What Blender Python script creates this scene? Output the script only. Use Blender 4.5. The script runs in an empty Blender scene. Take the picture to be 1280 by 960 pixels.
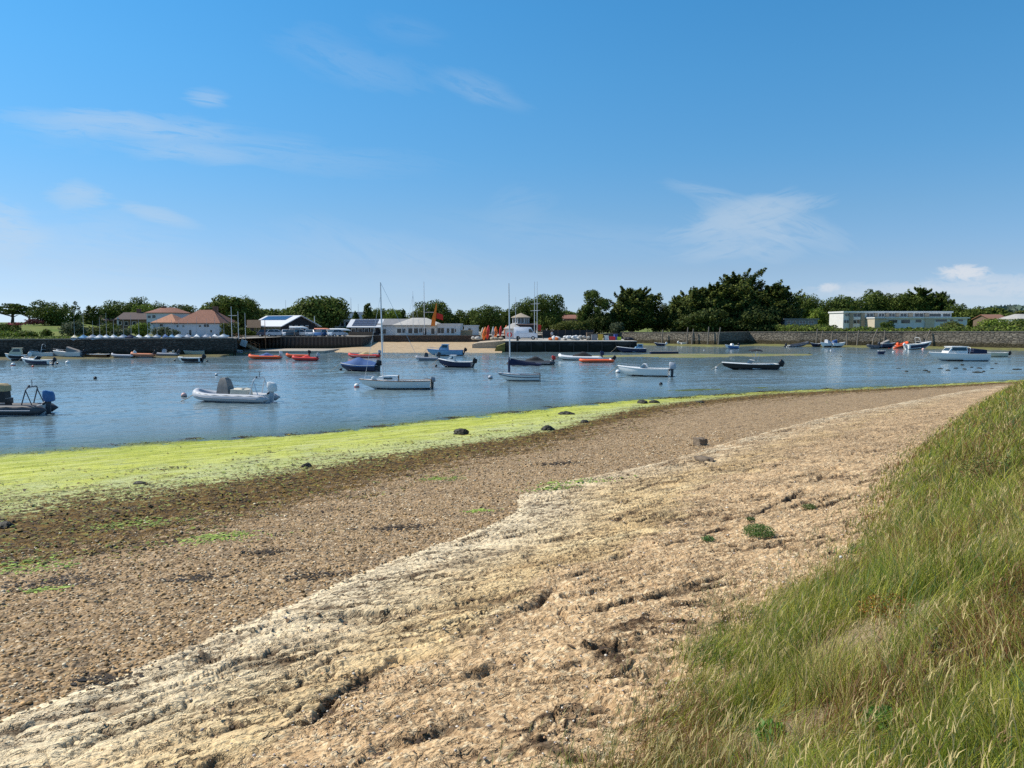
import bpy, bmesh, math, random
import numpy as np
from mathutils import Vector, Matrix
R = math.radians
random.seed(7)
scene = bpy.context.scene
COL = scene.collection
# ---------------------------------------------------------------- camera
F = 950.0; CX, CY = 640.0, 480.0; HOR = 406.0; H = 5.0
PITCH = math.atan((CY - HOR) / F)
cp, sp = math.cos(PITCH), math.sin(PITCH)
def ray(px, py):
    a = (px - CX) / F; b = -(py - CY) / F
    return a, cp + b * sp, -sp + b * cp
def G(px, py, z=0.0):
    """the point of the level z seen at photo pixel px, py"""
    x, y, w = ray(px, py); t = (z - H) / w
    return Vector((x * t, y * t, z))
def V(px, py, Y):
    """the point at depth Y seen at photo pixel px, py"""
    x, y, w = ray(px, py); t = Y / y
    return Vector((x * t, Y, H + w * t))
cam = bpy.data.cameras.new('camera'); camo = bpy.data.objects.new('camera', cam); COL.objects.link(camo)
camo.location = (0, 0, H); camo.rotation_euler = (R(90) - PITCH, 0, 0)
cam.sensor_width = 36; cam.lens = 36 * F / 1280; cam.clip_start = 0.05; cam.clip_end = 20000
scene.camera = camo
# ---------------------------------------------------------------- numpy noise
_rng = np.random.RandomState(3)
_perm = _rng.permutation(4096)
_gr = _rng.uniform(0, 2 * math.pi, 4096); _gx, _gy = np.cos(_gr), np.sin(_gr)
def perlin(x, y, seed=0):
    x = x + seed * 17.37; y = y + seed * 9.71
    xi = np.floor(x).astype(np.int64); yi = np.floor(y).astype(np.int64)
    xf, yf = x - xi, y - yi
    u = xf * xf * xf * (xf * (xf * 6 - 15) + 10); v = yf * yf * yf * (yf * (yf * 6 - 15) + 10)
    def g(ix, iy, dx, dy):
        h = _perm[(_perm[ix & 4095] + iy) & 4095]
        return _gx[h] * dx + _gy[h] * dy
    n00 = g(xi, yi, xf, yf); n10 = g(xi + 1, yi, xf - 1, yf)
    n01 = g(xi, yi + 1, xf, yf - 1); n11 = g(xi + 1, yi + 1, xf - 1, yf - 1)
    a = n00 + u * (n10 - n00); b = n01 + u * (n11 - n01)
    return (a + v * (b - a)) * 1.5
def fbm(x, y, o=4, seed=0, g=0.5):
    s = 0; a = 1.0; t = 0
    for i in range(o):
        s = s + a * perlin(x * 2 ** i, y * 2 ** i, seed + i); t += a; a *= g
    return s / t
def sstep(a, b, x):
    t = np.clip((x - a) / (b - a), 0, 1); return t * t * (3 - 2 * t)
# ---------------------------------------------------------------- materials
def lin(c):
    return tuple(((v / 255.0) / 12.92 if v <= 10 else (((v / 255.0) + .055) / 1.055) ** 2.4) for v in c)
class NT:
    def __init__(s, nt): s.nt = nt
    def n(s, typ, ins=None, **kw):
        nd = s.nt.nodes.new(typ)
        for k, v in kw.items(): setattr(nd, k, v)
        for k, v in (ins or {}).items():
            so = nd.inputs[k]
            if isinstance(v, bpy.types.NodeSocket): s.nt.links.new(v, so)
            elif isinstance(v, bpy.types.Node): s.nt.links.new(v.outputs[0], so)
            else:
                if isinstance(v, (tuple, list)) and so.type == 'RGBA' and len(v) == 3: v = (*v, 1)
                so.default_value = v
        return nd
    def math(s, op, a, b=0.0, c=None, clamp=False):
        i = {0: a, 1: b}
        if c is not None: i[2] = c
        return s.n('ShaderNodeMath', i, operation=op, use_clamp=clamp).outputs[0]
    def mix(s, f, a, b, mode='MIX'):
        nd = s.n('ShaderNodeMix', None, data_type='RGBA', blend_type=mode)
        for k, v in ((0, f), (6, a), (7, b)):
            so = nd.inputs[k]
            if isinstance(v, bpy.types.NodeSocket): s.nt.links.new(v, so)
            else:
                if isinstance(v, (tuple, list)) and len(v) == 3: v = (*v, 1)
                so.default_value = v
        return nd.outputs[2]
    def ss(s, a, b, x):
        nd = s.n('ShaderNodeMapRange', {0: x, 1: a, 2: b}, interpolation_type='SMOOTHSTEP'); return nd.outputs[0]
    def noise(s, vec, scale, detail=4, rough=.55, dist=0.0):
        return s.n('ShaderNodeTexNoise', {'Vector': vec, 'Scale': scale, 'Detail': detail, 'Roughness': rough, 'Distortion': dist}).outputs[0]
    def ramp(s, f, stops):
        nd = s.n('ShaderNodeValToRGB', {0: f}); cr = nd.color_ramp
        while len(cr.elements) < len(stops): cr.elements.new(0.5)
        for e, (p, c) in zip(cr.elements, stops):
            e.position = p; e.color = (*c, 1) if len(c) == 3 else c
        return nd.outputs[0]
MATS = {}
def new_mat(name):
    m = bpy.data.materials.new(name); m.use_nodes = True; nt = m.node_tree
    for nd in list(nt.nodes): nt.nodes.remove(nd)
    w = NT(nt); out = w.n('ShaderNodeOutputMaterial')
    return m, w, out
def mat(name, col, rough=.6, metal=0.0, var=.18, scale=3.0, bump=0.0, spec=.4, trans=0.0, dirt=None, coat=0.0):
    """a plain painted / cloth / stone surface: colour with a slow mottling and a bit of bump"""
    if name in MATS: return MATS[name]
    m, w, out = new_mat(name)
    tc = w.n('ShaderNodeTexCoord').outputs['Object']
    nz = w.noise(tc, scale, 5)
    c2 = tuple(v * (1 - var) for v in col); c3 = tuple(min(1, v * (1 + var * .6)) for v in col)
    c = w.ramp(nz, [(.3, c2), (.7, c3)])
    if dirt is not None:
        nd = w.noise(tc, scale * 3.1, 6, .7)
        c = w.mix(w.ss(.52, .72, nd), c, dirt)
    b = w.n('ShaderNodeBsdfPrincipled', {'Base Color': c, 'Roughness': rough, 'Metallic': metal, 'Specular IOR Level': spec, 'Coat Weight': coat})
    if trans: b.inputs['Transmission Weight'].default_value = trans
    if bump:
        bp = w.n('ShaderNodeBump', {'Height': w.noise(tc, scale * 6, 4), 'Strength': 1.0, 'Distance': bump})
        w.nt.links.new(bp.outputs[0], b.inputs['Normal'])
    w.nt.links.new(b.outputs[0], out.inputs[0])
    MATS[name] = m; return m
# ---------------------------------------------------------------- object helpers
def tag(o, label=None, cat=None, group=None, kind=None):
    if label: o['label'] = label
    if cat: o['category'] = cat
    if group: o['group'] = group
    if kind: o['kind'] = kind
    return o
def empty(name, loc, rz=0.0, label=None, cat=None, group=None, scale=1.0, tilt=(0, 0)):
    o = bpy.data.objects.new(name, None); COL.objects.link(o)
    o.empty_display_size = .2
    o.location = loc; o.rotation_euler = (tilt[0], tilt[1], rz); o.scale = (scale,) * 3 if not isinstance(scale, tuple) else scale
    return tag(o, label, cat, group)
def link_mesh(name, me, parent=None):
    o = bpy.data.objects.new(name, me); COL.objects.link(o)
    if parent is not None: o.parent = parent
    return o
def np_mesh(name, verts, faces, mats=None, attrs=None, smooth=False, mat_idx=None, colors=None):
    """verts (n,3); faces (m,k) array"""
    me = bpy.data.meshes.new(name)
    nv = len(verts); nf, k = faces.shape
    me.vertices.add(nv); me.vertices.foreach_set('co', np.asarray(verts, dtype=np.float32).ravel())
    me.loops.add(nf * k); me.loops.foreach_set('vertex_index', faces.astype(np.int32).ravel())
    me.polygons.add(nf); me.polygons.foreach_set('loop_start', np.arange(0, nf * k, k, dtype=np.int32))
    me.update(calc_edges=True)
    for m in (mats or []): me.materials.append(m)
    if smooth: me.polygons.foreach_set('use_smooth', np.ones(nf, dtype=bool))
    if mat_idx is not None: me.polygons.foreach_set('material_index', mat_idx.astype(np.int32))
    for an, arr in (attrs or {}).items():
        a = me.attributes.new(an, 'FLOAT', 'POINT'); a.data.foreach_set('value', arr.astype(np.float32).ravel())
    for an, arr in (colors or {}).items():
        a = me.attributes.new(an, 'FLOAT_COLOR', 'POINT')
        c = np.ones((nv, 4), dtype=np.float32); c[:, :3] = arr
        a.data.foreach_set('color', c.ravel())
    return me
class MB:
    """collects shapes into one mesh"""
    def __init__(s): s.v = []; s.f = []; s.smooth = []
    def add(s, vs, fs, sm=False):
        n = len(s.v); s.v += [tuple(v) for v in vs]; s.f += [tuple(i + n for i in f) for f in fs]; s.smooth += [sm] * len(fs); return s
    def box(s, x0, x1, y0, y1, z0, z1, bev=0.0, rot=None, piv=None):
        bm = bmesh.new(); bmesh.ops.create_cube(bm, size=1)
        for v in bm.verts:
            v.co = Vector(((x0 + x1) / 2 + v.co.x * (x1 - x0), (y0 + y1) / 2 + v.co.y * (y1 - y0), (z0 + z1) / 2 + v.co.z * (z1 - z0)))
        if bev: bmesh.ops.bevel(bm, geom=bm.edges[:], offset=bev, segments=2, affect='EDGES', profile=.6)
        if rot is not None:
            pv = Vector(piv) if piv is not None else Vector(((x0 + x1) / 2, (y0 + y1) / 2, (z0 + z1) / 2))
            for v in bm.verts: v.co = rot @ (v.co - pv) + pv
        s.bm(bm, bool(bev)); return s
    def bm(s, bm, sm=False):
        bm.verts.index_update(); s.add([v.co[:] for v in bm.verts], [[v.index for v in f.verts] for f in bm.faces], sm); bm.free(); return s
    def tube(s, pts, r, seg=8, cap=True, closed=False):
        pts = [Vector(p) for p in pts]; n = len(pts)
        rr = r if isinstance(r, (list, tuple)) else [r] * n
        vs, fs = [], []
        up = Vector((0, 0, 1)); prev = None
        for i, p in enumerate(pts):
            if closed: t = pts[(i + 1) % n] - pts[i - 1]
            else: t = (pts[min(i + 1, n - 1)] - pts[max(i - 1, 0)])
            t.normalize()
            a = prev if prev is not None else (up if abs(t.z) < .95 else Vector((1, 0, 0)))
            x = (a - t * a.dot(t)); x = x.normalized() if x.length > 1e-6 else t.orthogonal().normalized()
            prev = x; y = t.cross(x)
            for k in range(seg):
                an = 2 * math.pi * k / seg
                vs.append(p + (x * math.cos(an) + y * math.sin(an)) * rr[i])
        m = n if closed else n - 1
        for i in range(m):
            for k in range(seg):
                a = i * seg + k; b = i * seg + (k + 1) % seg; j = ((i + 1) % n) * seg
                fs.append((a, b, j + (k + 1) % seg, j + k))
        if cap and not closed:
            fs.append(tuple(range(seg))[::-1]); fs.append(tuple((n - 1) * seg + k for k in range(seg)))
        s.add(vs, fs, True); return s
    def prism(s, prof, axis, a, b):
        """prof: 2D points; axis 'x': prof is (y,z); 'y': (x,z); 'z': (x,y)"""
        def mk(p, t):
            return {'x': (t, p[0], p[1]), 'y': (p[0], t, p[1]), 'z': (p[0], p[1], t)}[axis]
        n = len(prof)
        vs = [mk(p, a) for p in prof] + [mk(p, b) for p in prof]
        fs = [tuple(range(n))[::-1], tuple(range(n, 2 * n))] + [(i, (i + 1) % n, n + (i + 1) % n, n + i) for i in range(n)]
        s.add(vs, fs); return s
    def ell(s, c, r, sub=2, jit=0.0, rot=None):
        bm = bmesh.new(); bmesh.ops.create_icosphere(bm, subdivisions=sub, radius=1)
        for v in bm.verts:
            k = 1 + random.uniform(-jit, jit); q = Vector((v.co.x * r[0] * k, v.co.y * r[1] * k, v.co.z * r[2] * k))
            if rot is not None: q = rot @ q
            v.co = q + Vector(c)
        s.bm(bm, True); return s
    def loft(s, secs, sm=True, capa=True, capb=True, closed=True):
        n = len(secs[0]); vs = [p for q in secs for p in q]; fs = []
        for i in range(len(secs) - 1):
            for k in range(n if closed else n - 1):
                a = i * n + k; b = i * n + (k + 1) % n
                fs.append((a, b, b + n, a + n))
        if capa: fs.append(tuple(range(n))[::-1])
        if capb: fs.append(tuple((len(secs) - 1) * n + k for k in range(n)))
        s.add(vs, fs, sm); return s
    def build(s, name, m, parent=None, fixn=True):
        me = bpy.data.meshes.new(name); me.from_pydata([tuple(v) for v in s.v], [], s.f)
        if fixn:
            bm = bmesh.new(); bm.from_mesh(me); bmesh.ops.recalc_face_normals(bm, faces=bm.faces); bm.to_mesh(me); bm.free()
        if len(me.polygons) == len(s.smooth): me.polygons.foreach_set('use_smooth', s.smooth)
        try: me.set_sharp_from_angle(angle=R(40))
        except Exception: pass
        me.materials.append(m); me.update()
        return link_mesh(name, me, parent)
def copy_tree(o, parent=None):
    c = o.copy(); COL.objects.link(c)
    if parent is not None: c.parent = parent
    for ch in list(o.children): copy_tree(ch, c)
    return c
# ---------------------------------------------------------------- beach geometry
SHORE = [G(*p) for p in ((0,568),(130,558),(230,551),(370,543),(500,530),(640,515),(760,503),(900,493),(1000,487.5),(1130,482.5),(1280,475))]
SHORE = [SHORE[0] + (SHORE[0] - SHORE[1]).normalized() * 60, SHORE[0] + (SHORE[0] - SHORE[1]).normalized() * 5] + SHORE + [Vector((75, 84, 0)), Vector((150, 105, 0)), Vector((400, 160, 0))]
def smooth_line(pts, n=4):
    p = np.array([(q[0], q[1]) for q in pts]); out = []
    for i in range(len(p) - 1):
        a = p[max(i - 1, 0)]; b = p[i]; c = p[i + 1]; d = p[min(i + 2, len(p) - 1)]
        for k in range(n):
            t = k / n
            out.append(.5 * ((2 * b) + (-a + c) * t + (2 * a - 5 * b + 4 * c - d) * t * t + (-a + 3 * b - 3 * c + d) * t ** 3))
    out.append(p[-1]); return np.array(out)
def sdist(P, line):
    """signed distance, positive on the landward side (below the line in plan)"""
    best = np.full(len(P), 1e18)
    for a, b in zip(line[:-1], line[1:]):
        d = b - a; L = d @ d
        if L < 1e-9: continue
        t = np.clip(((P - a) @ d) / L, 0, 1)
        q = P - a - t[:, None] * d; best = np.minimum(best, (q * q).sum(1))
    xs = np.maximum.accumulate(line[:, 0] + np.arange(len(line)) * 1e-6)
    return np.sqrt(best) * np.where(P[:, 1] < np.interp(P[:, 0], xs, line[:, 1]), 1, -1)
shore_l = np.vstack([[SHORE[0][0], SHORE[0][1]], smooth_line(SHORE[2:-3], 3), [[q[0], q[1]] for q in SHORE[-3:]]])
def prof(s):
    return np.interp(s, [-200, -60, -12, 0, 10, 18, 27, 33, 45, 80], [-4, -3, -.55, 0, .33, .85, 1.75, 2.2, 2.5, 2.9])
def base_hit(px, py, extra=0.0):
    z = 1.0
    for _ in range(30):
        g = G(px, py, z); s = sdist(np.array([[g.x, g.y]]), shore_l)[0]
        z = .5 * z + .5 * (float(prof(s)) + extra)
    return G(px, py, z)
def bline(pxs): return [base_hit(*p) for p in pxs]
L1 = bline([(0,640),(100,622),(200,610),(300,598),(400,582),(500,566),(600,553),(700,535),(800,510),(900,497.5),(1010,490),(1130,484.5),(1270,477.5)])
L2 = bline([(0,706),(120,680),(250,655),(350,632),(450,610),(550,583),(650,560),(700,548),(790,524),(900,504),(1010,494),(1130,487),(1250,480.5)])
L3 = bline([(0,905),(90,870),(200,830),(300,785),(390,747),(460,715),(530,690),(590,668),(650,640),(655,618),(720,600),(830,577),(900,556),(960,540),(1040,520),(1100,509),(1180,493),(1250,482.5)])
L4 = bline([(768,965),(842,862),(905,775),(985,738),(1050,690),(1082,640),(1112,588),(1150,556),(1200,520),(1240,494),(1270,482)])
def ext(l, da, db, ea=60, eb=200):
    a = Vector(l[0]) + Vector((*da, 0)).normalized() * ea; b = Vector(l[-1]) + Vector((*db, 0)).normalized() * eb
    return np.vstack([[a.x, a.y], smooth_line(l, 3), [b.x, b.y]])
l1 = ext(L1, (-.85, -.5), (.95, .28)); l2 = ext(L2, (-.85, -.52), (.95, .28))
l3 = ext(L3, (-.85, -.55), (.95, .28)); l4 = ext(L4, (-.62, -.78), (.9, .4), 40, 200)
GX0, GX1, GY0, GY1, GS = -70.0, 130.0, -25.0, 125.0, .25
gx = np.arange(GX0, GX1 + GS, GS); gy = np.arange(GY0, GY1 + GS, GS)
mx, my = np.meshgrid(gx, gy); PP = np.stack([mx.ravel(), my.ravel()], 1)
_s = [sdist(PP, l) for l in (shore_l, l1, l2, l3, l4)]
def _T(ds):
    T = np.where(ds[0] < 0, ds[0] / 10, 0.0)
    for k in range(4):
        a, b = ds[k], ds[k + 1]; m = a >= 0
        T = np.where(m, k + a / np.maximum(a + np.maximum(-b, 0), 1e-3), T)
    T = np.where(ds[4] >= 0, 4 + ds[4] * .1, T)
    return T
GRID = {'T': _T(_s).reshape(mx.shape), 's': _s[0].reshape(mx.shape), 'q': _s[4].reshape(mx.shape), 'c': _s[3].reshape(mx.shape)}
def look(key, x, y):
    a = GRID[key]; fx = np.clip((x - GX0) / GS, 0, len(gx) - 1.001); fy = np.clip((y - GY0) / GS, 0, len(gy) - 1.001)
    i = fx.astype(int); j = fy.astype(int); u = fx - i; v = fy - j
    return (a[j, i] * (1 - u) * (1 - v) + a[j, i + 1] * u * (1 - v) + a[j + 1, i] * (1 - u) * v + a[j + 1, i + 1] * u * v)
LEDGES = [smooth_line(bline(l), 3) for l in ([(250,975),(300,940),(350,915),(385,905),(440,862),(485,832),(545,818),(600,795),(655,765),(700,738),(745,712),(800,690),(860,674),(935,645),(1010,612),(1075,560)],
    [(590,848),(650,832),(700,824),(760,812),(815,808),(880,790)], [(400,968),(470,948),(540,925),(600,898)], [(690,790),(740,770),(800,752),(845,742),(900,722)], [(560,712),(640,690),(700,676),(760,655),(850,618),(960,590),(1050,545)],
    [(20,925),(120,880),(180,862),(260,830)], [(60,968),(180,905),(240,882),(310,858)])]
def ledge(x, y):
    W = np.zeros(len(x)); m = np.hypot(x, y) < 34
    if not m.any(): return W
    xx, yy = x[m], y[m]; wx_ = .16 * fbm(xx / .7, yy / .7, 4, 401, .6); P_ = np.stack([xx + wx_, yy + .16 * fbm(xx / .7 + 9, yy / .7, 4, 403, .6)], 1); best = np.zeros(len(xx))
    for i, l in enumerate(LEDGES):
        k = (1.0, .9, .7, .8, .55, .5, .55)[i]; d = np.abs(sdist(P_, l)); gt = sstep(-.28, .12, fbm(xx / 1.1 + i * 7, yy / 1.1, 2, 405))
        wid = .035 + .085 * sstep(-.2, .5, fbm(xx / .5, yy / .5 + i, 3, 407)); best = np.maximum(best, k * gt * np.exp(-(d / wid) ** 2))
    W[m] = best; return W
def terrain(x, y, detail=True):
    s = look('s', x, y); T = look('T', x, y); q = look('q', x, y); cd = look('c', x, y)
    z = prof(s) + .05 * fbm(x / 6, y / 6, 2, 5) * sstep(1, 6, s)
    z = z + .05 * sstep(0, .25, cd)                                   # the crust's own edge
    z = z + (1.15 * sstep(-.1, 3.2, q)) + .16 * fbm(x / 1.3, y / 1.3, 3, 9) * sstep(0, 2, q)   # grass bank
    if not detail: return z
    rr = np.hypot(x, y)
    u = x * .81 + y * .59; v = s + .6 * fbm(x / 3, y / 3, 2, 21)
    near = 1 - sstep(35, 60, rr)
    # shingle lumps
    wS = sstep(1.9, 2.1, T) * (1 - .6 * sstep(-.1, .1, cd))
    sh = .016 * perlin(x / .075, y / .075, 31) + .022 * fbm(x / .22, y / .22, 2, 33) + .03 * fbm(x / .9, y / .6, 2, 35)
    # weed
    wW = sstep(.75, 1.15, T + .12 * fbm(x, y, 3, 41)) * (1 - sstep(1.95, 2.25, T + .12 * fbm(x, y, 3, 41)))
    we = .12 * np.abs(fbm(x / .6, y / .45, 4, 43, .65)) + .015 * perlin(x / .06, y / .06, 44)
    # green algae: soft mats
    wA = sstep(-.25, -.05, T) * (1 - sstep(.8, 1.2, T))
    al = .13 * fbm(x / 1.6, y / .9, 4, 55, .6) * np.exp(-(s / 1.6) ** 2) + .02 * fbm(x / .7, y / .4, 3, 51) + .008 * perlin(x / .12, y / .12, 53)
    # crust: terraces, cracks, wrinkles
    wC = sstep(-.03, .1, cd) * (1 - sstep(-.3, 1.2, q) * .6)
    wp = .35 * fbm(x / .5, y / .5, 3, 61)
    tt = 3.0 * fbm(u / 4.2, (v + wp * .8) / .75, 4, 63, .5)
    fr = tt - np.floor(tt); ter = np.floor(tt) + sstep(.0, .10, fr)
    gate = sstep(-.25, .3, fbm(x / 4, y / 4, 2, 66)) * .8 + .2
    cr1 = np.abs(fbm(u / 1.3 + wp, v / .22, 3, 67)); crack = -np.exp(-(cr1 / .05) ** 2)
    cr2 = np.abs(fbm(u / .35, v / .09 + wp, 2, 69)); crack2 = -np.exp(-(cr2 / .06) ** 2)
    cr3 = np.abs(perlin(u / .55 + wp * 2, v / .5, 72)); crack3 = -np.exp(-(cr3 / .03) ** 2)
    cr4 = np.abs(fbm(u / 4.5 + wp * .6, (v + wp * .5) / .6, 4, 77, .5)); g4 = sstep(-.15, .25, fbm(x / 2.5, y / 2.5, 2, 79)); crack4 = -np.exp(-(cr4 / (.014 + .03 * g4)) ** 2) * (.35 + .65 * g4)
    rip = fbm(u / .25, v / .05, 3, 71, .6)
    lump = fbm(x / .16, y / .12, 3, 73, .6)
    lg = ledge(x, y)
    sandy = sstep(3.38, 3.62, T + .18 * fbm(x / 2.2, y / 1.4, 3, 75))
    cz = -.028 * ter * gate + .03 * crack * (1 - .5 * sandy) + .011 * crack2 + .014 * crack3 + .06 * crack4 + (.012 - .006 * sandy) * rip + (.012 + .022 * sandy) * lump
    cz = cz - .075 * lg
    z = z + near * (wS * sh + wC * cz) + wW * we + wA * al
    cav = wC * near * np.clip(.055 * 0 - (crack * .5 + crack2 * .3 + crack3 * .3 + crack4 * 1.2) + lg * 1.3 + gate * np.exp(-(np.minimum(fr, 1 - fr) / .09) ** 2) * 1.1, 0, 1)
    return z, cav, sandy
# ---------------------------------------------------------------- terrain mesh (one sheet, finest where it is near)
def polar_grid(nr, r0, r1, dense, nd, ns):
    a = np.concatenate([np.linspace(-math.pi, -dense, ns, endpoint=False), np.linspace(-dense, dense, nd, endpoint=False), np.linspace(dense, math.pi, ns)])
    r = np.geomspace(r0, r1, nr)
    A, RR = np.meshgrid(a, r)
    n = len(a)
    i = np.arange((nr - 1) * (n - 1)); row = i // (n - 1); c = i % (n - 1); b = row * n + c
    f = np.stack([b, b + n, b + n + 1, b + 1], 1)[:, ::-1]
    return (RR * np.sin(A)).ravel(), (RR * np.cos(A)).ravel(), f
NA, NR = 1250, 1250
tx, ty, tf = polar_grid(NR, 1.2, 150, R(42), NA, 60)
tz, cav, sandy = terrain(tx, ty)
T_ = look('T', tx, ty); Q_ = look('q', tx, ty); C_ = look('c', tx, ty)
# the harbour bed sinks well before the far wall
tz = tz - 2.5 * sstep(85, 100, ty) * (T_ < .3)
def mat_beach():
    m, w, out = new_mat('beach')
    geo = w.n('ShaderNodeNewGeometry').outputs['Position']
    att = lambda n: w.n('ShaderNodeAttribute', attribute_name=n).outputs['Fac']
    T, q, c, cavi, sand = att('zone'), att('bank'), att('crust'), att('cavity'), att('sandy')
    mp = w.n('ShaderNodeMapping', {'Vector': geo, 'Rotation': (0, 0, R(-36)), 'Scale': (1, 1, 1)}).outputs[0]
    st = w.n('ShaderNodeMapping', {'Vector': mp, 'Scale': (.22, 1.6, 1)}).outputs[0]
    n1 = w.noise(geo, .9, 4, .65); n2 = w.noise(geo, 5, 4, .7); n3 = w.noise(st, 2.2, 5, .65); n4 = w.noise(geo, 22, 2, .6)
    n5 = w.noise(mp, .35, 3, .5)
    # shingle
    vo = w.n('ShaderNodeTexVoronoi', {'Vector': geo, 'Scale': 26, 'Randomness': 1.0}); vc = vo.outputs['Color']; vd = vo.outputs['Distance']
    vo2 = w.n('ShaderNodeTexVoronoi', {'Vector': geo, 'Scale': 62}); 
    sep = w.n('ShaderNodeSeparateColor', {0: vc}).outputs
    stone = w.ramp(sep[0], [(0, (0.071, 0.043, 0.020)), (.2, (0.211, 0.133, 0.062)), (.42, (0.401, 0.256, 0.124)), (.6, (0.311, 0.223, 0.132)), (.78, (0.531, 0.352, 0.176)), (.93, (0.451, 0.362, 0.248)), (1, (0.763, 0.628, 0.424))])
    fine = w.ramp(w.n('ShaderNodeSeparateColor', {0: vo2.outputs['Color']}).outputs[0], [(0, (0.100, 0.062, 0.026)), (.5, (0.361, 0.233, 0.114)), (1, (0.662, 0.486, 0.282))])
    shing = w.mix(.28, stone, fine)
    vo3 = w.n('ShaderNodeSeparateColor', {0: w.n('ShaderNodeTexVoronoi', {'Vector': geo, 'Scale': 9.5}).outputs['Color']}).outputs[0]
    shing = w.mix(1.0, shing, w.ramp(vo3, [(0, (.50, .50, .52)), (.35, (.85, .84, .82)), (.8, (1.0, 1.0, 1.0)), (1, (1.0, 1.0, 1.0))]), 'MULTIPLY')
    shing = w.mix(1.0, shing, (1.0, 1.0, 1.0), 'MULTIPLY')
    shing = w.mix(w.ss(.42, .7, n1), shing, (.12, .085, .055)) if False else w.mix(w.math('MULTIPLY', w.ss(.5, .72, n3), .45), shing, (.10, .07, .045))
    shing = w.mix(w.math('MULTIPLY', w.ss(.6, .75, n2), .22), shing, (.22, .28, .08))
    # crust
    cr = w.ramp(n3, [(.25, (0.415, 0.259, 0.112)), (.42, (0.655, 0.457, 0.222)), (.6, (0.797, 0.597, 0.311)), (.8, (0.880, 0.737, 0.435))])
    edge = w.math('SUBTRACT', 1.0, w.ss(.3, 2.4, w.math('ADD', c, w.math('MULTIPLY', w.math('SUBTRACT', n1, .5), 1.2))))
    cr = w.mix(w.math('MULTIPLY', edge, .55), cr, (.86, .75, .54))
    vst = w.n('ShaderNodeMapping', {'Vector': mp, 'Scale': (1.25, 8.0, 1)}).outputs[0]
    wv_ = w.n('ShaderNodeVectorMath', {0: vst, 1: w.n('ShaderNodeCombineXYZ', {0: 0.0, 1: w.math('MULTIPLY', n2, 2.4), 2: 0.0}).outputs[0]}, operation='ADD').outputs[0]
    ce1 = w.n('ShaderNodeTexVoronoi', {'Vector': wv_, 'Scale': 1.0}, feature='DISTANCE_TO_EDGE').outputs[0]
    ce2 = w.n('ShaderNodeTexVoronoi', {'Vector': wv_, 'Scale': 2.7}, feature='DISTANCE_TO_EDGE').outputs[0]
    ck1 = w.math('MULTIPLY', w.math('SUBTRACT', 1.0, w.ss(.01, .06, ce1)), w.ss(.38, .52, n1)); ck2 = w.math('MULTIPLY', w.math('SUBTRACT', 1.0, w.ss(.0, .09, ce2)), w.ss(.45, .65, w.noise(geo, 1.7, 3, .6)))
    ckk = w.math('MAXIMUM', ck1, w.math('MULTIPLY', ck2, .55))
    cr = w.mix(w.math('MULTIPLY', ckk, .72), cr, (.20, .125, .065))
    cr = w.mix(w.math('MULTIPLY', w.ss(.55, .75, n2), .35), cr, (.31, .19, .09))
    sp_ = w.ramp(sep[1], [(0, (0.177, 0.093, 0.039)), (.3, (0.449, 0.261, 0.121)), (.6, (0.663, 0.440, 0.231)), (.85, (0.804, 0.590, 0.343)), (1, (0.880, 0.798, 0.552))])
    sandc = w.mix(.5, sp_, w.ramp(n2, [(.3, (0.508, 0.330, 0.172)), (.7, (0.816, 0.590, 0.343))]))
    cr = w.mix(w.math('MULTIPLY', w.ss(.3, .8, w.math('ADD', sand, w.math('MULTIPLY', w.math('SUBTRACT', n2, .5), .8))), .85), cr, sandc)
    cr = w.mix(w.math('MULTIPLY', w.math('MULTIPLY', cavi, w.ss(.3, .6, n1)), .95), cr, (.075, .042, .022))  # dried weed and crevice shade, both put into the crust colour
    # where the crust breaks up far along the shore: streaks of shingle through it
    gx_ = w.n('ShaderNodeSeparateXYZ', {0: geo}).outputs[1]
    far = w.ss(14, 26, gx_)
    cr = w.mix(w.math('MULTIPLY', far, w.ss(.40, .56, n3)), cr, w.mix(.5, shing, sandc))
    # weed
    wd = w.ramp(n2, [(.32, (.022, .012, .004)), (.45, (.07, .04, .010)), (.58, (.17, .095, .020)), (.72, (.27, .22, .05))])
    wd = w.mix(w.ss(.62, .75, w.noise(geo, 2.3, 4, .7)), wd, shing)
    # algae
    ag = w.ramp(w.noise(st, 2.6, 5, .68), [(.27, (.09, .11, .018)), (.40, (.33, .36, .045)), (.54, (.50, .52, .085)), (.72, (.60, .60, .21))])
    ag = w.mix(w.math('MULTIPLY', w.ss(.52, .68, n2), .45), ag, (.30, .36, .05))
    pale = w.ss(.4, 1.0, w.math('ADD', T, w.math('MULTIPLY', w.math('SUBTRACT', n1, .5), 1.3)))
    ag = w.mix(w.math('MULTIPLY', w.ss(.56, .64, w.noise(st, 4.0, 5, .75)), .85), ag, (.09, .10, .02))
    ag = w.mix(w.math('MULTIPLY', w.math('SUBTRACT', 1.0, w.ss(.05, .45, w.math('ADD', T, w.math('MULTIPLY', w.math('SUBTRACT', n1, .5), .9)))), .5), ag, (.24, .30, .03))
    ag = w.mix(w.math('MULTIPLY', w.ss(.5, .62, w.noise(st, .9, 4, .7)), .35), ag, (.56, .56, .26))
    ag = w.mix(w.math('MULTIPLY', pale, .6), ag, w.ramp(n2, [(.35, (.30, .33, .15)), (.65, (.50, .52, .33))]))
    gx0 = w.n('ShaderNodeSeparateXYZ', {0: geo}).outputs[0]
    ag = w.mix(w.math('MULTIPLY', w.ss(2, 26, gx0), w.ss(.36, .58, w.noise(st, 2.0, 4, .7))), ag, w.mix(n2, (.09, .075, .018), (.22, .22, .045)))
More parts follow.
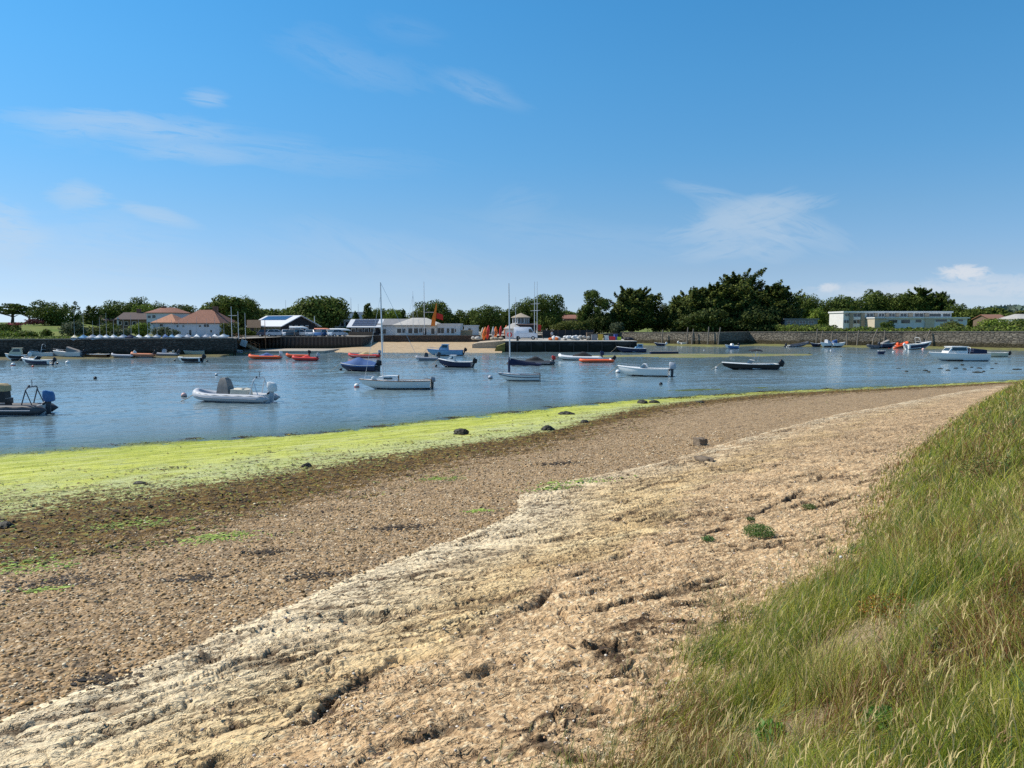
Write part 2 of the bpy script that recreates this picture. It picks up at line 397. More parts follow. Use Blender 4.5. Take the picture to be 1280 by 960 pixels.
    # zones with ragged limits
    T = w.math('ADD', T, w.math('MULTIPLY', w.math('MULTIPLY', w.math('SUBTRACT', w.noise(w.n('ShaderNodeMapping', {'Vector': mp, 'Scale': (.16, .5, 1)}).outputs[0], 1.0, 3, .6), .5), w.ss(.2, .7, T)), .8))
    def z(a, b, amp, nz, src=None):
        src = T if src is None else src
        return w.ss(a, b, w.math('ADD', src, w.math('MULTIPLY', w.math('SUBTRACT', nz, .5), amp)))
    mixn = w.math('ADD', w.math('MULTIPLY', w.noise(st, 3.0, 6, .72), .55), w.math('MULTIPLY', w.noise(geo, 7, 4, .7), .45))
    col = w.mix(z(.92, 1.22, 3.8, mixn), ag, wd)
    col = w.mix(z(1.9, 2.15, 3.4, mixn), col, shing)
    # stray green and dark patches on the shingle
    col = w.mix(w.math('MULTIPLY', w.math('MULTIPLY', w.ss(.70, .76, w.noise(geo, 1.6, 4, .7)), w.math('SUBTRACT', 1.0, w.ss(2.2, 2.8, T))), .8), col, (.30, .38, .05))
    col = w.mix(z(-.09, -.03, .16, n2, c), col, cr)
    # ground under the grass
    soil = w.ramp(w.noise(geo, 9, 3, .7), [(.3, (.13, .09, .05)), (.5, (.30, .225, .13)), (.7, (.48, .37, .23))])
    col = w.mix(z(.0, .9, 1.4, n2, q), col, soil)
    # wet strip at the water
    wet = w.math('SUBTRACT', 1.0, w.ss(.02, .10, w.math('ADD', T, w.math('MULTIPLY', w.math('SUBTRACT', n2, .5), .2))))
    col = w.mix(w.math('MULTIPLY', wet, .75), col, (.05, .07, .02))
    rough = w.math('SUBTRACT', .9, w.math('MULTIPLY', wet, .45))
    h1 = w.math('MULTIPLY', w.math('SUBTRACT', 1.0, vd), .5)
    wr = w.noise(w.n('ShaderNodeMapping', {'Vector': mp, 'Scale': (5, 26, 1)}).outputs[0], 1.0, 4, .6, .6)
    ph = w.math('ADD', w.math('MULTIPLY', n4, .5), w.math('ADD', w.math('MULTIPLY', h1, w.math('SUBTRACT', 1.1, w.ss(-.03, .03, c))), w.math('MULTIPLY', w.math('SUBTRACT', wr, w.math('MULTIPLY', ckk, 1.1)), w.math('MULTIPLY', w.ss(-.03, .03, c), 1.2))))
    bp = w.n('ShaderNodeBump', {'Height': ph, 'Strength': 1.0, 'Distance': .035})
    fb = w.n('ShaderNodeBump', {'Height': w.noise(geo, 90, 1, .6), 'Strength': .5, 'Distance': .004, 'Normal': bp})
    b = w.n('ShaderNodeBsdfPrincipled', {'Base Color': col, 'Roughness': rough, 'Specular IOR Level': .25, 'Normal': fb})
    w.nt.links.new(b.outputs[0], out.inputs[0])
    return m
M_BEACH = mat_beach()
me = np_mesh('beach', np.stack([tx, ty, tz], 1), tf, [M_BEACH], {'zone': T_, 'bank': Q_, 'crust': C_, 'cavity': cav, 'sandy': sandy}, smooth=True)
beach = link_mesh('beach', me); tag(beach, kind='structure')
del tx, ty, tf, tz, cav, sandy, T_, Q_, C_
# ---------------------------------------------------------------- water
def mat_water():
    m, w, out = new_mat('harbour_water')
    geo = w.n('ShaderNodeNewGeometry').outputs['Position']
    dep = w.n('ShaderNodeAttribute', attribute_name='depth').outputs['Fac']
    mp = w.n('ShaderNodeMapping', {'Vector': geo, 'Rotation': (0, 0, R(20)), 'Scale': (.7, 1.25, 1)}).outputs[0]
    a = w.noise(mp, 3.2, 3, .55, .3); b_ = w.noise(mp, 8.5, 3, .6); c_ = w.noise(geo, .8, 2, .5)
    calm = w.ss(.40, .62, w.noise(w.n('ShaderNodeMapping', {'Vector': geo, 'Scale': (.03, .10, 1)}).outputs[0], 1.0, 4, .6))
    h = w.math('ADD', w.math('MULTIPLY', a, 1.0), w.math('ADD', w.math('MULTIPLY', b_, .35), w.math('MULTIPLY', c_, .9)))
    h = w.math('MULTIPLY', h, w.math('ADD', .55, w.math('MULTIPLY', calm, .45)))
    bp = w.n('ShaderNodeBump', {'Height': h, 'Strength': 1.0, 'Distance': WAVE})
    mud = w.mix(w.ss(.35, .65, w.noise(geo, .07, 3)), (.135, .205, .24), (.15, .21, .225))
    col = mud
    b = w.n('ShaderNodeBsdfPrincipled', {'Base Color': col, 'Roughness': .08, 'IOR': 1.33, 'Specular IOR Level': .5, 'Normal': bp})
    tr = w.n('ShaderNodeBsdfTransparent', {0: (.80, .95, .86, 1)})
    fr = w.n('ShaderNodeFresnel', {'IOR': 1.33, 'Normal': bp}).outputs[0]
    op = w.math('SUBTRACT', 1.0, w.math('POWER', 2.718, w.math('MULTIPLY', dep, -5.0)))
    op = w.math('ADD', op, w.math('MULTIPLY', w.math('SUBTRACT', 1.0, op), w.math('MULTIPLY', fr, 1.0)), clamp=True)
    mx_ = w.n('ShaderNodeMixShader', {0: op, 1: tr, 2: b})
    w.nt.links.new(mx_.outputs[0], out.inputs[0])
    return m
WAVE = .02
def ring_grid(nr, r0, r1, a0, a1, na):
    a = np.radians(np.linspace(a0, a1, na)); r = np.geomspace(r0, r1, nr); A, RR = np.meshgrid(a, r)
    i = np.arange((nr - 1) * (na - 1)); b = (i // (na - 1)) * na + i % (na - 1)
    return (RR * np.sin(A)).ravel(), (RR * np.cos(A)).ravel(), np.stack([b, b + 1, b + na + 1, b + na], 1)
X, Y, wf = ring_grid(900, 17, 235, -43, 43, 1000)
gust = sstep(-.45, .35, fbm(X / 22, Y / 9, 3, 301))                      # cat's paws and calmer lanes
ca_, sa_ = math.cos(R(24)), math.sin(R(24)); U_ = X * ca_ + Y * sa_; W_ = -X * sa_ + Y * ca_
wav = .030 * fbm(U_ / 1.9, W_ / .75, 3, 303, .6) * 1.0 + .016 * perlin(U_ / .55, W_ / .24, 307) + .03 * perlin(U_ / 5, W_ / 2.2, 311)
wav = wav * (.45 + .85 * gust)
near_shore = np.where(Y < 90, sstep(-.02, .12, -terrain(X, Y, False)), 1.0)
Z = wav * (.25 + .75 * near_shore)
M_WATER = mat_water()
dp = np.where(Y < 90, np.maximum(0, -terrain(X, Y, False)), 2.0)
land_ = (Y < 80) & (look('s', X, Y) > 3.0)
water = link_mesh('water', np_mesh('water', np.stack([X, Y, Z], 1), wf[~land_[wf].all(1)], [M_WATER], {'depth': dp}, smooth=True)); tag(water, kind='structure')
# the rest of the sea, a hand's breadth lower where the two overlap
aa = np.linspace(-180, 180, 181); 
X, Y, wf = ring_grid(40, 232, 12000, -180, 180, 181)
X2, Y2, wf2 = ring_grid(60, 17, 235, 42.9, 90, 40); X3, Y3, wf3 = ring_grid(60, 17, 235, -90, -42.9, 40)
Xa = np.concatenate([X, X2, X3]); Ya = np.concatenate([Y, Y2, Y3]); wfa = np.concatenate([wf, wf2 + len(X), wf3 + len(X) + len(X2)])
keep = ~((look('s', Xa, Ya) > 3) & (np.abs(Xa) < 130) & (Ya < 100))
dpa = np.where((Ya < 90) & (np.abs(Xa) < 120), np.maximum(0, -terrain(Xa, Ya, False)), 2.0)
sea = link_mesh('sea', np_mesh('sea', np.stack([Xa, Ya, np.full_like(Xa, -.03)], 1), wfa[keep[wfa].all(1)], [M_WATER], {'depth': dpa})); tag(sea, kind='structure')
del X, Y, Z, wav, gust
# ---------------------------------------------------------------- light and sky
SUN_AZ = math.atan2(-.96, .26); SUN_EL = R(47)
sl = bpy.data.lights.new('sun', 'SUN'); sl.energy = 4.9; sl.angle = R(.53); sl.color = (1.0, .935, .83)
so = bpy.data.objects.new('sun', sl); COL.objects.link(so)
sd = Vector((math.cos(SUN_EL) * math.sin(SUN_AZ), math.cos(SUN_EL) * math.cos(SUN_AZ), math.sin(SUN_EL)))
so.rotation_euler = (-sd).to_track_quat('-Z', 'Y').to_euler(); so.location = (0, 0, 60)
wd = bpy.data.worlds.new('World'); scene.world = wd; wd.use_nodes = True
for nd in list(wd.node_tree.nodes): wd.node_tree.nodes.remove(nd)
w = NT(wd.node_tree)
SKY_STOPS = [(e, tuple(v / 1.7 for v in c)) for e, c in [(0.0, (.696, .978, 1.691)), (.0323, (.62, .819, 1.321)), (.0685, (.626, .788, 1.128)), (.139, (.576, .881, 1.141)),
             (.207, (.495, .974, 1.251)), (.298, (.452, 1.084, 1.384)), (.3725, (.41, 1.13, 1.46)), (.7, (.5, 1.1, 1.4)), (1.0, (.55, 1.0, 1.3))]]
sky = w.n('ShaderNodeTexSky', sky_type='NISHITA', sun_disc=False, sun_elevation=SUN_EL, sun_rotation=SUN_AZ, altitude=0, air_density=1.0, dust_density=.2, ozone_density=1.5)
dirn = w.n('ShaderNodeTexCoord').outputs['Generated']
sx = w.n('ShaderNodeSeparateXYZ', {0: dirn}).outputs
yy = w.math('MAXIMUM', sx[1], .02)
az = w.math('DIVIDE', sx[0], yy); el = w.math('DIVIDE', sx[2], yy)
pv = w.n('ShaderNodeCombineXYZ', {0: az, 1: el, 2: 0.0}).outputs[0]
warp = w.math('SUBTRACT', w.noise(w.n('ShaderNodeMapping', {'Vector': pv, 'Scale': (7, 16, 1)}).outputs[0], 1.0, 2, .6), .5)
STREAK = {}
def streak(rot, sc, st_):
    k = (rot, sc, st_)
    if k not in STREAK:
        mr = w.n('ShaderNodeMapping', {'Vector': w.n('ShaderNodeMapping', {'Vector': pv, 'Rotation': (0, 0, R(-rot))}).outputs[0], 'Scale': (sc, sc * st_, 1), 'Location': (rot * .37, rot * .11, 0)}).outputs[0]
        STREAK[k] = w.noise(mr, 1.0, 6, .68, 1.1)
    return STREAK[k]
def cloud(px, py, sx_, sy_, rot, amp, key, thr=.45, soft=.2):
    """one wisp: a soft patch of sky around a bearing, filled with streaky noise"""
    rx, ry, rz_ = ray(px, py); a0, e0 = rx / ry, rz_ / ry
    c, s = math.cos(R(rot)), math.sin(R(rot))
    dx = w.math('SUBTRACT', az, a0); dy = w.math('ADD', w.math('SUBTRACT', el, e0), w.math('MULTIPLY', warp, sy_ * 1.9 / F))
    X_ = w.math('ADD', w.math('MULTIPLY', dx, c * F / sx_), w.math('MULTIPLY', dy, s * F / sx_))
    Y_ = w.math('ADD', w.math('MULTIPLY', dx, -s * F / sy_), w.math('MULTIPLY', dy, c * F / sy_))
    d = w.math('ADD', w.math('MULTIPLY', X_, X_), w.math('MULTIPLY', Y_, Y_))
    d = w.math('ADD', d, w.math('MULTIPLY', w.math('SUBTRACT', streak(*key), .5), 2.4))
    fall = w.n('ShaderNodeMapRange', {0: d, 1: 1.0, 2: .0}, interpolation_type='SMOOTHSTEP').outputs[0]
    return w.math('MULTIPLY', w.math('MULTIPLY', w.ss(thr - soft, thr + soft, streak(*key)), fall), amp)
A_, B_, D_ = (-7, 11, 7), (17, 12, 5), (-22, 12, 5)
CL = [(150,158,180,20,-5,.85,A_,.46),(240,192,105,16,-5,.6,A_),(258,124,34,15,-5,.8,A_,.46),(98,245,50,22,-8,.8,A_,.42),
      (195,268,66,12,-14,.8,A_,.42),(5,290,80,40,-12,.95,A_,.44),(440,80,120,38,-16,.28,D_),(600,112,80,20,-20,.42,D_,.48),
      (935,272,120,24,14,1.0,B_,.42),(965,285,120,36,-14,.8,D_,.44),(885,240,70,14,-14,.5,A_,.44),(915,306,90,18,12,.65,B_,.45),
      (100,320,240,70,-6,.4,A_,.46),(480,320,200,40,-10,.32,D_,.47),(270,180,320,30,-6,.4,A_,.48),(650,260,60,34,20,.22,B_,.48),(760,300,280,30,-6,.22,A_,.5),(510,38,60,20,-10,.15,D_)]
def union(items):
    tot = None
    for c in items:
        k = cloud(*c)
        tot = k if tot is None else w.math('ADD', tot, w.math('MULTIPLY', k, w.math('SUBTRACT', 1.0, tot)))
    return tot
tot = union(CL)
E_ = (3, 42, 2.2)
cu = union([(1207,341,40,10,0,1.15,E_,.30,.2),(1245,357,120,15,0,.75,E_,.36,.3),(1035,359,18,7,0,.9,E_,.32,.2),(1100,363,120,13,0,.55,E_,.4,.3),(1190,374,190,24,0,.6,(2,8,4),.4,.35)])
lum = w.n('ShaderNodeRGBToBW', {0: sky.outputs[0]}).outputs[0]
hs = w.n('ShaderNodeHueSaturation', {'Color': sky.outputs[0], 'Saturation': 1.0}).outputs[0]
tint = w.ramp(w.math('MAXIMUM', sx[2], 0.0), SKY_STOPS)
hs = w.mix(1.0, hs, tint, 'MULTIPLY')
hs = w.mix(1.0, hs, (1.7, 1.7, 1.7), 'MULTIPLY')
SKYS = .092
c1 = w.mix(w.math('MULTIPLY', tot, .52), hs, (5.6, 6.5, 7.4))
c1 = w.mix(w.math('MULTIPLY', cu, .85), c1, (6.4, 6.9, 7.6))
bg = w.n('ShaderNodeBackground', {'Color': c1, 'Strength': SKYS})
wo = w.n('ShaderNodeOutputWorld'); w.nt.links.new(bg.outputs[0], wo.inputs[0])
scene.cycles.max_bounces = 6; scene.cycles.diffuse_bounces = 3; scene.cycles.glossy_bounces = 3; scene.cycles.transparent_max_bounces = 6; scene.cycles.transmission_bounces = 3
scene.cycles.use_denoising = False; scene.cycles.denoiser = 'OPENIMAGEDENOISE'; scene.cycles.denoising_prefilter = 'FAST'; scene.cycles.denoising_input_passes = 'RGB_ALBEDO_NORMAL'
scene.cycles.sample_clamp_indirect = 6
scene.view_settings.view_transform = 'Standard'; scene.view_settings.look = 'None'
scene.view_settings.exposure = 0.2; scene.view_settings.gamma = 1.0
# ---------------------------------------------------------------- scatter on the beach and the bank
def mat_attr(name, rough=.8, transl=0.0, spec=.2, bump=0.0, scale=30):
    m, w, out = new_mat(name)
    c = w.n('ShaderNodeAttribute', attribute_name='col').outputs['Color']
    ins = {'Base Color': c, 'Roughness': rough, 'Specular IOR Level': spec}
    if bump:
        tc = w.n('ShaderNodeNewGeometry').outputs['Position']
        nz = w.noise(tc, scale, 4); ins['Normal'] = w.n('ShaderNodeBump', {'Height': nz, 'Distance': bump})
        ins['Base Color'] = w.mix(w.math('MULTIPLY', w.ss(.4, .7, nz), .35), c, (.05, .04, .03))
    b = w.n('ShaderNodeBsdfPrincipled', ins)
    o = b.outputs[0]
    if transl:
        t = w.n('ShaderNodeBsdfTranslucent', {0: c}); o = w.n('ShaderNodeMixShader', {0: transl, 1: b, 2: t}).outputs[0]
    w.nt.links.new(o, out.inputs[0]); return m
rng = np.random.RandomState(11)
def blades(x, y, h, wd_, lean, colb, colt, segs=3, twist=None, z0=None):
    """curved tapered blades, every one its own strip; returns verts, faces, colours"""
    n = len(x); z = z0 if z0 is not None else terrain(x, y, False) - .02
    face = rng.uniform(0, math.pi, n) if twist is None else twist
    px_, py_ = np.cos(face), np.sin(face)
    t = np.linspace(0, 1, segs + 1)
    V_ = np.zeros((n, segs + 1, 2, 3)); Cc = np.zeros((n, segs + 1, 2, 3))
    for i, tt in enumerate(t):
        cx = x + lean[:, 0] * tt ** 1.8; cy = y + lean[:, 1] * tt ** 1.8
        L = np.hypot(lean[:, 0], lean[:, 1])
        cz = z + h * (tt - .28 * (L / np.maximum(h, 1e-3)) * tt ** 2.2)
        ww_ = wd_ * (1 - tt ** 1.6 * .92) * .5
        for k, sg in enumerate((-1, 1)):
            V_[:, i, k, 0] = cx + sg * ww_ * px_; V_[:, i, k, 1] = cy + sg * ww_ * py_; V_[:, i, k, 2] = cz
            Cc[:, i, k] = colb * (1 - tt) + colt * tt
    base = (np.arange(n) * (segs + 1) * 2)[:, None]
    fs = np.concatenate([base + np.array([[2 * i, 2 * i + 1, 2 * i + 3, 2 * i + 2]]) for i in range(segs)], 1).reshape(-1, 4)
    return V_.reshape(-1, 3), fs, Cc.reshape(-1, 3)
def join(parts):
    vs, fs, cs = [], [], []; o = 0
    for v, f, c in parts: vs.append(v); fs.append(f + o); cs.append(c); o += len(v)
    return np.concatenate(vs), np.concatenate(fs), np.concatenate(cs)
BARE = [(1090,800,.5,.6),(965,940,.36,.45),(1075,740,.3,.3),(1010,905,.16,.16),(1185,700,.22,.2)]
def hit_bank(px, py):
    z = 3.0
    for _ in range(40):
        g = G(px, py, z); z = .6 * z + .4 * float(terrain(np.array([g.x]), np.array([g.y]), False)[0])
    return G(px, py, z)
BAREW = [(hit_bank(a, b), c, d) for a, b, c, d in BARE]
def bare(x, y):
    k = np.zeros(len(x))
    for p, a, b in BAREW:
        d = ((x - p.x) / a) ** 2 + ((y - p.y) / b) ** 2
        k = np.maximum(k, 1 - sstep(.3, 1.2, d + .5 * fbm(x * 3, y * 3, 2, 81)))
    return k
def polar_pts(n, r0, r1, a0, a1, p=1.0):
    u = rng.uniform(0, 1, n) ** p
    r = r0 * (r1 / r0) ** u; a = np.radians(rng.uniform(a0, a1, n))
    return r * np.sin(a), r * np.cos(a), r
pal = lambda *c: np.array(c)
GREEN, OLIVE, LIME, STRAW, RUST, BLUEG = [np.array(c) for c in ((.125,.185,.018),(.25,.25,.035),(.37,.38,.045),(.60,.47,.19),(.27,.125,.05),(.10,.18,.075))]
def grass_cols(x, y, n):
    k1 = fbm(x / .8, y / .8, 3, 91); k2 = fbm(x / .5 + 9, y / .5, 3, 95); k3 = fbm(x / 1.6, y / 1.6 + 4, 2, 97)
    r = rng.uniform(0, 1, n)
    far_in = sstep(1.5, 4.5, look('q', x, y))
    st = np.clip(.18 + .75 * k1 + .22 * far_in + .2 * sstep(3, 7, look('q', x, y)), .03, .72)
    base = GREEN[None] * (1 - sstep(-.3, .4, k2))[:, None] + OLIVE[None] * sstep(-.3, .4, k2)[:, None]
    m = rng.uniform(0, 1, n) < .25; base[m] = LIME
    m = rng.uniform(0, 1, n) < .12; base[m] = BLUEG
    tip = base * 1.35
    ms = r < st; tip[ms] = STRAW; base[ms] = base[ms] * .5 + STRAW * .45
    mr = (k3 > .14) & (rng.uniform(0, 1, n) < .42); tip[mr] = RUST; base[mr] = RUST * .8
    dk = sstep(.05, .4, fbm(x / .9 + 3, y / .9, 3, 99)); base = base * (1 - .35 * dk[:, None]); tip = tip * (1 - .35 * dk[:, None])
    j = rng.uniform(.65, 1.3, (n, 1))
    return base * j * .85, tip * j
parts = []
x, y, r = polar_pts(380000, 1.6, 60, -12, 56, .92)
q = look('q', x, y); ed = .22 * fbm(x / .7, y / .7, 3, 101) + .18 * fbm(x / .2, y / .2, 2, 102)
keepm = (q > -.05 + ed + rng.uniform(-.12, .35, len(x))) & (q < 24)
keepm &= rng.uniform(0, 1, len(x)) > bare(x, y) * .93
x, y, r, q = x[keepm], y[keepm], r[keepm], q[keepm]
n = len(x)
hh = (.14 + .26 * sstep(-.05, 1.2, q) + .10 * fbm(x / 1.1, y / 1.1, 2, 103)) * rng.uniform(.5, 1.2, n)
hh = hh * (1 + .7 * fbm(x / .45, y / .45, 2, 104))
hh = np.maximum(hh, .06) * (.75 + .25 * sstep(2, 7, r))
cb, ct = grass_cols(x, y, n)
ln = np.stack([hh * (.42 + 1.3 * fbm(x / .6, y / .6, 2, 105) + .4 * rng.normal(0, 1, n)), hh * (.18 + 1.3 * fbm(x / .6 + 7, y / .6, 2, 106) + .4 * rng.normal(0, 1, n))], 1)
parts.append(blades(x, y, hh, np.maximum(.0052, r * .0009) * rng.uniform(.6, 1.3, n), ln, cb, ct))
print('grass blades', n)
# flowering stalks: thin stem and a feathery head
def stalks(x, y, r, h, lean, col):
    n = len(x); z = terrain(x, y, False)
    cb_ = np.tile(col * .75, (n, 1)) * rng.uniform(.8, 1.2, (n, 1)); tw = rng.uniform(0, math.pi, n)
    out = [blades(x, y, h, np.maximum(.0022, r * .00035), lean, cb_, cb_ * 1.1, 4, tw)]
    L = np.hypot(lean[:, 0], lean[:, 1])
    for k in range(5):           # the head is five short bracts clustered about the top
        tt = .80 + .05 * k
        hx = x + lean[:, 0] * tt ** 1.8; hy = y + lean[:, 1] * tt ** 1.8; hz = z - .02 + h * (tt - .28 * (L / h) * tt ** 2.2)
        hl = rng.uniform(.035, .06, n); dirn_ = lean / np.maximum(L, .01)[:, None] * hl[:, None] * .7 + rng.normal(0, .012, (n, 2))
        cc = np.tile(col, (n, 1)) * rng.uniform(.85, 1.3, (n, 1))
        out.append(blades(hx, hy, hl, np.maximum(.006, r * .0008) * rng.uniform(.7, 1.2, n), dirn_, cc, cc * 1.1, 2, rng.uniform(0, math.pi, n), hz))
    return out
x, y, r = polar_pts(17000, 1.9, 45, -10, 54, .8)
q = look('q', x, y); dens = sstep(-.35, .5, fbm(x / 1.2, y / 1.2, 3, 107)) * .9 + .1
k_ = (q > -.25 + .35 * rng.uniform(0, 1, len(x))) & (rng.uniform(0, 1, len(x)) < dens) & (q < 20) & (bare(x, y) < .5)
x, y, r, q = x[k_], y[k_], r[k_], q[k_]; n = len(x)
h = rng.uniform(.32, .58, n) * (.6 + .4 * sstep(0, 1, q))
ln = np.stack([h * (.45 + .22 * rng.normal(0, 1, n)), h * (.25 + .2 * rng.normal(0, 1, n))], 1)
kk = rng.uniform(0, 1, n) < .68
for c in stalks(x[kk], y[kk], r[kk], h[kk], ln[kk], np.array((.56, .45, .20))) + stalks(x[~kk], y[~kk], r[~kk], h[~kk] * .9, ln[~kk], np.array((.30, .19, .09))): parts.append(c)
# thin upright stalks that stand out over the edge of the crust
x, y, r = polar_pts(9000, 2.5, 30, -5, 45, .9); q = look('q', x, y)
k_ = (q > -.55) & (q < .15) & (rng.uniform(0, 1, len(x)) < sstep(-.6, .1, q + .3 * fbm(x * 1.5, y * 1.5, 2, 109)))
x, y, r = x[k_], y[k_], r[k_]; n = len(x); h = rng.uniform(.15, .36, n)
ln = np.stack([h * rng.normal(.1, .16, n), h * rng.normal(.05, .16, n)], 1)
for c in stalks(x, y, r, h, ln, np.array((.36, .33, .15))): parts.append(c)
# straw litter lying in the bare patches and under the grass
xs_, ys_ = [], []
for p, a, b in BAREW:
    xs_.append(p.x + rng.normal(0, a * .7, 2600)); ys_.append(p.y + rng.normal(0, b * .7, 2600))
x = np.concatenate(xs_); y = np.concatenate(ys_); n = len(x); h = rng.uniform(.01, .04, n)
an = rng.uniform(0, 2 * math.pi, n); le = rng.uniform(.03, .12, n)
cc = np.tile((.62, .49, .30), (n, 1)) * rng.uniform(.5, 1.25, (n, 1))
zz = terrain(x, y, False) + .004
parts.append(blades(x, y, h, rng.uniform(.003, .006, n), np.stack([np.cos(an) * le, np.sin(an) * le], 1), cc, cc, 2, an + math.pi / 2, zz))
v, f, c = join(parts); del parts
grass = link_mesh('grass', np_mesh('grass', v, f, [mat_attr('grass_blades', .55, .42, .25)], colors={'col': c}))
tag(grass, 'long green and straw coloured grass covering the bank on the right', 'grass', kind='stuff')
# broad leaved weeds and russet sorrel stems inside the grass
def leaves(cx, cy, n, spread, h0, h1, size, cols, base=None):
    """small leaf faces along short stems; n leaves around one rooted centre"""
    a = rng.uniform(0, 2 * math.pi, n); rad = np.sqrt(rng.uniform(0, 1, n)) * spread
    x = cx + np.cos(a) * rad; y = cy + np.sin(a) * rad; z = (terrain(np.array([cx]), np.array([cy]), False)[0] if base is None else base) + rng.uniform(h0, h1, n) * (1 - .5 * (rad / spread) ** 2)
    d = rng.normal(0, 1, (n, 3)); d[:, 2] = np.abs(d[:, 2]) * .6 + .2; d /= np.linalg.norm(d, axis=1)[:, None]
    s = rng.normal(0, 1, (n, 3)); s -= (s * d).sum(1)[:, None] * d; s /= np.linalg.norm(s, axis=1)[:, None]
    sz = size * rng.uniform(.6, 1.3, n)[:, None]; c0 = np.stack([x, y, z], 1)
    V_ = np.stack([c0, c0 + d * sz * .5 + s * sz * .22, c0 + d * sz, c0 + d * sz * .5 - s * sz * .22], 1).reshape(-1, 3)
    fs = np.arange(4 * n).reshape(-1, 4)
    ci = np.array(cols)[rng.randint(0, len(cols), n)] * rng.uniform(.7, 1.3, (n, 1))
    return V_, fs, np.repeat(ci, 4, 0)
M_LEAF = mat_attr('leaves', .5, .3, .3)
def stem_lines(cx, cy, n, spread, h, col, w_=.004, base=None):
    a = rng.uniform(0, 2 * math.pi, n); x = np.full(n, cx) + rng.normal(0, spread * .12, n); y = np.full(n, cy) + rng.normal(0, spread * .12, n)
    hh_ = h * rng.uniform(.6, 1.0, n); le = spread * rng.uniform(.3, 1, n)
    cc = np.tile(col, (n, 1)) * rng.uniform(.8, 1.2, (n, 1))
    z0 = np.full(n, (terrain(np.array([cx]), np.array([cy]), False)[0] if base is None else base) - .01)
    return blades(x, y, hh_, np.full(n, w_), np.stack([np.cos(a) * le, np.sin(a) * le], 1), cc, cc, 3, None, z0)
def beach_plant(px, py, spread, h, nl, cols, label, name='beach_plant', cat='plant', bankside=False, size=.03, stemc=(.12,.16,.04)):
    g = hit_bank(px, py) if bankside else base_hit(px, py, .03)
    cx, cy = g.x, g.y; base = float(terrain(np.array([cx]), np.array([cy]), False)[0])
    root = empty(name, (cx, cy, base), 0, label, cat)
    for nm, (v, f, c) in (('leaves', leaves(0, 0, nl, spread, .01, h, size, cols, 0.0)), ('stems', stem_lines(0, 0, max(8, nl // 12), spread, h, stemc, base=0.0))):
        link_mesh(nm, np_mesh(nm, v, f, [M_LEAF], colors={'col': c}), root)
    return root
beach_plant(948, 668, .24, .17, 1500, [(.07,.14,.03),(.10,.19,.04),(.14,.22,.05)], 'largest bushy green plant growing on the bare crust of the beach')
beach_plant(885, 676, .09, .08, 300, [(.08,.17,.05),(.12,.24,.07)], 'small broad leaved green plant on the crust, left of the bushy one')
beach_plant(1011, 636, .12, .09, 420, [(.10,.16,.04),(.16,.20,.06)], 'low green plant on the sand nearest the grass bank edge')
beach_plant(938, 650, .07, .06, 180, [(.06,.12,.03),(.09,.15,.04)], 'tiny dark green sprig just behind the bushy beach plant')
beach_plant(1112, 775, .22, .20, 900, [(.15,.045,.012),(.25,.10,.02),(.12,.15,.03),(.42,.20,.03)], 'russet and orange leaved plant beside the bare patch of the bank', 'sorrel_plant', bankside=True, size=.022, stemc=(.2,.09,.04))
beach_plant(1105, 915, .10, .12, 420, [(.10,.24,.04),(.16,.32,.06)], 'bright green broad leaved weed low in the grass near the bottom edge', 'broadleaf_weed', bankside=True, size=.05)
beach_plant(965, 925, .08, .10, 260, [(.09,.20,.03),(.14,.28,.05)], 'green rosette growing beside the dry straw patch at the bottom', 'broadleaf_weed', bankside=True, size=.05)
beach_plant(1185, 860, .16, .36, 380, [(.10,.06,.03),(.16,.10,.05),(.07,.09,.03)], 'dark brown dried weed stems standing in the straw grass', 'dry_weed', bankside=True, size=.025, stemc=(.10,.055,.03))
beach_plant(1240, 600, .45, .40, 2000, [(.10,.12,.03),(.24,.12,.05),(.13,.16,.04)], 'reddish brown bushy weed high on the grass bank at the right', 'bushy_weed', bankside=True, size=.035, stemc=(.2,.10,.05))
g = hit_bank(1049, 722); t = empty('white_flower', (g.x, g.y, g.z), 0, 'single round white flower head standing above the grass bank', 'flower')
MB().tube([(0,0,-.1),(.004,0,.12),(.01,0,.24)], .002, 5).build('stem', mat('stem_green', (.10,.17,.04)), t)
MB().ell((.01,0,.25), (.022,.022,.018), 2, .12).build('flower_head', mat('petal', (.75,.75,.70), .7), t)
# ---------------------------------------------------------------- pebbles and weed
ico = bmesh.new(); bmesh.ops.create_icosphere(ico, subdivisions=1, radius=1)
ICO_V = np.array([v.co[:] for v in ico.verts]); ICO_F = np.array([[v.index for v in f.verts] for f in ico.faces]); ico.free()
def stones(x, y, size, cols, sink=.3):
    n = len(x); z, _, _ = terrain(x, y)
    k = len(ICO_V); V_ = np.tile(ICO_V, (n, 1, 1)) * rng.uniform(.75, 1.2, (n, k, 1))
    V_ *= (size[:, None] * np.stack([rng.uniform(.8, 1.3, n), rng.uniform(.6, 1.0, n), rng.uniform(.35, .7, n)], 1))[:, None, :]
    a = rng.uniform(0, math.pi, n); ca, sa = np.cos(a)[:, None], np.sin(a)[:, None]
    X_ = V_[:, :, 0] * ca - V_[:, :, 1] * sa; Y_ = V_[:, :, 0] * sa + V_[:, :, 1] * ca
    V_[:, :, 0] = X_ + x[:, None]; V_[:, :, 1] = Y_ + y[:, None]; V_[:, :, 2] += (z + size * sink)[:, None]
    F_ = (ICO_F[None] + (np.arange(n) * k)[:, None, None]).reshape(-1, 3)
    return V_.reshape(-1, 3), F_, np.repeat(cols, k, 0)
def pick(cols, n, j=.25): return np.array(cols)[rng.randint(0, len(cols), n)] * rng.uniform(1 - j, 1 + j, (n, 1))
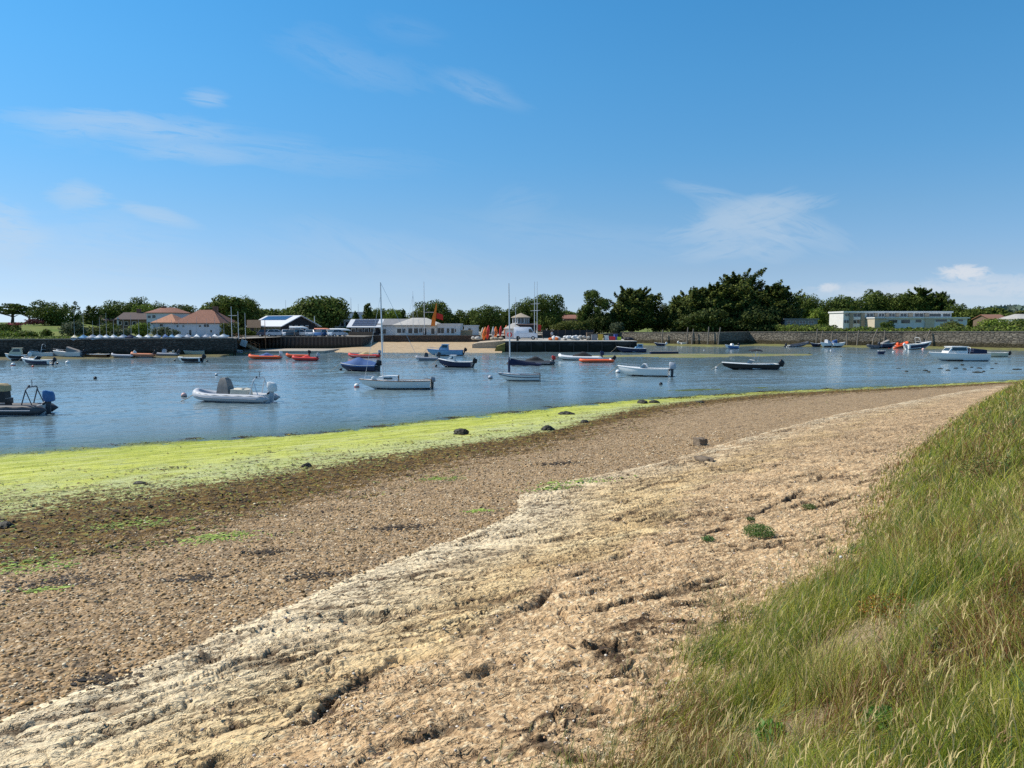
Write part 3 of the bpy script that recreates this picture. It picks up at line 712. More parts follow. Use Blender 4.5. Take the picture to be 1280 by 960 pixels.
ST = [(0.448, 0.290, 0.134),(0.320, 0.207, 0.096),(0.554, 0.383, 0.201),(0.171, 0.115, 0.057),(0.426, 0.331, 0.211),(0.597, 0.373, 0.174),(0.341, 0.260, 0.163),(0.789, 0.653, 0.440)]
x, y, r = polar_pts(75000, 4.5, 32, -46, 40, .8); T = look('T', x, y); C_ = look('c', x, y)
k_ = (T > 1.85 + .3 * rng.normal(0, 1, len(T))) & (C_ < .05 * rng.normal(0, 1, len(T)))
x, y, r = x[k_], y[k_], r[k_]; n = len(x)
A1 = stones(x, y, np.minimum(.024, np.exp(rng.normal(-4.6, .45, n))) * (.9 + r * .035), pick(ST, n))
x, y, r = polar_pts(42000, 2.8, 26, -30, 38, .8); C_ = look('c', x, y); Q_ = look('q', x, y)
sa_ = terrain(x, y)[2]
k_ = (C_ > .1) & (Q_ < .4) & (rng.uniform(0, 1, len(x)) < .08 + .6 * sa_ * sstep(-.1, .35, fbm(x / 1.1, y / .8, 3, 121)))
x, y, r = x[k_], y[k_], r[k_]; n = len(x)
A2 = stones(x, y, np.minimum(.018, np.exp(rng.normal(-4.85, .45, n))) * (.9 + r * .03), pick([(.60,.42,.24),(.50,.31,.17),(.68,.55,.38),(.42,.28,.18),(.72,.64,.52),(.45,.40,.36)], n))
v, f, c = join([A1, A2])
peb = link_mesh('pebbles', np_mesh('pebbles', v, f, [mat_attr('pebble_stone', .9, 0, .08)], colors={'col': c}, smooth=True))
tag(peb, 'small brown, grey and orange pebbles strewn over the beach', 'pebbles', kind='stuff')
# brown weed: crumpled fronds
def fronds(x, y, size, cols, lift=.03):
    n = len(x); z, _, _ = terrain(x, y)
    a = rng.uniform(0, 2 * math.pi, n); d = np.stack([np.cos(a), np.sin(a)], 1); s = np.stack([-d[:, 1], d[:, 0]], 1)
    V_ = np.zeros((n, 6, 3)); hh_ = rng.uniform(.1, 1, (n, 3)) * lift * (size / .08)[:, None]
    for i in range(3):
        wv = size * (.16, .30, .08)[i] * rng.uniform(.7, 1.4, n)
        off = d * (size * (i - 1) * .6)[:, None]
        for k, sg in enumerate((-1, 1)):
            V_[:, i * 2 + k, 0] = x + off[:, 0] + s[:, 0] * wv * sg; V_[:, i * 2 + k, 1] = y + off[:, 1] + s[:, 1] * wv * sg
            V_[:, i * 2 + k, 2] = z + hh_[:, i] + rng.uniform(0, .5, n) * lift * .5
    b = (np.arange(n) * 6)[:, None, None]
    return V_.reshape(-1, 3), (b + np.array([[[0, 1, 3, 2], [2, 3, 5, 4]]])).reshape(-1, 4), np.repeat(cols, 6, 0)
x, y, r = polar_pts(170000, 10, 75, -48, 40, 1.0); T = look('T', x, y)
clump = fbm(x / .7, y / .5, 3, 131); band = T + .65 * fbm(x / 2.5, y / 1.3, 4, 133)
pr = .9 * sstep(-.1, .02, T + .03 * clump) * (1 - sstep(.03, .10, T)) * sstep(.0, .3, fbm(x / 1.5, y / 1.5, 2, 134)) + sstep(.55, 1.15, band) * (1 - sstep(1.75, 2.25, band)) + .02 * (T > 0) * (T < 2.6) + .5 * (T > -.02) * (T < .05)
k_ = (rng.uniform(0, 1, len(x)) < pr * sstep(-.35, .25, clump)) & (T > -.03)
x, y, r = x[k_], y[k_], r[k_]; n = len(x)
W1 = fronds(x, y, np.exp(rng.normal(-2.75, .3, n)) * (.75 + r * .012), pick([(.05,.028,.010),(.11,.06,.014),(.18,.115,.02),(.26,.20,.035),(.20,.24,.04)], n, .4))
x, y, r = polar_pts(40000, 12, 75, -48, 35, 1.0); T = look('T', x, y)
k_ = (rng.uniform(0, 1, len(x)) < sstep(.0, .5, fbm(x / .9, y / .4, 3, 137)) * .6) & (T > .02) & (T < .95)
x, y, r = x[k_], y[k_], r[k_]; n = len(x)
W2 = fronds(x, y, np.exp(rng.normal(-2.9, .3, n)) * (.75 + r * .012), pick([(.16,.22,.03),(.28,.38,.05),(.40,.50,.09),(.46,.52,.16)], n, .3), .018)
x, y, r = polar_pts(60000, 3, 30, -40, 36, .9); C_ = look('c', x, y); cv_ = terrain(x, y)[1]
k_ = (C_ > .2) & (look('q', x, y) < .3) & (rng.uniform(0, 1, len(x)) < sstep(.45, 1.0, cv_) * sstep(.0, .35, fbm(x / 1.4, y / 1.0, 3, 139)))
x, y, r = x[k_], y[k_], r[k_]; n = len(x)
W3 = fronds(x, y, np.exp(rng.normal(-3.5, .35, n)) * (.9 + r * .03), pick([(.05,.03,.015),(.09,.055,.028),(.15,.095,.05)], n, .4), .03)
GP, DP = [(22,707,.5,.10),(62,736,.16,.06),(270,672,.45,.1),(598,640,.15,.12),(720,604,.5,.12),(690,612,.3,.1),(550,598,.3,.1),(160,655,.5,.12)], [(70,727,.4,.07),(238,722,.22,.06),(398,720,.2,.08),(330,690,.18,.08),(68,557,.5,0),(132,556,.4,0),(228,549,.5,0),(300,547,.3,0),(352,543,.6,0),(402,540,.5,0),(470,533,.4,0),(560,523,.4,0),(640,515,.7,0),(690,509,.6,0),(748,504,.6,0),(850,497,.8,0),(905,493,.9,0),(950,489.5,.9,0),(1040,486,1.0,0),(130,850,.16,.05),(500,660,.3,.1),(700,580,.4,.15)]
WX = []
for lst, cols_ in ((GP, [(.26,.36,.05),(.36,.46,.08),(.17,.24,.03)]), (DP, [(.05,.03,.012),(.10,.06,.02),(.03,.02,.01)])):
    for px_, py_, a_, b_ in lst:
        g = base_hit(px_, py_); m_ = int(260 * a_ / .3); x = g.x + rng.normal(0, a_, m_); y = g.y + rng.normal(0, a_ * .6, m_)
        WX.append(fronds(x, y, np.exp(rng.normal(-3.1, .3, m_)) * (.9 + g.y * .015), pick(cols_, m_, .3), .015))
v, f, c = join([W1, W2, W3] + WX)
wee = link_mesh('seaweed', np_mesh('seaweed', v, f, [mat_attr('seaweed_fronds', .6, .12, .3)], colors={'col': c}))
tag(wee, 'brown and green seaweed fronds stranded along the tide line', 'seaweed', kind='stuff')
# ---------------------------------------------------------------- rocks
def rock(px, py, sx_, sy_, sz_, col, label, seed, name='rock', weedy=False, level=None, cubic=.0, group=None):
    g = base_hit(px, py) if level is None else G(px, py, level)
    base = float(terrain(np.array([g.x]), np.array([g.y]), False)[0]) if level is None else level
    bm = bmesh.new(); bmesh.ops.create_icosphere(bm, subdivisions=4, radius=1)
    P = np.array([v.co[:] for v in bm.verts])
    if cubic:
        m = np.abs(P).max(1)[:, None]; P = P * (1 - cubic) + P / m * cubic * .85
    d = 1 + .30 * fbm(P[:, 0] * 1.1 + seed, P[:, 1] * 1.1 + P[:, 2], 3, seed) + (.18 if weedy else .06) * fbm(P[:, 0] * 5 + seed, P[:, 1] * 5 + P[:, 2] * 4, 3, seed + 1)
    P = P * d[:, None] * np.array([[sx_, sy_, sz_]])
    P[:, 2] = np.maximum(P[:, 2], -sz_ * .25)
    for v, q in zip(bm.verts, P): v.co = q
    o = MB().bm(bm, not cubic).build(name, col, None)
    o.location = (g.x, g.y, base + sz_ * .15); o.rotation_euler.z = seed * 1.7
    tag(o, label, 'rock', group); return o
M_ROCK = mat('sandstone', (.19,.145,.10), .9, var=.35, scale=6, bump=.01, dirt=(.10,.07,.05))
M_WEEDR = mat('weed_on_rock', (.025,.022,.010), .6, var=.5, scale=9, bump=.02, dirt=(.07,.06,.015))
rock(875, 556, .27, .2, .25, M_ROCK, 'upright squarish brown rock standing on the pale crust', 3, cubic=.8)
rock(880, 577, .33, .16, .10, M_ROCK, 'flat brown slab lying on the crust below the upright rock', 5, cubic=.6)
rock(576, 543, .36, .28, .22, M_WEEDR, 'black weed covered rock on the green algae, left of its pair', 7, 'weedy_rock', True)
rock(685, 537, .32, .26, .18, M_WEEDR, 'black weed covered rock at the brown weed edge, right of its pair', 8, 'weedy_rock', True)
rock(708, 518, .45, .3, .14, M_WEEDR, 'low brown weed mound nearest the waterline in mid beach', 9, 'weedy_rock', True)
rock(731, 528, .25, .2, .12, M_WEEDR, 'small dark weedy lump right of the two black rocks', 10, 'weedy_rock', True)
rock(175, 605, .20, .12, .07, M_WEEDR, 'flat dark lump of weed alone on the pale green algae', 11, 'weedy_rock', True)
rock(383, 584, .22, .16, .12, M_WEEDR, 'small dark lump where green algae meets brown weed at left', 12, 'weedy_rock', True)
rock(5, 660, .18, .14, .12, M_WEEDR, 'dark weedy rock at the very left edge of the beach', 13, 'weedy_rock', True)
rock(803, 504, .5, .3, .18, M_WEEDR, 'dark weedy rock at the waterline left of the far shore bend', 14, 'weedy_rock', True)
rock(818, 503.5, .35, .3, .14, M_WEEDR, 'smaller dark weedy rock touching the one at the waterline', 15, 'weedy_rock', True)
rock(875, 504, .3, .2, .12, M_WEEDR, 'little dark lump in the weed band beyond the waterline rocks', 16, 'weedy_rock', True)
# ================================================================ the far side of the harbour
def rampattr(cols): return cols
M_CROWN = mat_attr('tree_foliage', .7, .22, .15)
M_BARK = mat('bark', (.09,.065,.045), .95, var=.35, scale=4)
def land_z(x, y):
    """far ground: quay level, rising to the lawns at the left and a little behind"""
    x = np.asarray(x, float); y = np.asarray(y, float)
    b = x / np.maximum(y, 1)
    z = 2.62 + 0 * x
    z = z + 2.5 * sstep(142, 168, y) * (1 - sstep(-.56, -.50, b)) + .9 * sstep(190, 320, y) + .5 * sstep(185, 260, y) * sstep(.2, .4, b)
    return z
def lz(x, y): return float(land_z(np.array([x]), np.array([y]))[0])
QW = [(V(-260, 420, 104).x, 104.0), (V(292, 420, 124).x, 124.0), (V(300, 420, 150).x, 150.0), (V(452, 420, 150).x, 150.0), (V(466, 420, 163).x, 163.0), (V(620, 420, 163).x, 163.0),
      (V(640, 420, 172).x, 172.0), (V(775, 415, 198).x, 198.0), (V(897, 415, 178).x, 178.0), (V(936, 415, 189).x, 189.0), (V(1000, 415, 180).x, 180.0), (V(1130, 415, 168).x, 168.0), (V(1420, 415, 140).x, 140.0), (V(1700, 415, 120).x, 120.0)]
qx = [q[0] for q in QW]; qy = [q[1] for q in QW]
def mat_ground():
    m, w, out = new_mat('turf'); g = w.n('ShaderNodeNewGeometry').outputs['Position']
    n = w.noise(g, .25, 6, .65); n2 = w.noise(g, 2.2, 4, .6)
    c = w.mix(w.ss(.35, .65, n), (.10,.15,.030), (.19,.20,.06)); c = w.mix(w.math('MULTIPLY', w.ss(.5, .7, n2), .5), c, (.06,.09,.02))
    sx_ = w.n('ShaderNodeSeparateXYZ', {0: g}).outputs
    b = w.math('DIVIDE', sx_[0], sx_[1])
    yard = w.math('MULTIPLY', w.ss(-.52, -.42, b), w.math('SUBTRACT', 1.0, w.ss(.10, .13, b)))
    c = w.mix(yard, c, w.mix(n2, (.22,.20,.17), (.36,.33,.28)))
    bs = w.n('ShaderNodeBsdfPrincipled', {'Base Color': c, 'Roughness': .95, 'Specular IOR Level': .1})
    w.nt.links.new(bs.outputs[0], out.inputs[0]); return m
cols_x = sorted(set(list(np.linspace(-260, 330, 240)) + [v for q in qx for v in (q, q + .02)]))
rows = [0, .3, 1, 2, 4, 7, 11, 16, 22, 30, 40, 55, 75, 100, 140, 200, 320, 600, 1200, 4000, 9000]
vx, vy = [], []
for t in rows:
    for x in cols_x:
        vx.append(x * (1 + (t / 400 if t > 100 else 0))); vy.append(float(np.interp(x, qx, qy)) + .25 + t)
vx, vy = np.array(vx), np.array(vy); nn_ = len(cols_x)
i = np.arange((len(rows) - 1) * (nn_ - 1)); b0 = (i // (nn_ - 1)) * nn_ + i % (nn_ - 1)
lf = np.stack([b0, b0 + 1, b0 + nn_ + 1, b0 + nn_], 1)
vz = land_z(vx, vy)
land = link_mesh('ground', np_mesh('ground', np.stack([vx, vy, vz], 1), lf, [mat_ground()], smooth=True)); tag(land, kind='structure')
# ---------------------------------------------------------------- walls
def mat_wall(name, c1, c2, mortar, brick=(.9, .38), weed=1.1, weedc=(.035, .032, .018), rough=.9, vert=False):
    m, w, out = new_mat(name); tc = w.n('ShaderNodeTexCoord').outputs['UV']; g = w.n('ShaderNodeNewGeometry').outputs['Position']
    if vert:
        wv = w.n('ShaderNodeTexWave', {'Vector': tc, 'Scale': .42, 'Distortion': 1.2, 'Detail': 1}, wave_type='BANDS', bands_direction='X').outputs['Fac']
        c = w.mix(w.ss(.2, .6, wv), c1, c2); h = wv; dist = .15
    else:
        vo = w.n('ShaderNodeTexVoronoi', {'Vector': w.n('ShaderNodeMapping', {'Vector': tc, 'Scale': (1 / brick[0], 1 / brick[1], 1)}).outputs[0], 'Scale': 1.0, 'Randomness': .8})
        ed = w.n('ShaderNodeTexVoronoi', {'Vector': w.n('ShaderNodeMapping', {'Vector': tc, 'Scale': (1 / brick[0], 1 / brick[1], 1)}).outputs[0], 'Scale': 1.0, 'Randomness': .8}, feature='DISTANCE_TO_EDGE').outputs[0]
        f = w.n('ShaderNodeSeparateColor', {0: vo.outputs['Color']}).outputs[0]
        c = w.mix(f, c1, c2); c = w.mix(w.math('SUBTRACT', 1.0, w.ss(.02, .12, ed)), c, mortar); h = w.ss(.0, .15, ed); dist = .06
    n = w.noise(g, .8, 5, .65); c = w.mix(w.math('MULTIPLY', w.ss(.45, .7, n), .5), c, tuple(v * .45 for v in c1))
    z = w.n('ShaderNodeSeparateXYZ', {0: g}).outputs[2]
    k = w.math('SUBTRACT', 1.0, w.ss(weed - .25, weed + .25, w.math('ADD', z, w.math('MULTIPLY', w.math('SUBTRACT', n, .5), 1.1))))
    c = w.mix(w.math('MULTIPLY', k, .85), c, weedc)
    bp = w.n('ShaderNodeBump', {'Height': h, 'Distance': dist})
    b = w.n('ShaderNodeBsdfPrincipled', {'Base Color': c, 'Roughness': rough, 'Specular IOR Level': .2, 'Normal': bp})
    w.nt.links.new(b.outputs[0], out.inputs[0]); return m
def wall(name, pts, zb, zt, th, m, label=None, cat='wall', cap=None, caph=.18):
    """a wall along plan points, with its own thickness; zt may vary per point"""
    n = len(pts); P = [Vector((p[0], p[1], 0)) for p in pts]
    zts = zt if isinstance(zt, (list, tuple)) else [zt] * n
    segs = []; u = 0
    vs, fs, uvs = [], [], []
    # subdivide
    Q, Z, U = [], [], []
    for i in range(n - 1):
        L = (P[i + 1] - P[i]).length; k = max(1, int(L / 2.0))
        for j in range(k):
            t = j / k; Q.append(P[i].lerp(P[i + 1], t)); Z.append(zts[i] * (1 - t) + zts[i + 1] * t); U.append(u + L * t)
        u += L
    Q.append(P[-1]); Z.append(zts[-1]); U.append(u)
    back = []
    for i in range(len(Q)):
        d = (Q[min(i + 1, len(Q) - 1)] - Q[max(i - 1, 0)]).normalized(); back.append(Vector((-d.y, d.x, 0)) * th)
    rz = random.Random(len(Q))
    for i, (q, z, b) in enumerate(zip(Q, Z, back)):
        zz = z + rz.uniform(-.03, .03)
        vs += [(q.x, q.y, zb), (q.x, q.y, zz), (q.x + b.x, q.y + b.y, zz), (q.x + b.x, q.y + b.y, zb)]
    me = bpy.data.meshes.new(name); uvf = []
    for i in range(len(Q) - 1):
        a = 4 * i
        for j in range(3):
            fs.append((a + j, a + 4 + j, a + 5 + j, a + 1 + j))
            v0, v1 = ((0, Z[i] - zb), (Z[i] - zb, Z[i] - zb + th), (0, Z[i] - zb))[j]
            uvf += [(U[i], v0), (U[i + 1], v0), (U[i + 1], v1), (U[i], v1)]
    fs += [(3, 2, 1, 0), tuple(4 * (len(Q) - 1) + k for k in range(4))]; uvf += [(0, 0), (0, 2), (th, 2), (th, 0), (0, 0), (0, 2), (th, 2), (th, 0)]
    me.from_pydata(vs, [], fs); uv = me.uv_layers.new(name='UVMap')
    for k, c in enumerate(uvf): uv.data[k].uv = c
    me.materials.append(m); me.update()
    o = link_mesh(name, me)
    if label: tag(o, label, cat)
    if cap:
        cm = MB()
        for i in range(len(Q) - 1):
            a, b = Q[i], Q[i + 1]; ba, bb = back[i], back[i + 1]; e = -ba.normalized() * .07; e2 = -bb.normalized() * .07
            cm.add([(a.x + e.x, a.y + e.y, Z[i] - .0), (b.x + e2.x, b.y + e2.y, Z[i + 1]), (b.x + bb.x * 1.04, b.y + bb.y * 1.04, Z[i + 1]), (a.x + ba.x * 1.04, a.y + ba.y * 1.04, Z[i]),
                    (a.x + e.x, a.y + e.y, Z[i] + caph), (b.x + e2.x, b.y + e2.y, Z[i + 1] + caph), (b.x + bb.x * 1.04, b.y + bb.y * 1.04, Z[i + 1] + caph), (a.x + ba.x * 1.04, a.y + ba.y * 1.04, Z[i] + caph)],
                   [(0, 1, 5, 4), (4, 5, 6, 7), (2, 3, 7, 6), (0, 4, 7, 3), (1, 2, 6, 5)])
        cm.build('coping', cap, o)
    return o
M_STONE = mat_wall('harbour_stone', (.30,.26,.20), (.15,.13,.105), (.08,.07,.055), (.8,.35), 1.25, (.05,.04,.018))
M_QUAY = mat_wall('old_quay_stone', (.13,.115,.095), (.07,.06,.05), (.045,.04,.033), (.62,.26), .9)
M_PILE = mat_wall('sheet_piling', (.10,.085,.07), (.055,.045,.04), (.03,.03,.03), weed=1.0, vert=True)
M_PIER = mat_wall('pier_concrete', (.06,.055,.05), (.035,.032,.03), (.02,.02,.02), (2.4,1.0), 1.3, (.018,.018,.012))
M_TERR = mat_wall('terrace_brick', (.15,.11,.085), (.09,.07,.055), (.06,.05,.04), (.5,.2), .2)
M_COP = mat('coping_concrete', (.36,.33,.28), .9, var=.25, dirt=(.16,.14,.11))
M_COPD = mat('coping_dark', (.20,.18,.15), .9, var=.3)
wall('quay_wall', QW[0:2], -1, 2.72, .9, M_QUAY, 'long dark old stone quay wall behind the moored boats at the left', cap=M_COPD)
wall('quay_wall', [(QW[1][0] + .02, 124.8), QW[2]], -1, 2.6, .9, M_QUAY, 'short return of the dark quay running back beside the ramp', cap=M_COPD)
wall('quay_wall', [QW[2], QW[3]], -1, 2.55, .9, M_PILE, 'dark sheet piled quay wall in front of the row of parked cars', cap=M_COPD)
wall('quay_wall', [(QW[3][0] + .02, 150.8), QW[4]], -.5, 2.5, .7, M_QUAY, 'short wall running back from the piled quay to the beach steps', cap=M_COPD)
wall('terrace_wall', [QW[4], QW[5]], .3, 2.7, .5, M_TERR, 'low brown brick terrace wall between the club house and the sandy beach', cap=M_COPD, caph=.1)
RZ = [3.15, 3.1, 3.25, 3.3, 3.35, 3.45, 3.75, 3.8]
wall('harbour_wall', [QW[6], QW[7]], -1, [2.3, 2.9], .8, M_STONE, 'low stone wall behind the crates on the pier')
wall('harbour_wall', [(QW[7][0] + .05, QW[7][1]), QW[8], QW[9], QW[10], QW[11], QW[12], QW[13]], -1, [3.05, 3.15, 3.2, 3.3, 3.45, 3.75, 3.8], 1.0, M_STONE, 'long grey rubble stone sea wall along the right side of the harbour', cap=M_COPD, caph=.12)
# the pier
pr = MB(); x0, x1 = V(632, 430, 140).x, V(796, 430, 140).x
pier = empty('pier', ((x0 + x1) / 2, 150, 0), 0, 'black low concrete pier carrying the van, the crates and the nets', 'pier')
lx = (x1 - x0) / 2
wl = wall('pier_face', [(-lx, -10), (lx, -10), (lx + 3, 20), (lx - 6, 21.9)], -1, 1.9, .6, M_PIER, cap=None); wl.parent = pier
MB().box(-lx - .1, lx + .05, -10.06, 21.5, 1.9, 2.04).build('deck', mat('pier_deck', (.44,.40,.34), .9, var=.3, dirt=(.25,.22,.18)), pier)
for k in range(9): MB().box(-lx + 2 + k * 2.6, -lx + 2.22 + k * 2.6, -10.25, -10.0, -.8, 1.8).build('fender', mat('wet_timber', (.035,.03,.025), .8), pier)
sm = MB(); xa, xb = V(590, 430, 146).x, x0 - .1
sm.prism([(xa, -.4), (xb, -.4), (xb, 1.93), (xa + 1.0, 1.5), (xa, 1.25)], 'y', 146.5, 170)
tag(sm.build('slipway', mat('slip_concrete', (.46,.38,.28), .9, var=.3, dirt=(.25,.2,.12))), 'pale sandy concrete slip beside the upright kayaks', 'slipway')
wm = MB(); wm.loft([[(V(617,436,140).x, 140 + k * 3.2, -.3), (V(619,436,140).x + .2, 140 + k * 3.2, 1.0), (x0 - .12, 140 + k * 3.2, 1.55), (x0 - .12, 140 + k * 3.2, -.3)] for k in range(3)], False)
tag(wm.build('pier_ramp', mat('green_weed_stone', (.17,.16,.04), .95, var=.5, scale=2, bump=.05, dirt=(.07,.07,.02))), 'short weed covered yellow green ramp at the left end of the pier', 'ramp')
# mud, hard, sandbank, far beach
def mat_mud(name, a, b, sc=.5):
    m, w, out = new_mat(name); g = w.n('ShaderNodeNewGeometry').outputs['Position']
    n = w.noise(w.n('ShaderNodeMapping', {'Vector': g, 'Scale': (1, 2.2, 1)}).outputs[0], sc, 6, .65)
    n2 = w.noise(g, 4, 4, .6)
    c = w.mix(w.ss(.38, .62, n), a, b); c = w.mix(w.math('MULTIPLY', w.ss(.45, .7, n2), .45), c, tuple(v * .45 for v in a))
    bs = w.n('ShaderNodeBsdfPrincipled', {'Base Color': c, 'Roughness': .75, 'Specular IOR Level': .2, 'Normal': w.n('ShaderNodeBump', {'Height': n2, 'Distance': .08})})
    w.nt.links.new(bs.outputs[0], out.inputs[0]); return m
def sheet(name, x0, x1, y0f, y1f, zf, m, nx=80, ny=14, kind='structure'):
    X_, Y_, Z_ = [], [], []
    for j in range(ny):
        for i in range(nx):
            x = x0 + (x1 - x0) * i / (nx - 1); a, b = y0f(x), y1f(x); y = a + (b - a) * j / (ny - 1); X_.append(x); Y_.append(y); Z_.append(0)
    X_, Y_ = np.array(X_), np.array(Y_); Z_ = zf(X_, Y_)
    i = np.arange((ny - 1) * (nx - 1)); b0 = (i // (nx - 1)) * nx + i % (nx - 1)
    o = link_mesh(name, np_mesh(name, np.stack([X_, Y_, Z_], 1), np.stack([b0, b0 + 1, b0 + nx + 1, b0 + nx], 1), [m], smooth=True)); tag(o, kind=kind); return o
M_FB = mat_mud('far_beach_shingle', (.50,.37,.22), (.38,.28,.17), .8)
fbx0, fbx1 = V(395, 430, 145).x, V(628, 430, 145).x
sheet('far_beach', fbx0 - 6, fbx1, lambda x: 131.0, lambda x: 166.0, lambda X_, Y_: np.interp(Y_, [131, 136.5, 145, 163, 166], [-.3, 0, .45, 1.35, 1.45]) + .05 * fbm(X_ / 3, Y_ / 2, 3, 201) - .5 * (1 - sstep(fbx0 - 2, fbx0 + 9, X_)) , M_FB, 120, 40)
M_MUD = mat_mud('harbour_mud', (.10,.085,.05), (.15,.14,.05))
sheet('mud', V(-260,440,104).x, V(290,440,120).x, lambda x: float(np.interp(x, qx, qy)) - 8.5, lambda x: float(np.interp(x, qx, qy)) + .2, lambda X_, Y_: -.12 + .42 * sstep(-7.5, -1, Y_ - np.interp(X_, qx, qy)) + .06 * fbm(X_ / 4, Y_ / 2, 3, 205), M_MUD, 120, 16)
sheet('mud', QW[7][0] - 8, 170, lambda x: float(np.interp(x, qx, qy)) - 11, lambda x: float(np.interp(x, qx, qy)) + .3, lambda X_, Y_: -.14 + .5 * sstep(-10, -1, Y_ - np.interp(X_, qx, qy)) + .09 * fbm(X_ / 6, Y_ / 2, 3, 207), mat_mud('green_mud', (.13,.12,.055), (.20,.20,.06)), 160, 20)
M_BANKW = mat_mud('weed_bank', (.17,.19,.055), (.26,.22,.12), .25)
sx0, sx1 = V(725, 445, 125).x, V(1015, 443, 128).x
def bankz(X_, Y_):
    xc = (X_ - sx0) / (sx1 - sx0); yc = 121 + 7 * xc; wd2 = 9.0 * np.sqrt(np.clip(1 - (2 * xc - 1) ** 2, 0, 1)) * (.75 + .5 * fbm(X_ / 7, X_ * 0 + 3, 2, 209)) + .01
    return .13 * (1 - ((Y_ - yc) / wd2) ** 2).clip(-1, 1) + .03 * fbm(X_ / 2, Y_ / 2, 3, 211) - .02
sheet('sandbank', sx0, sx1, lambda x: 110.0, lambda x: 140.0, bankz, M_BANKW, 160, 50)
wx0, wx1 = V(800, 490, 56).x, V(1010, 490, 58).x
sheet('weed_bed', wx0, wx1, lambda x: 55.0, lambda x: 63.5, lambda X_, Y_: .055 * fbm(X_ / 3.0, Y_ / 1.2, 4, 213) - .018 - .05 * (1 - sstep(0, 2, X_ - wx0)) - .05 * (1 - sstep(0, 2, wx1 - X_)) - .06 * sstep(2.2, 4.5, np.abs(Y_ - 58.6)), mat_mud('wet_weed', (.06,.08,.02), (.12,.15,.03), 1.0), 120, 40)
hb = MB(); hb.box(V(268,440,136).x, V(408,440,136).x, 134, 147, -.3, .42, .1)
tag(hb.build('landing_stage', mat('hard_concrete', (.40,.35,.28), .9, var=.35, dirt=(.2,.17,.12)), None), 'long low pale landing stage at the foot of the piled quay', 'jetty')
# ---------------------------------------------------------------- trees
trng = np.random.RandomState(5)
def leafset(P, N_, size, cols, flat=.0):
    """leaf clumps: quads at P facing roughly along N_"""
    n = len(P); d = N_ + trng.normal(0, .55, (n, 3)); d[:, 2] += flat; d /= np.linalg.norm(d, axis=1)[:, None]
    a = np.cross(d, trng.normal(0, 1, (n, 3))); a /= np.linalg.norm(a, axis=1)[:, None]; b = np.cross(d, a)
    s = (size * trng.uniform(.6, 1.4, n))[:, None]; asp = trng.uniform(.5, .9, (n, 1))
    V_ = np.stack([P - a * s * .5, P - b * s * .5 * asp + d * s * .1, P + a * s * .5, P + b * s * .5 * asp - d * s * .12], 1).reshape(-1, 3)
    ci = np.array(cols)[trng.randint(0, len(cols), n)] * trng.uniform(.65, 1.35, (n, 1))
    return V_, np.arange(4 * n).reshape(-1, 4), np.repeat(ci, 4, 0)
PALS = {'dark': [(.06,.09,.018),(.085,.12,.022),(.115,.15,.026)], 'mid': [(0.068, 0.098, 0.017),(0.093, 0.123, 0.021),(0.119, 0.153, 0.027)], 'olive': [(.09,.11,.022),(.13,.14,.028),(.07,.085,.02)],
        'deep': [(0.039, 0.058, 0.014),(0.058, 0.078, 0.017),(0.078, 0.098, 0.022)], 'lime': [(.16,.22,.03),(.21,.27,.04),(.12,.17,.03)], 'grey': [(.10,.125,.065),(.14,.16,.09),(.08,.10,.05)], 'cyp': [(0.056, 0.085, 0.018),(0.094, 0.117, 0.021),(0.166, 0.183, 0.031),(0.044, 0.066, 0.018)], 'plum': [(.10,.03,.035),(.14,.05,.05)]}
def round_crown(w, h, d, n, pal, leaf, lobes=24, seed=0, low=.08, gaps=.0):
    rs = np.random.RandomState(seed); out = []
    per = max(20, n // lobes); Ps, Ns = [], []
    for k in range(lobes):
        if k == 0: c = np.array([0, 0, h * .5]); r = np.array([w * .44, d * .44, h * .46])
        else:
            a = rs.uniform(0, 2 * math.pi); zz = rs.uniform(low, .84); rad = math.sqrt(max(0, 1 - ((zz - .40) / .66) ** 2)) * .86
            c = np.array([math.cos(a) * rad * w * .5, math.sin(a) * rad * d * .5, zz * h]); q = rs.uniform(.15, .24)
            r = np.array([w * q * 1.15, d * q * 1.15, h * q * .95])
        m = per * (5 if k == 0 else 1)
        u = trng.normal(0, 1, (m, 3)); u /= np.linalg.norm(u, axis=1)[:, None]
        rr = trng.uniform(.5, 1.08, (m, 1)) ** .6
        p = c + u * rr * r; Ps.append(p); Ns.append(u / r * r.mean())
    m = n // 2; u = trng.normal(0, 1, (m, 3)); u /= np.linalg.norm(u, axis=1)[:, None]; q_ = trng.uniform(0, 1, (m, 1)) ** .45
    Ps.append(u * q_ * np.array([w * .43, d * .43, h * .44]) + np.array([0, 0, h * (.42 if low < .2 else .62)]) * np.array([1, 1, 1])); Ns.append(u)
    if low >= .2: Ps[-1][:, 2] = Ps[-1][:, 2] * .5 + h * .33
    P = np.concatenate(Ps); N_ = np.concatenate(Ns); N_ /= np.linalg.norm(N_, axis=1)[:, None]
    return leafset(P, N_, leaf, pal)
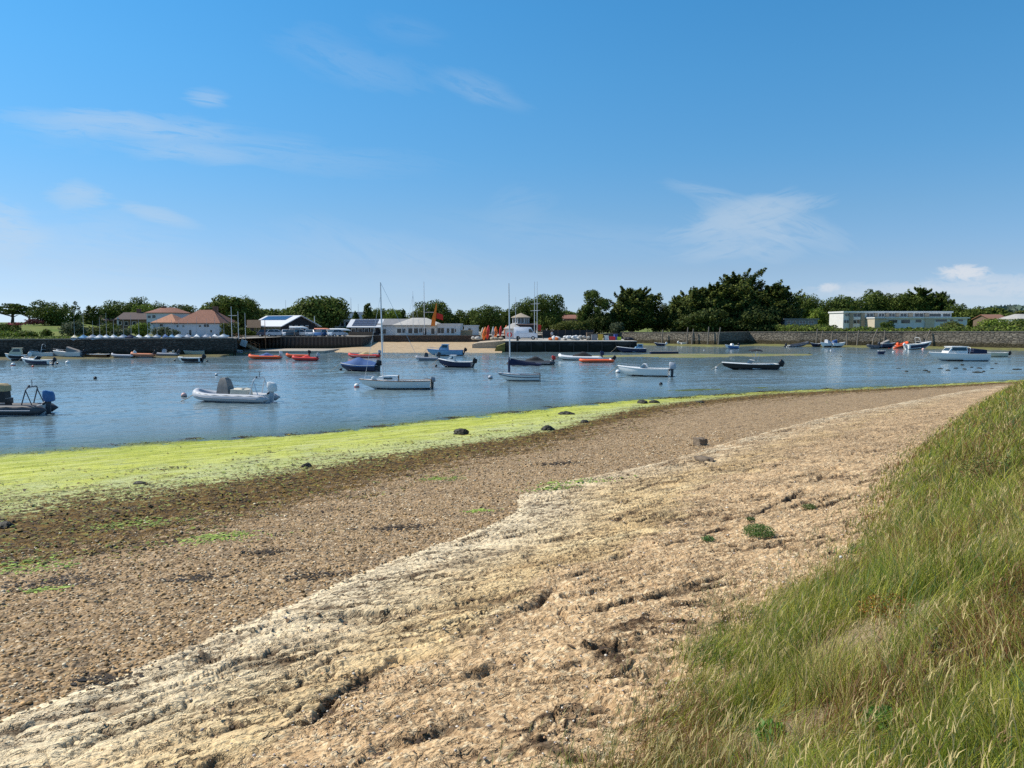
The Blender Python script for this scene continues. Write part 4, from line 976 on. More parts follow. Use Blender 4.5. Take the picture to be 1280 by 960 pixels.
def cypress_crown(w, h, d, n, pal, leaf, seed=0, lean=.06, wind=.16, nb=84):
    """flat upswept boughs in tiers, ragged at the tips"""
    rs = np.random.RandomState(seed); Ps, Ns = [], []; per = n // nb
    for k in range(nb):
        zf = (k / nb) ** .9; z0 = h * (.05 + .80 * zf); R_ = (w * .56) * (1.05 - zf ** 2.2 * .72) * rs.uniform(.65, 1.1)
        a = rs.uniform(0, 2 * math.pi); up_ = rs.uniform(.12, .42) * (1 + .8 * zf)
        t = trng.uniform(.1, 1, per) ** .7; wd_ = .24 * R_ * np.sin(np.clip(t, 0, 1) * math.pi * .85 + .25)
        s = trng.normal(0, .5, per) * wd_
        x = math.cos(a) * R_ * t - math.sin(a) * s + wind * R_ * t * .6; y = (math.sin(a) * R_ * t + math.cos(a) * s) * d / w
        z = z0 + up_ * R_ * t ** 1.5 + trng.normal(0, .05, per) * h * .35 - .05 * np.abs(s)
        Ps.append(np.stack([x + lean * z, y, np.minimum(z, h * 1.02)], 1)); Ns.append(np.tile([math.cos(a) * .3, math.sin(a) * .3, .9], (per, 1)))
    m = n // 2; u = trng.normal(0, 1, (m, 3)); u /= np.linalg.norm(u, axis=1)[:, None]      # the dense heart of the tree
    Pc = u * np.array([w * .40, d * .38, h * .40]) * trng.uniform(.6, 1, (m, 1)) + np.array([lean * h * .45, 0, h * .42]); Ps.append(Pc); Ns.append(u)
    P = np.concatenate(Ps); return leafset(P, np.concatenate(Ns), leaf, pal, .5)
def pine_crown(w, h, d, n, pal, leaf, seed=0, nc=30):
    rs = np.random.RandomState(seed); Ps, Ns = [], []; per = n // nc
    for k in range(nc):
        a = rs.uniform(0, 2 * math.pi); zz = rs.uniform(.08, .93); rad = (1 - abs(zz - .5) * 1.15) * rs.uniform(.35, 1.0)
        c = np.array([math.cos(a) * rad * w * .46, math.sin(a) * rad * d * .46, zz * h]); r = np.array([w, d, h * .8]) * rs.uniform(.09, .17)
        u = trng.normal(0, 1, (per, 3)); u /= np.linalg.norm(u, axis=1)[:, None]
        Ps.append(c + u * r * trng.uniform(.5, 1.1, (per, 1))); Ns.append(u)
    return leafset(np.concatenate(Ps), np.concatenate(Ns), leaf, pal)
def tree(px, wpx, top, Y, kind, pal, label, name='broadleaf_tree', foot=None, n=None, trunkf=.25, seed=None, group='trees around the harbour', bottom=None, cat='tree'):
    c = V(px, top, Y); w_ = wpx * Y / F; x = c.x; g0 = lz(x, Y) if foot is None else foot
    h = c.z - g0; seed = seed or int(px * 7 + top)
    root = empty(name, (x, Y, g0), random.Random(seed).uniform(-.4, .4) if kind != 'cypress' else 0, label, cat, group)
    cb = h * trunkf if bottom is None else V(px, bottom, Y).z - g0
    hc = h - cb; leaf = max(.36, min(.7, w_ * .05)) * (Y / 200) ** .5
    n = n or int(np.clip(w_ * hc * 85, 2600, 13000)); d_ = w_ * .85
    if kind == 'round': v, f, cc = round_crown(w_, hc, d_, n, PALS[pal], leaf, seed=seed)
    elif kind == 'flat': v, f, cc = round_crown(w_, hc, d_, n, PALS[pal], leaf * .9, lobes=9, seed=seed, low=.3)
    elif kind == 'cypress': v, f, cc = cypress_crown(w_, hc, d_, int(n * 1.5), PALS[pal], leaf * .82, seed)
    else: v, f, cc = pine_crown(w_, hc, d_, n, PALS[pal], leaf * .85, seed)
    v[:, 2] += cb
    link_mesh('crown', np_mesh('crown', v, f, [M_CROWN], colors={'col': cc}), root)
    tr = MB(); r0 = max(.12, w_ * .035); rs = random.Random(seed)
    tr.tube([(0,0,-.3), (rs.uniform(-.2,.2), 0, cb * .6), (rs.uniform(-.4,.4), 0, cb + hc * .35), (0, 0, cb + hc * .7)], [r0 * 1.4, r0, r0 * .7, r0 * .25], 8)
    for k in range(5):
        a = rs.uniform(0, 6.28); z0 = cb * .7 + hc * .06 * k; L = w_ * rs.uniform(.2, .34)
        tr.tube([(0,0,z0), (math.cos(a) * L * .5, math.sin(a) * L * .5, z0 + hc * .14), (math.cos(a) * L, math.sin(a) * L, z0 + hc * .32)], [r0 * .5, r0 * .32, r0 * .1], 6)
    tr.build('trunk', M_BARK, root)
    return root
TREES = [
 (14,46,380,196,'pine','dark','flat topped windswept tree with bare trunks at the far left edge',dict(bottom=393, n=4200)),
 (36,30,384,200,'pine','mid','smaller wind bent tree just right of the flat topped one',dict(bottom=395, n=3000)),
 (64,42,375.5,172,'round','dark','large dark domed tree behind the quay hedge at the left',dict(foot=4,bottom=409)),
 (89,24,376,176,'pine','dark','dark tree with sprays reaching right, touching the large dome',dict(foot=4,bottom=408)),
 (113,26,380,182,'cypress','mid','mid green feathery tree left of the long brown roof',dict(foot=4,bottom=409)),
 (150,42,375,200,'round','dark','dark tree behind the long brown roofed house',dict(trunkf=.1)),
 (176,30,372,205,'round','mid','tallest tree behind the brown roof ridge',dict(trunkf=.1)),
 (178,24,380,196,'round','lime','bright yellow green bush tree just above the brown roof',dict(trunkf=.1)),
 (204,30,377,210,'round','dark','low dark tree behind the pale blue and white house',dict(trunkf=.1)),
 (230,28,379,212,'round','mid','rounded tree between the two red tiled roofs',dict(trunkf=.1)),
 (253,20,384,212,'round','mid','low tree peeping out behind the red roofed house ridge',dict(trunkf=.1)),
 (286,60,368,178,'round','mid','big full round tree right of the red roofed house',dict(trunkf=.1)),
 (310,30,371,184,'round','dark','dark tree merging with the right of the big round one',dict(trunkf=.1)),
 (340,54,385,222,'round','mid','low tree line seen over the black club house roof',dict(trunkf=.1)),
 (393,66,368,180,'round','mid','great domed tree standing behind the parked cars',dict(trunkf=.16)),
 (424,24,384,188,'round','mid','lower right shoulder tree beside the great dome',dict(trunkf=.12)),
 (443,10,387,212,'cypress','mid','little conifer in front of the grey hall',dict(trunkf=.1)),
 (458,15,375,205,'cypress','mid','slender pointed conifer above the solar roofed pavilion',dict(trunkf=.1)),
 (476,34,384,212,'round','mid','rounded tree behind the mast of the white yacht',dict(trunkf=.1)),
 (491,20,387,204,'round','lime','yellow green tree above the slate roofed building',dict(trunkf=.1)),
 (501,12,386,210,'round','dark','narrow dark tree right of the yellow green one',dict(trunkf=.1)),
 (539,40,375,205,'round','dark','dark domed tree behind the flagpole of the club house',dict(trunkf=.15)),
 (524,28,387,196,'round','olive','lower yellow green tree in front of the dark dome by the flagpole',dict(trunkf=.1)),
 (561,22,391,212,'round','mid','small tree right of the orange furled sail',dict(trunkf=.1)),
 (583,26,387,205,'round','mid','medium tree left of the upright orange kayaks',dict(trunkf=.1)),
 (608,38,380.5,200,'round','dark','dark broad tree behind the orange kayaks',dict(trunkf=.1)),
 (634,22,385,205,'round','mid','tree just left of the octagonal lookout roof',dict(trunkf=.1)),
 (660,36,370,208,'round','dark','dark tree behind the octagonal lookout',dict(trunkf=.1)),
 (686,36,367,202,'round','dark','tall dark tree behind the twin white masts',dict(trunkf=.08)),
 (713,30,388,250,'round','mid','distant pale green tree over the small red roof',dict(trunkf=.1)),
 (706,30,401,190,'round','olive','olive bush above the nets on the pier',dict(trunkf=.05)),
 (724,24,400,196,'round','olive','second olive bush, just left of the ragged pine',dict(trunkf=.05)),
 (743,48,361,205,'pine','dark','ragged dark pine with sky showing through its clusters',dict(trunkf=.1)),
 (748,36,384,204,'round','deep','dense dark underwood at the foot of the ragged pine',dict(trunkf=.03)),
 (790,68,357.5,208,'cypress','cyp','broad olive cypress with swept boughs right of the pine',dict(trunkf=.02)),
 (770,18,402,200,'round','grey','pale grey green bush at the foot of the broad cypress',dict(trunkf=.05)),
 (824,26,377,212,'round','olive','rounded grey olive tree between two cypresses',dict(trunkf=.02)),
 (846,38,365,216,'cypress','dark','dark pointed cypress behind the sea wall, left of the great one',dict(trunkf=.02)),
 (868,58,355.5,206,'cypress','cyp','yellow olive cypress, left shoulder of the great cypress group',dict(trunkf=.02)),
 (922,104,338.5,212,'cypress','cyp','tallest and widest cypress, crown of the whole skyline',dict(trunkf=.02)),
 (896,66,350,205,'cypress','cyp','forward cypress under the tallest one',dict(trunkf=.02)),
 (966,64,351,210,'cypress','cyp','right hand cypress of the great group, sloping down',dict(trunkf=.02)),
 (940,60,380,202,'round','deep','dense dark undergrowth beneath the tallest cypress',dict(trunkf=.01)),
 (880,70,385,204,'round','deep','dark undergrowth left of the great cypress trunk',dict(trunkf=.01)),
 (985,30,380,206,'round','deep','dark undergrowth at the right foot of the cypresses',dict(trunkf=.01)),
 (1008,34,368,236,'round','mid','green tree right of the cypress group over the grey bungalow',dict(trunkf=.03)),
 (1022,22,384,226,'round','lime','bright green small tree behind the grey bungalow',dict(trunkf=.03)),
 (1044,38,370,240,'round','dark','dark rounded tree left of the white flats',dict(trunkf=.03)),
 (1050,26,385,222,'round','dark','dark tree touching the left end of the white flats',dict(trunkf=.03)),
 (1073,34,370,244,'round','dark','dark tree behind the left bays of the flats',dict(trunkf=.03)),
 (1097,34,362,248,'round','mid','taller tree behind the middle of the flats',dict(trunkf=.03)),
 (1122,32,365,246,'round','mid','rounded tree left of the flat topped pine over the flats',dict(trunkf=.03)),
 (1148,46,356.5,244,'cypress','dark','tall dark flat topped pine behind the white flats',dict(trunkf=.03)),
 (1172,34,361,246,'cypress','dark','dark tree joined to the right of the tall flat topped pine',dict(trunkf=.03)),
 (1188,22,367,242,'pine','dark','ragged outer tree with spiky tips at the right end of the flats',dict(trunkf=.03)),
 (1195,26,379,236,'round','dark','low dark tree at the right end of the flats',dict(trunkf=.03)),
 (1214,38,384,232,'round','mid','rounded green tree right of the flats',dict(trunkf=.03)),
 (1236,42,384,262,'round','mid','distant dark green tree left of the brown roof',dict(trunkf=.03)),
 (1262,36,390,250,'round','mid','green tree beside the pale roof at the far right',dict(trunkf=.03)),
 (1290,40,388,240,'round','olive','olive green tree cut by the right edge of the view',dict(trunkf=.03)),
]
for px, wpx, top, Y, kind, pal, label, kw in TREES:
    nm = {'round': 'broadleaf_tree', 'flat': 'windswept_tree', 'pine': 'pine_tree', 'cypress': 'cypress_tree'}[kind]
    tree(px, wpx, top, Y, kind, pal, label, nm, **kw)
def bush(px, wpx, top, base, Y, pal, label, name='bush', n=None):
    c = V(px, top, Y); w_ = wpx * Y / F; g0 = min(lz(c.x, Y), V(px, base, Y).z); h = c.z - g0
    root = empty(name, (c.x, Y, g0), 0, label, 'bush', 'shrubs along the quays')
    v, f, cc = round_crown(w_, h, w_ * .6, n or int(np.clip(w_ * h * 60, 250, 2200)), PALS[pal], .32, lobes=8, seed=int(px * 3 + Y), low=.15)
    v[:, 2] = np.maximum(v[:, 2], 0)
    link_mesh('foliage', np_mesh('foliage', v, f, [M_CROWN], colors={'col': cc}), root)
    MB().tube([(0,0,-.1),(0,.05,h*.3),(.05,0,h*.7)], [.12,.09,.03], 6).build('stem', M_BARK, root)
for b in [(10,30,413,424,130,'lime','bright green bush on the grass bank at the left edge'),(34,30,412,424,132,'dark','dark rounded bush beside the bright one on the bank'),(58,14,411,420,140,'mid','small dark bush half way up the left bank'),
          (88,34,401,422,138,'grey','grey green willow like shrub behind the first dinghy masts'),(112,28,407,422,142,'olive','golden olive shrub behind the dinghies'),(135,28,403,421,150,'mid','green shrub below the long brown roof'),
          (152,24,409,421,140,'grey','pale shrub among the dinghy masts'),(176,26,402,421,150,'lime','yellow flowering shrub before the blue and white house'),(200,26,408,421,148,'grey','soft grey green shrub in front of the red roof extension'),
          (214,18,411,422,142,'grey','low grey shrub at the corner of the pale house'),(125,22,411,422,138,'olive','low mixed shrub between dinghy masts'),(287,22,402,422,148,'olive','yellow green bush between the pale house and the club house'),(297,18,408,422,150,'dark','dark bush beside the wooden ramp'),
          (322,22,411,421,168,'dark','hedge bush in front of the black club house veranda'),(308,18,410,421,165,'mid','small green hedge bush left of the club house'),(430,18,408,414,182,'lime','green planting below the glazed veranda')]: bush(*b)
# hedge of the lawn at the left
v, f, cc = leafset(np.stack([trng.uniform(V(-120,410,150).x, V(62,410,150).x, 6500), trng.uniform(139.5, 142, 6500), trng.uniform(2.7, 5.2, 6500)], 1), np.tile([0, -.7, .5], (6500, 1)), .42, PALS['dark'])
hd = link_mesh('hedge', np_mesh('hedge', v, f, [M_CROWN], colors={'col': cc})); tag(hd, 'long clipped dark green hedge edging the raised lawn at the left', 'hedge')
v, f, cc = leafset(np.stack([trng.normal(V(24,404,140).x, .8, 200), trng.uniform(139, 140, 200), trng.uniform(5.0, 5.4, 200)], 1), np.tile([0, -.7, .5], (200, 1)), .3, [(.45,.08,.14),(.35,.05,.10),(.08,.12,.03)])
fl = link_mesh('flowering_shrub', np_mesh('flowering_shrub', v, f, [M_CROWN], colors={'col': cc})); tag(fl, 'pink flowering shrub growing on top of the dark hedge', 'shrub')
bush(42, 22, 398, 406, 168, 'plum', 'dark plum coloured bush standing behind the hedge')
# scrub on top of the right hand wall: continuous cover
n = 15000; u = trng.uniform(0, 1, n); X_ = V(985,410,186).x + u * (V(1420,410,150).x - V(985,410,186).x + 20); Yw = np.interp(X_, qx, qy)
D_ = trng.uniform(1.2, 16, n); hgt = 1.45 - .7 * sstep(.42, .46, X_ / Yw) * (1 - sstep(.58, .62, X_ / Yw)) + 1.3 * fbm(X_ / 5, D_ / 5, 3, 231) + .055 * D_
Zs = land_z(X_, Yw + D_) + np.maximum(.2, hgt) * trng.uniform(.55, 1, n)
pal_ = np.array(PALS['mid'] + PALS['lime'][2:] + PALS['olive'] + PALS['lime'][:1])
v, f, cc = leafset(np.stack([X_, Yw + D_, Zs], 1), np.tile([-.1, -.5, .7], (n, 1)), .55, pal_)
sc_ = link_mesh('scrub', np_mesh('scrub', v, f, [M_CROWN], colors={'col': cc})); tag(sc_, 'continuous low green scrub growing along the top of the right sea wall', 'scrub', kind='stuff')
for b in [(1108,18,401,409,196,'mid','rounded green bush against the brick fin of the flats'),(1238,40,397,413,176,'lime','bushy bright green shrub above the wall, left of the last one'),(1275,40,397,413,165,'mid','green bush above the sea wall at the right edge'),(1188,30,401,411,186,'olive','olive shrub in front of the right end of the flats'),(1030,34,405,414,192,'mid','green bush in front of the grey bungalow')]: bush(*b)
# rough grass of the left bank and quay edge
n = 9000; X_ = trng.uniform(V(-120,420,115).x, V(140,420,130).x, n); Yw = np.interp(X_, qx, qy); Yg = Yw + trng.uniform(.9, 26, n)
v, f, cc = leafset(np.stack([X_, Yg, land_z(X_, Yg) + trng.uniform(.02, .35, n)], 1), np.tile([0, -.6, .6], (n, 1)), .3, PALS['lime'] + PALS['mid'] + [(.30,.27,.12)])
sc_ = link_mesh('rough_grass', np_mesh('rough_grass', v, f, [M_CROWN], colors={'col': cc})); tag(sc_, 'rough grass covering the bank above the left quay', 'grass', kind='stuff')
# distant wooded rise at the horizon
def ridge(name, xa, xb, Y, ztop, seed, col, n=9000):
    X_ = trng.uniform(xa, xb, n); hh_ = ztop * (.72 + .45 * fbm(X_ / (Y * .09), X_ * 0, 4, seed)); Z_ = trng.uniform(0, 1, n) ** .6 * hh_ + 2
    v, f, cc = leafset(np.stack([X_, Y + trng.uniform(0, 30, n), Z_], 1), np.tile([0, -.7, .5], (n, 1)), Y * .012, col)
    o = link_mesh(name, np_mesh(name, v, f, [M_CROWN], colors={'col': cc})); tag(o, 'far off wooded rise on the horizon', 'wood', kind='stuff')
ridge('distant_wood', V(1190,400,700).x, V(1500,400,700).x, 700, 20, 241, [(.09,.13,.10),(.12,.16,.12)])
ridge('distant_wood', V(90,400,320).x, V(720,400,320).x, 320, 8.2, 243, [(.08,.115,.03),(.11,.145,.04)], 16000)
ridge('distant_wood', V(690,400,330).x, V(1300,400,330).x, 330, 9.5, 245, [(.08,.115,.03),(.11,.145,.04)], 16000)
# ================================================================ boats
WHITE = lambda: mat('gelcoat_white', (.74,.74,.72), .35, var=.06, spec=.5, dirt=None)
def paint(name, c, rough=.4, var=.1, **k): return mat(name, c, rough, var=var, **k)
P = {}
def initP():
    P.update(white=paint('boat_white', (.76,.76,.73), .35, .06), cream=paint('boat_cream', (.62,.56,.40)), navy=paint('boat_navy', (.012,.02,.06), .3), black=paint('boat_black', (.012,.012,.014), .45),
        grey=mat('hypalon_grey', (.30,.32,.35), .6, var=.1), lgrey=mat('hypalon_light', (.44,.46,.49), .55, var=.08), dgrey=mat('hypalon_dark', (.06,.065,.075), .55, var=.15), orange=mat('hypalon_orange', (.78,.115,.025), .55, var=.1),
        terra=mat('hypalon_faded', (.62,.22,.10), .6, var=.15), red=mat('hypalon_red', (.62,.03,.02), .55, var=.1), blue=mat('boat_blue', (.06,.16,.36), .4), lblue=mat('boat_sky_blue', (.20,.36,.52), .4), bluecloth=mat('blue_canvas', (.045,.11,.28), .8, var=.2, bump=.01),
        navycloth=mat('navy_canvas', (.015,.022,.06), .8, var=.2), greycloth=mat('grey_canvas', (.25,.23,.21), .85, var=.2), tancloth=mat('tan_canvas', (.48,.36,.19), .85, var=.2), blackcloth=mat('black_canvas', (.015,.015,.016), .8, var=.2),
        glass=mat('boat_glass', (.03,.045,.055), .08, var=.1, spec=.7), steel=mat('stainless', (.55,.56,.57), .3, metal=.8, var=.05), alu=mat('mast_alloy', (.62,.63,.64), .4, metal=.4, var=.05), wood=mat('boat_wood', (.20,.09,.03), .5, var=.3), rubber=mat('rubber', (.02,.02,.02), .8),
        boot=mat('antifoul', (.02,.02,.025), .7), rope=mat('rope', (.35,.30,.22), .9), redboot=mat('antifoul_red', (.22,.04,.025), .7), paleseat=mat('seat_vinyl', (.60,.55,.44), .6))
initP()
def hull_secs(L, B, D, freeb=.0, bow=.55, n=14, stern=.85, rake=.12, draft=.18, sheer=.22, flare=.25):
    """half breadth and height profiles; returns outer loft sections (open at the deck)"""
    S = []
    for i in range(n + 1):
        t = i / n; x = -L / 2 + L * t
        b = B / 2 * (stern + (1 - stern) * math.sin(min(1, t / .45) * math.pi / 2)) * (1 - max(0, (t - bow) / (1 - bow)) ** 2.1)
        b = max(b, .012)
        dz = D + sheer * max(0, t - .3) ** 1.7 * 1.6 + .03 * (1 - t) ** 2
        kz = -draft * (1 - max(0, (t - .62) / .38) ** 2.4) + max(0, (t - .62) / .38) ** 2.6 * (dz * .55)
        ch = kz + (dz - kz) * .34
        xx = x + rake * L * max(0, (t - .7) / .3) ** 1.5 * 0
        fb = b * (1 - flare * (.35 + .65 * t))
        pts = []
        for sg in (1,):
            pts = [(xx, 0, kz), (xx, fb * .62, kz + (ch - kz) * .55), (xx, fb, ch), (xx, b * .97, ch + (dz - ch) * .55), (xx, b, dz)]
        S.append(pts)
    # rake of the stem: push the upper points of the last sections forward
    for i in range(n + 1):
        t = i / n; k = max(0, (t - .72) / .28) ** 1.3
        S[i] = [(p[0] + k * rake * L * ((p[2] + draft) / (D + sheer + draft) - .35), p[1], p[2]) for p in S[i]]
    return S
def hull(mb, S):
    full = [[(x, -y, z) for x, y, z in s[::-1]] + s[1:] for s in S]
    mb.loft(full, True, False, False, closed=False); mb.add(full[0], [tuple(range(len(full[0])))], False); return full
def strake(S, k, r, mbx, side=(1, -1), a=0, b=None):
    for sg in side: mbx.tube([(s[k][0], s[k][1] * sg * 1.01, s[k][2]) for s in S[a:b]], r, 6)
def deck(mb, S, a=0, b=None, drop=.02, camber=.04, inset=.0):
    ss = S[a:b]; rows = []
    for s in ss:
        x, y, z = s[-1]; y = max(y - inset, .005)
        rows.append([(x, -y, z - drop), (x, -y * .5, z - drop + camber * .7), (x, 0, z - drop + camber), (x, y * .5, z - drop + camber * .7), (x, y, z - drop)])
    mb.loft(rows, True, False, False, closed=False); return mb
def cockpit(mb, S, a, b, floor, inset=.12):
    ss = S[a:b]; rows = []
    for s in ss:
        x, y, z = s[-1]; yi = max(y - inset, .03); zf = floor
        rows.append([(x, -y, z), (x, -yi, z), (x, -yi, zf), (x, yi, zf), (x, yi, z), (x, y, z)])
    mb.loft(rows, False, False, False, closed=False)
    for s in (ss[0], ss[-1]):
        x, y, z = s[-1]; yi = max(y - inset, .03); mb.add([(x, -yi, z), (x, -yi, floor), (x, yi, floor), (x, yi, z)], [(0, 1, 2, 3)])
def outboard(parent, x, z, s=1.0, col='black', tilt=0.0, y=0.0, band=None):
    """cowl, mid leg and lower unit; tilt lifts the leg out of the water"""
    R_ = Matrix.Rotation(-tilt, 3, 'Y'); pv = Vector((x, y, z))
    tf = lambda p: tuple(R_ @ (Vector(p) * s) + pv)
    m = MB(); secs = []
    for t, hx, hy, zc in ((0, .17, .12, .0), (.06, .22, .155, .0), (.30, .235, .165, .0), (.46, .215, .15, .0), (.53, .17, .12, .0)):
        secs.append([tf((-.26 + .10 * t + (abs(math.cos(a)) ** .5 * (1 if math.cos(a) > 0 else -1)) * hx * (1.15 if math.cos(a) < 0 else .95), (abs(math.sin(a)) ** .5 * (1 if math.sin(a) > 0 else -1)) * hy * .9, .12 + t * .85 + (.05 if t > .3 and math.cos(a) > 0 else 0))) for a in [k * math.pi / 8 for k in range(16)]])
    m.loft(secs); o = m.build('outboard_motor', P[col], parent)
    l = MB(); l.loft([[tf(q) for q in ((-.14, -.06, z0), (-.14, .06, z0), (-.34 + dx, .045, z0), (-.34 + dx, -.045, z0))] for z0, dx in ((.14, 0), (-.25, .02), (-.62, .06))], False)
    l.loft([[tf((-.52 + dx, math.cos(a) * r, -.68 + math.sin(a) * r)) for a in [k * math.pi / 4 for k in range(8)]] for dx, r in ((0, .02), (.06, .06), (.3, .06), (.42, .01))])
    l.box(*[0]*6) if False else None
    l.loft([[tf(q) for q in ((-.42, -.12, -.42), (-.10, -.10, -.42), (-.10, .10, -.42), (-.42, .12, -.42))], [tf(q) for q in ((-.42, -.12, -.45), (-.10, -.10, -.45), (-.10, .10, -.45), (-.42, .12, -.45))]], False)
    l.build('leg', P['dgrey'] if col != 'white' else P['lgrey'], o)
    pr_ = MB()
    for k in range(3):
        a = k * 2.094; pr_.add([tf((-.54, 0, -.68)), tf((-.55, math.cos(a) * .14, -.68 + math.sin(a) * .14)), tf((-.51, math.cos(a + .7) * .13, -.68 + math.sin(a + .7) * .13))], [(0, 1, 2)])
    pr_.build('propeller', P['steel'], o)
    b = MB(); b.tube([tf((-.12, 0, .08)), tf((.02, 0, .0))], .06 * s, 6); b.build('bracket', P['dgrey'], o)
    return o
def rail(parent, pts, r=.014, name='rail', m='steel', posts=None):
    mb_ = MB(); mb_.tube(pts, r, 6)
    for a, b in posts or []: mb_.tube([a, b], r, 5)
    return mb_.build(name, P[m], parent)
def place(name, px, py, rz, label, cat='boat', group=None, level=0.0, tilt=(0, 0)):
    g = G(px, py, level); return empty(name, (g.x, g.y, level), rz, label, cat, group, tilt=tilt)
def blen(x0, x1, py, rz, level=0.0):
    d = G((x0 + x1) / 2, py, level).y; return (x1 - x0) * d / F / max(.55, abs(math.cos(rz)))
LEFT = math.pi
def bowline(root, x, z):
    m = MB(); m.tube([(x + 1.25 * t, .1 * t, z * (1 - t) ** 1.25 - .05 * t) for t in (0, .25, .5, .75, 1)], .025, 5); m.build('bow_line', P['rope'], root)
# ---- inflatables
def rib(px0, px1, py, rz, label, col='grey', tube=.24, level=0.0, tilt=(0, 0), rise=.30, console=None, consolec='lgrey', cover=None, engine='black', tiltm=0.0, aframe=None, group=None, es=1.0, band=None, seatc='paleseat', name='inflatable_boat', bw=.40, sidec=None, extra=0):
    L = blen(px0, px1, py, rz, level) * .97; root = place(name, (px0 + px1) / 2, py, rz, label, 'inflatable boat', group, level, tilt)
    B = min(2.3, L * bw); r = tube
    pts = []
    zt = r * 1.05
    n = 9
    for i in range(n): t = i / (n - 1); pts.append((-L * .5 + L * .62 * t, B / 2 - r, zt + rise * .15 * t))
    for i in range(1, 9):
        a = i / 9 * math.pi / 2; pts.append((L * .12 + math.sin(a) * (L * .38 - r), math.cos(a) ** .8 * (B / 2 - r), zt + rise * (.15 + .85 * (i / 9) ** 1.7)))
    loop = pts + [(L * .5 - r, 0, zt + rise)] + [(p[0], -p[1], p[2]) for p in pts[::-1]]
    rr = [r] * len(loop); rr[0] = rr[-1] = r * .55
    loop = [(loop[0][0] - r * 1.2, loop[0][1], loop[0][2])] + loop + [(loop[-1][0] - r * 1.2, loop[-1][1], loop[-1][2])]; rr = [r * .12] + rr + [r * .12]; rr[1] = rr[-2] = r * .92
    tb = MB().tube(loop, rr, 14).build('tube', P[col], root)
    for k, dz in ((0, 0),):
        ru = [(p[0], p[1] + (r * 1.0) * (1 if p[1] > .02 else -1 if p[1] < -.02 else 0), p[2] - r * .05) for p in loop[2:-2]]
        ru = [(p[0] + (r if abs(p[1]) < .03 else 0), p[1], p[2]) for p in ru]
        MB().tube(ru, .03, 6).build('rubbing_strake', P[band or ('dgrey' if col != 'dgrey' else 'lgrey')], tb)
    S = hull_secs(L * .9, B - 2 * r + .12, .18, n=10, draft=.22, sheer=rise * .9, bow=.45, rake=.05)
    h = MB(); hull(h, S); deck(h, S, drop=.0, camber=.01); h.build('hull', P[sidec or 'lgrey'], root)
    MB().box(-L * .455, -L * .44, -B / 2 + r, B / 2 - r, .0, .52).build('transom', P['white'], root)
    if console:
        c0 = console if isinstance(console, float) else .05
        cm = MB(); cm.loft([[(c0 * L - .32, -.32, .2), (c0 * L + .38, -.30, .2), (c0 * L + .38, .30, .2), (c0 * L - .32, .32, .2)], [(c0 * L - .26, -.30, .95), (c0 * L + .22, -.26, .95), (c0 * L + .22, .26, .95), (c0 * L - .26, .30, .95)], [(c0 * L - .08, -.22, 1.12), (c0 * L + .16, -.2, 1.08), (c0 * L + .16, .2, 1.08), (c0 * L - .08, .22, 1.12)]], False)
        co = cm.build('console', P[consolec], root)
        if not cover:
            MB().add([(c0*L+.2,-.26,1.0),(c0*L+.2,.26,1.0),(c0*L+.02,.2,1.38),(c0*L+.02,-.2,1.38),(c0*L+.18,-.26,1.0),(c0*L+.18,.26,1.0),(c0*L,.2,1.38),(c0*L,-.2,1.38)],[(0,1,2,3),(7,6,5,4),(2,3,7,6),(0,3,7,4),(1,2,6,5)]).build('windscreen', P['glass'], co)
        st = MB(); st.box(c0 * L - 1.35, c0 * L - .75, -.36, .36, .2, .62, .05); st.box(c0 * L - 1.42, c0 * L - 1.3, -.36, .36, .6, .92, .04); st.build('seat', P[seatc], root)
    if cover == 'console':
        c0 = console; cv = MB(); cv.loft([[(c0*L-.42,-.42,.35),(c0*L+.50,-.36,.35),(c0*L+.50,.36,.35),(c0*L-.42,.42,.35)],[(c0*L-.36,-.38,.95),(c0*L+.42,-.32,.9),(c0*L+.42,.32,.9),(c0*L-.36,.38,.95)],[(c0*L-.22,-.30,1.42),(c0*L+.34,-.27,1.3),(c0*L+.34,.27,1.3),(c0*L-.22,.30,1.42)],[(c0*L-.08,-.2,1.56),(c0*L+.22,-.18,1.55),(c0*L+.22,.18,1.55),(c0*L-.08,.2,1.56)]], True)
        cv.build('console_cover', P['greycloth'], root); b_ = MB(); b_.loft([[(c0*L-1.7,-.42,.3),(c0*L-.5,-.42,.3),(c0*L-.5,.42,.3),(c0*L-1.7,.42,.3)],[(c0*L-1.65,-.4,.8),(c0*L-.55,-.4,.82),(c0*L-.55,.4,.82),(c0*L-1.65,.4,.8)],[(c0*L-1.5,-.2,.88),(c0*L-.7,-.2,.9),(c0*L-.7,.2,.9),(c0*L-1.5,.2,.88)]], True); b_.build('seat_cover', P['paleseat'], root)
    elif cover:
        cv = MB(); a0, a1 = -.28 * L, .16 * L; rows = []
        for i in range(7):
            t = i / 6; x = a0 + (a1 - a0) * t; hgt = (.32 + .26 * math.sin(t * math.pi) + (.12 if i in (2, 3) else 0)) * (L / 4.5); wd3 = B / 2 - r * .4
            rows.append([(x, -wd3, zt + .05), (x, -wd3 * .6, zt + hgt * .8), (x, 0, zt + hgt), (x, wd3 * .6, zt + hgt * .8), (x, wd3, zt + .05)])
        cv.loft(rows, True, True, True, closed=False); cv.build('cover', P[cover], root)
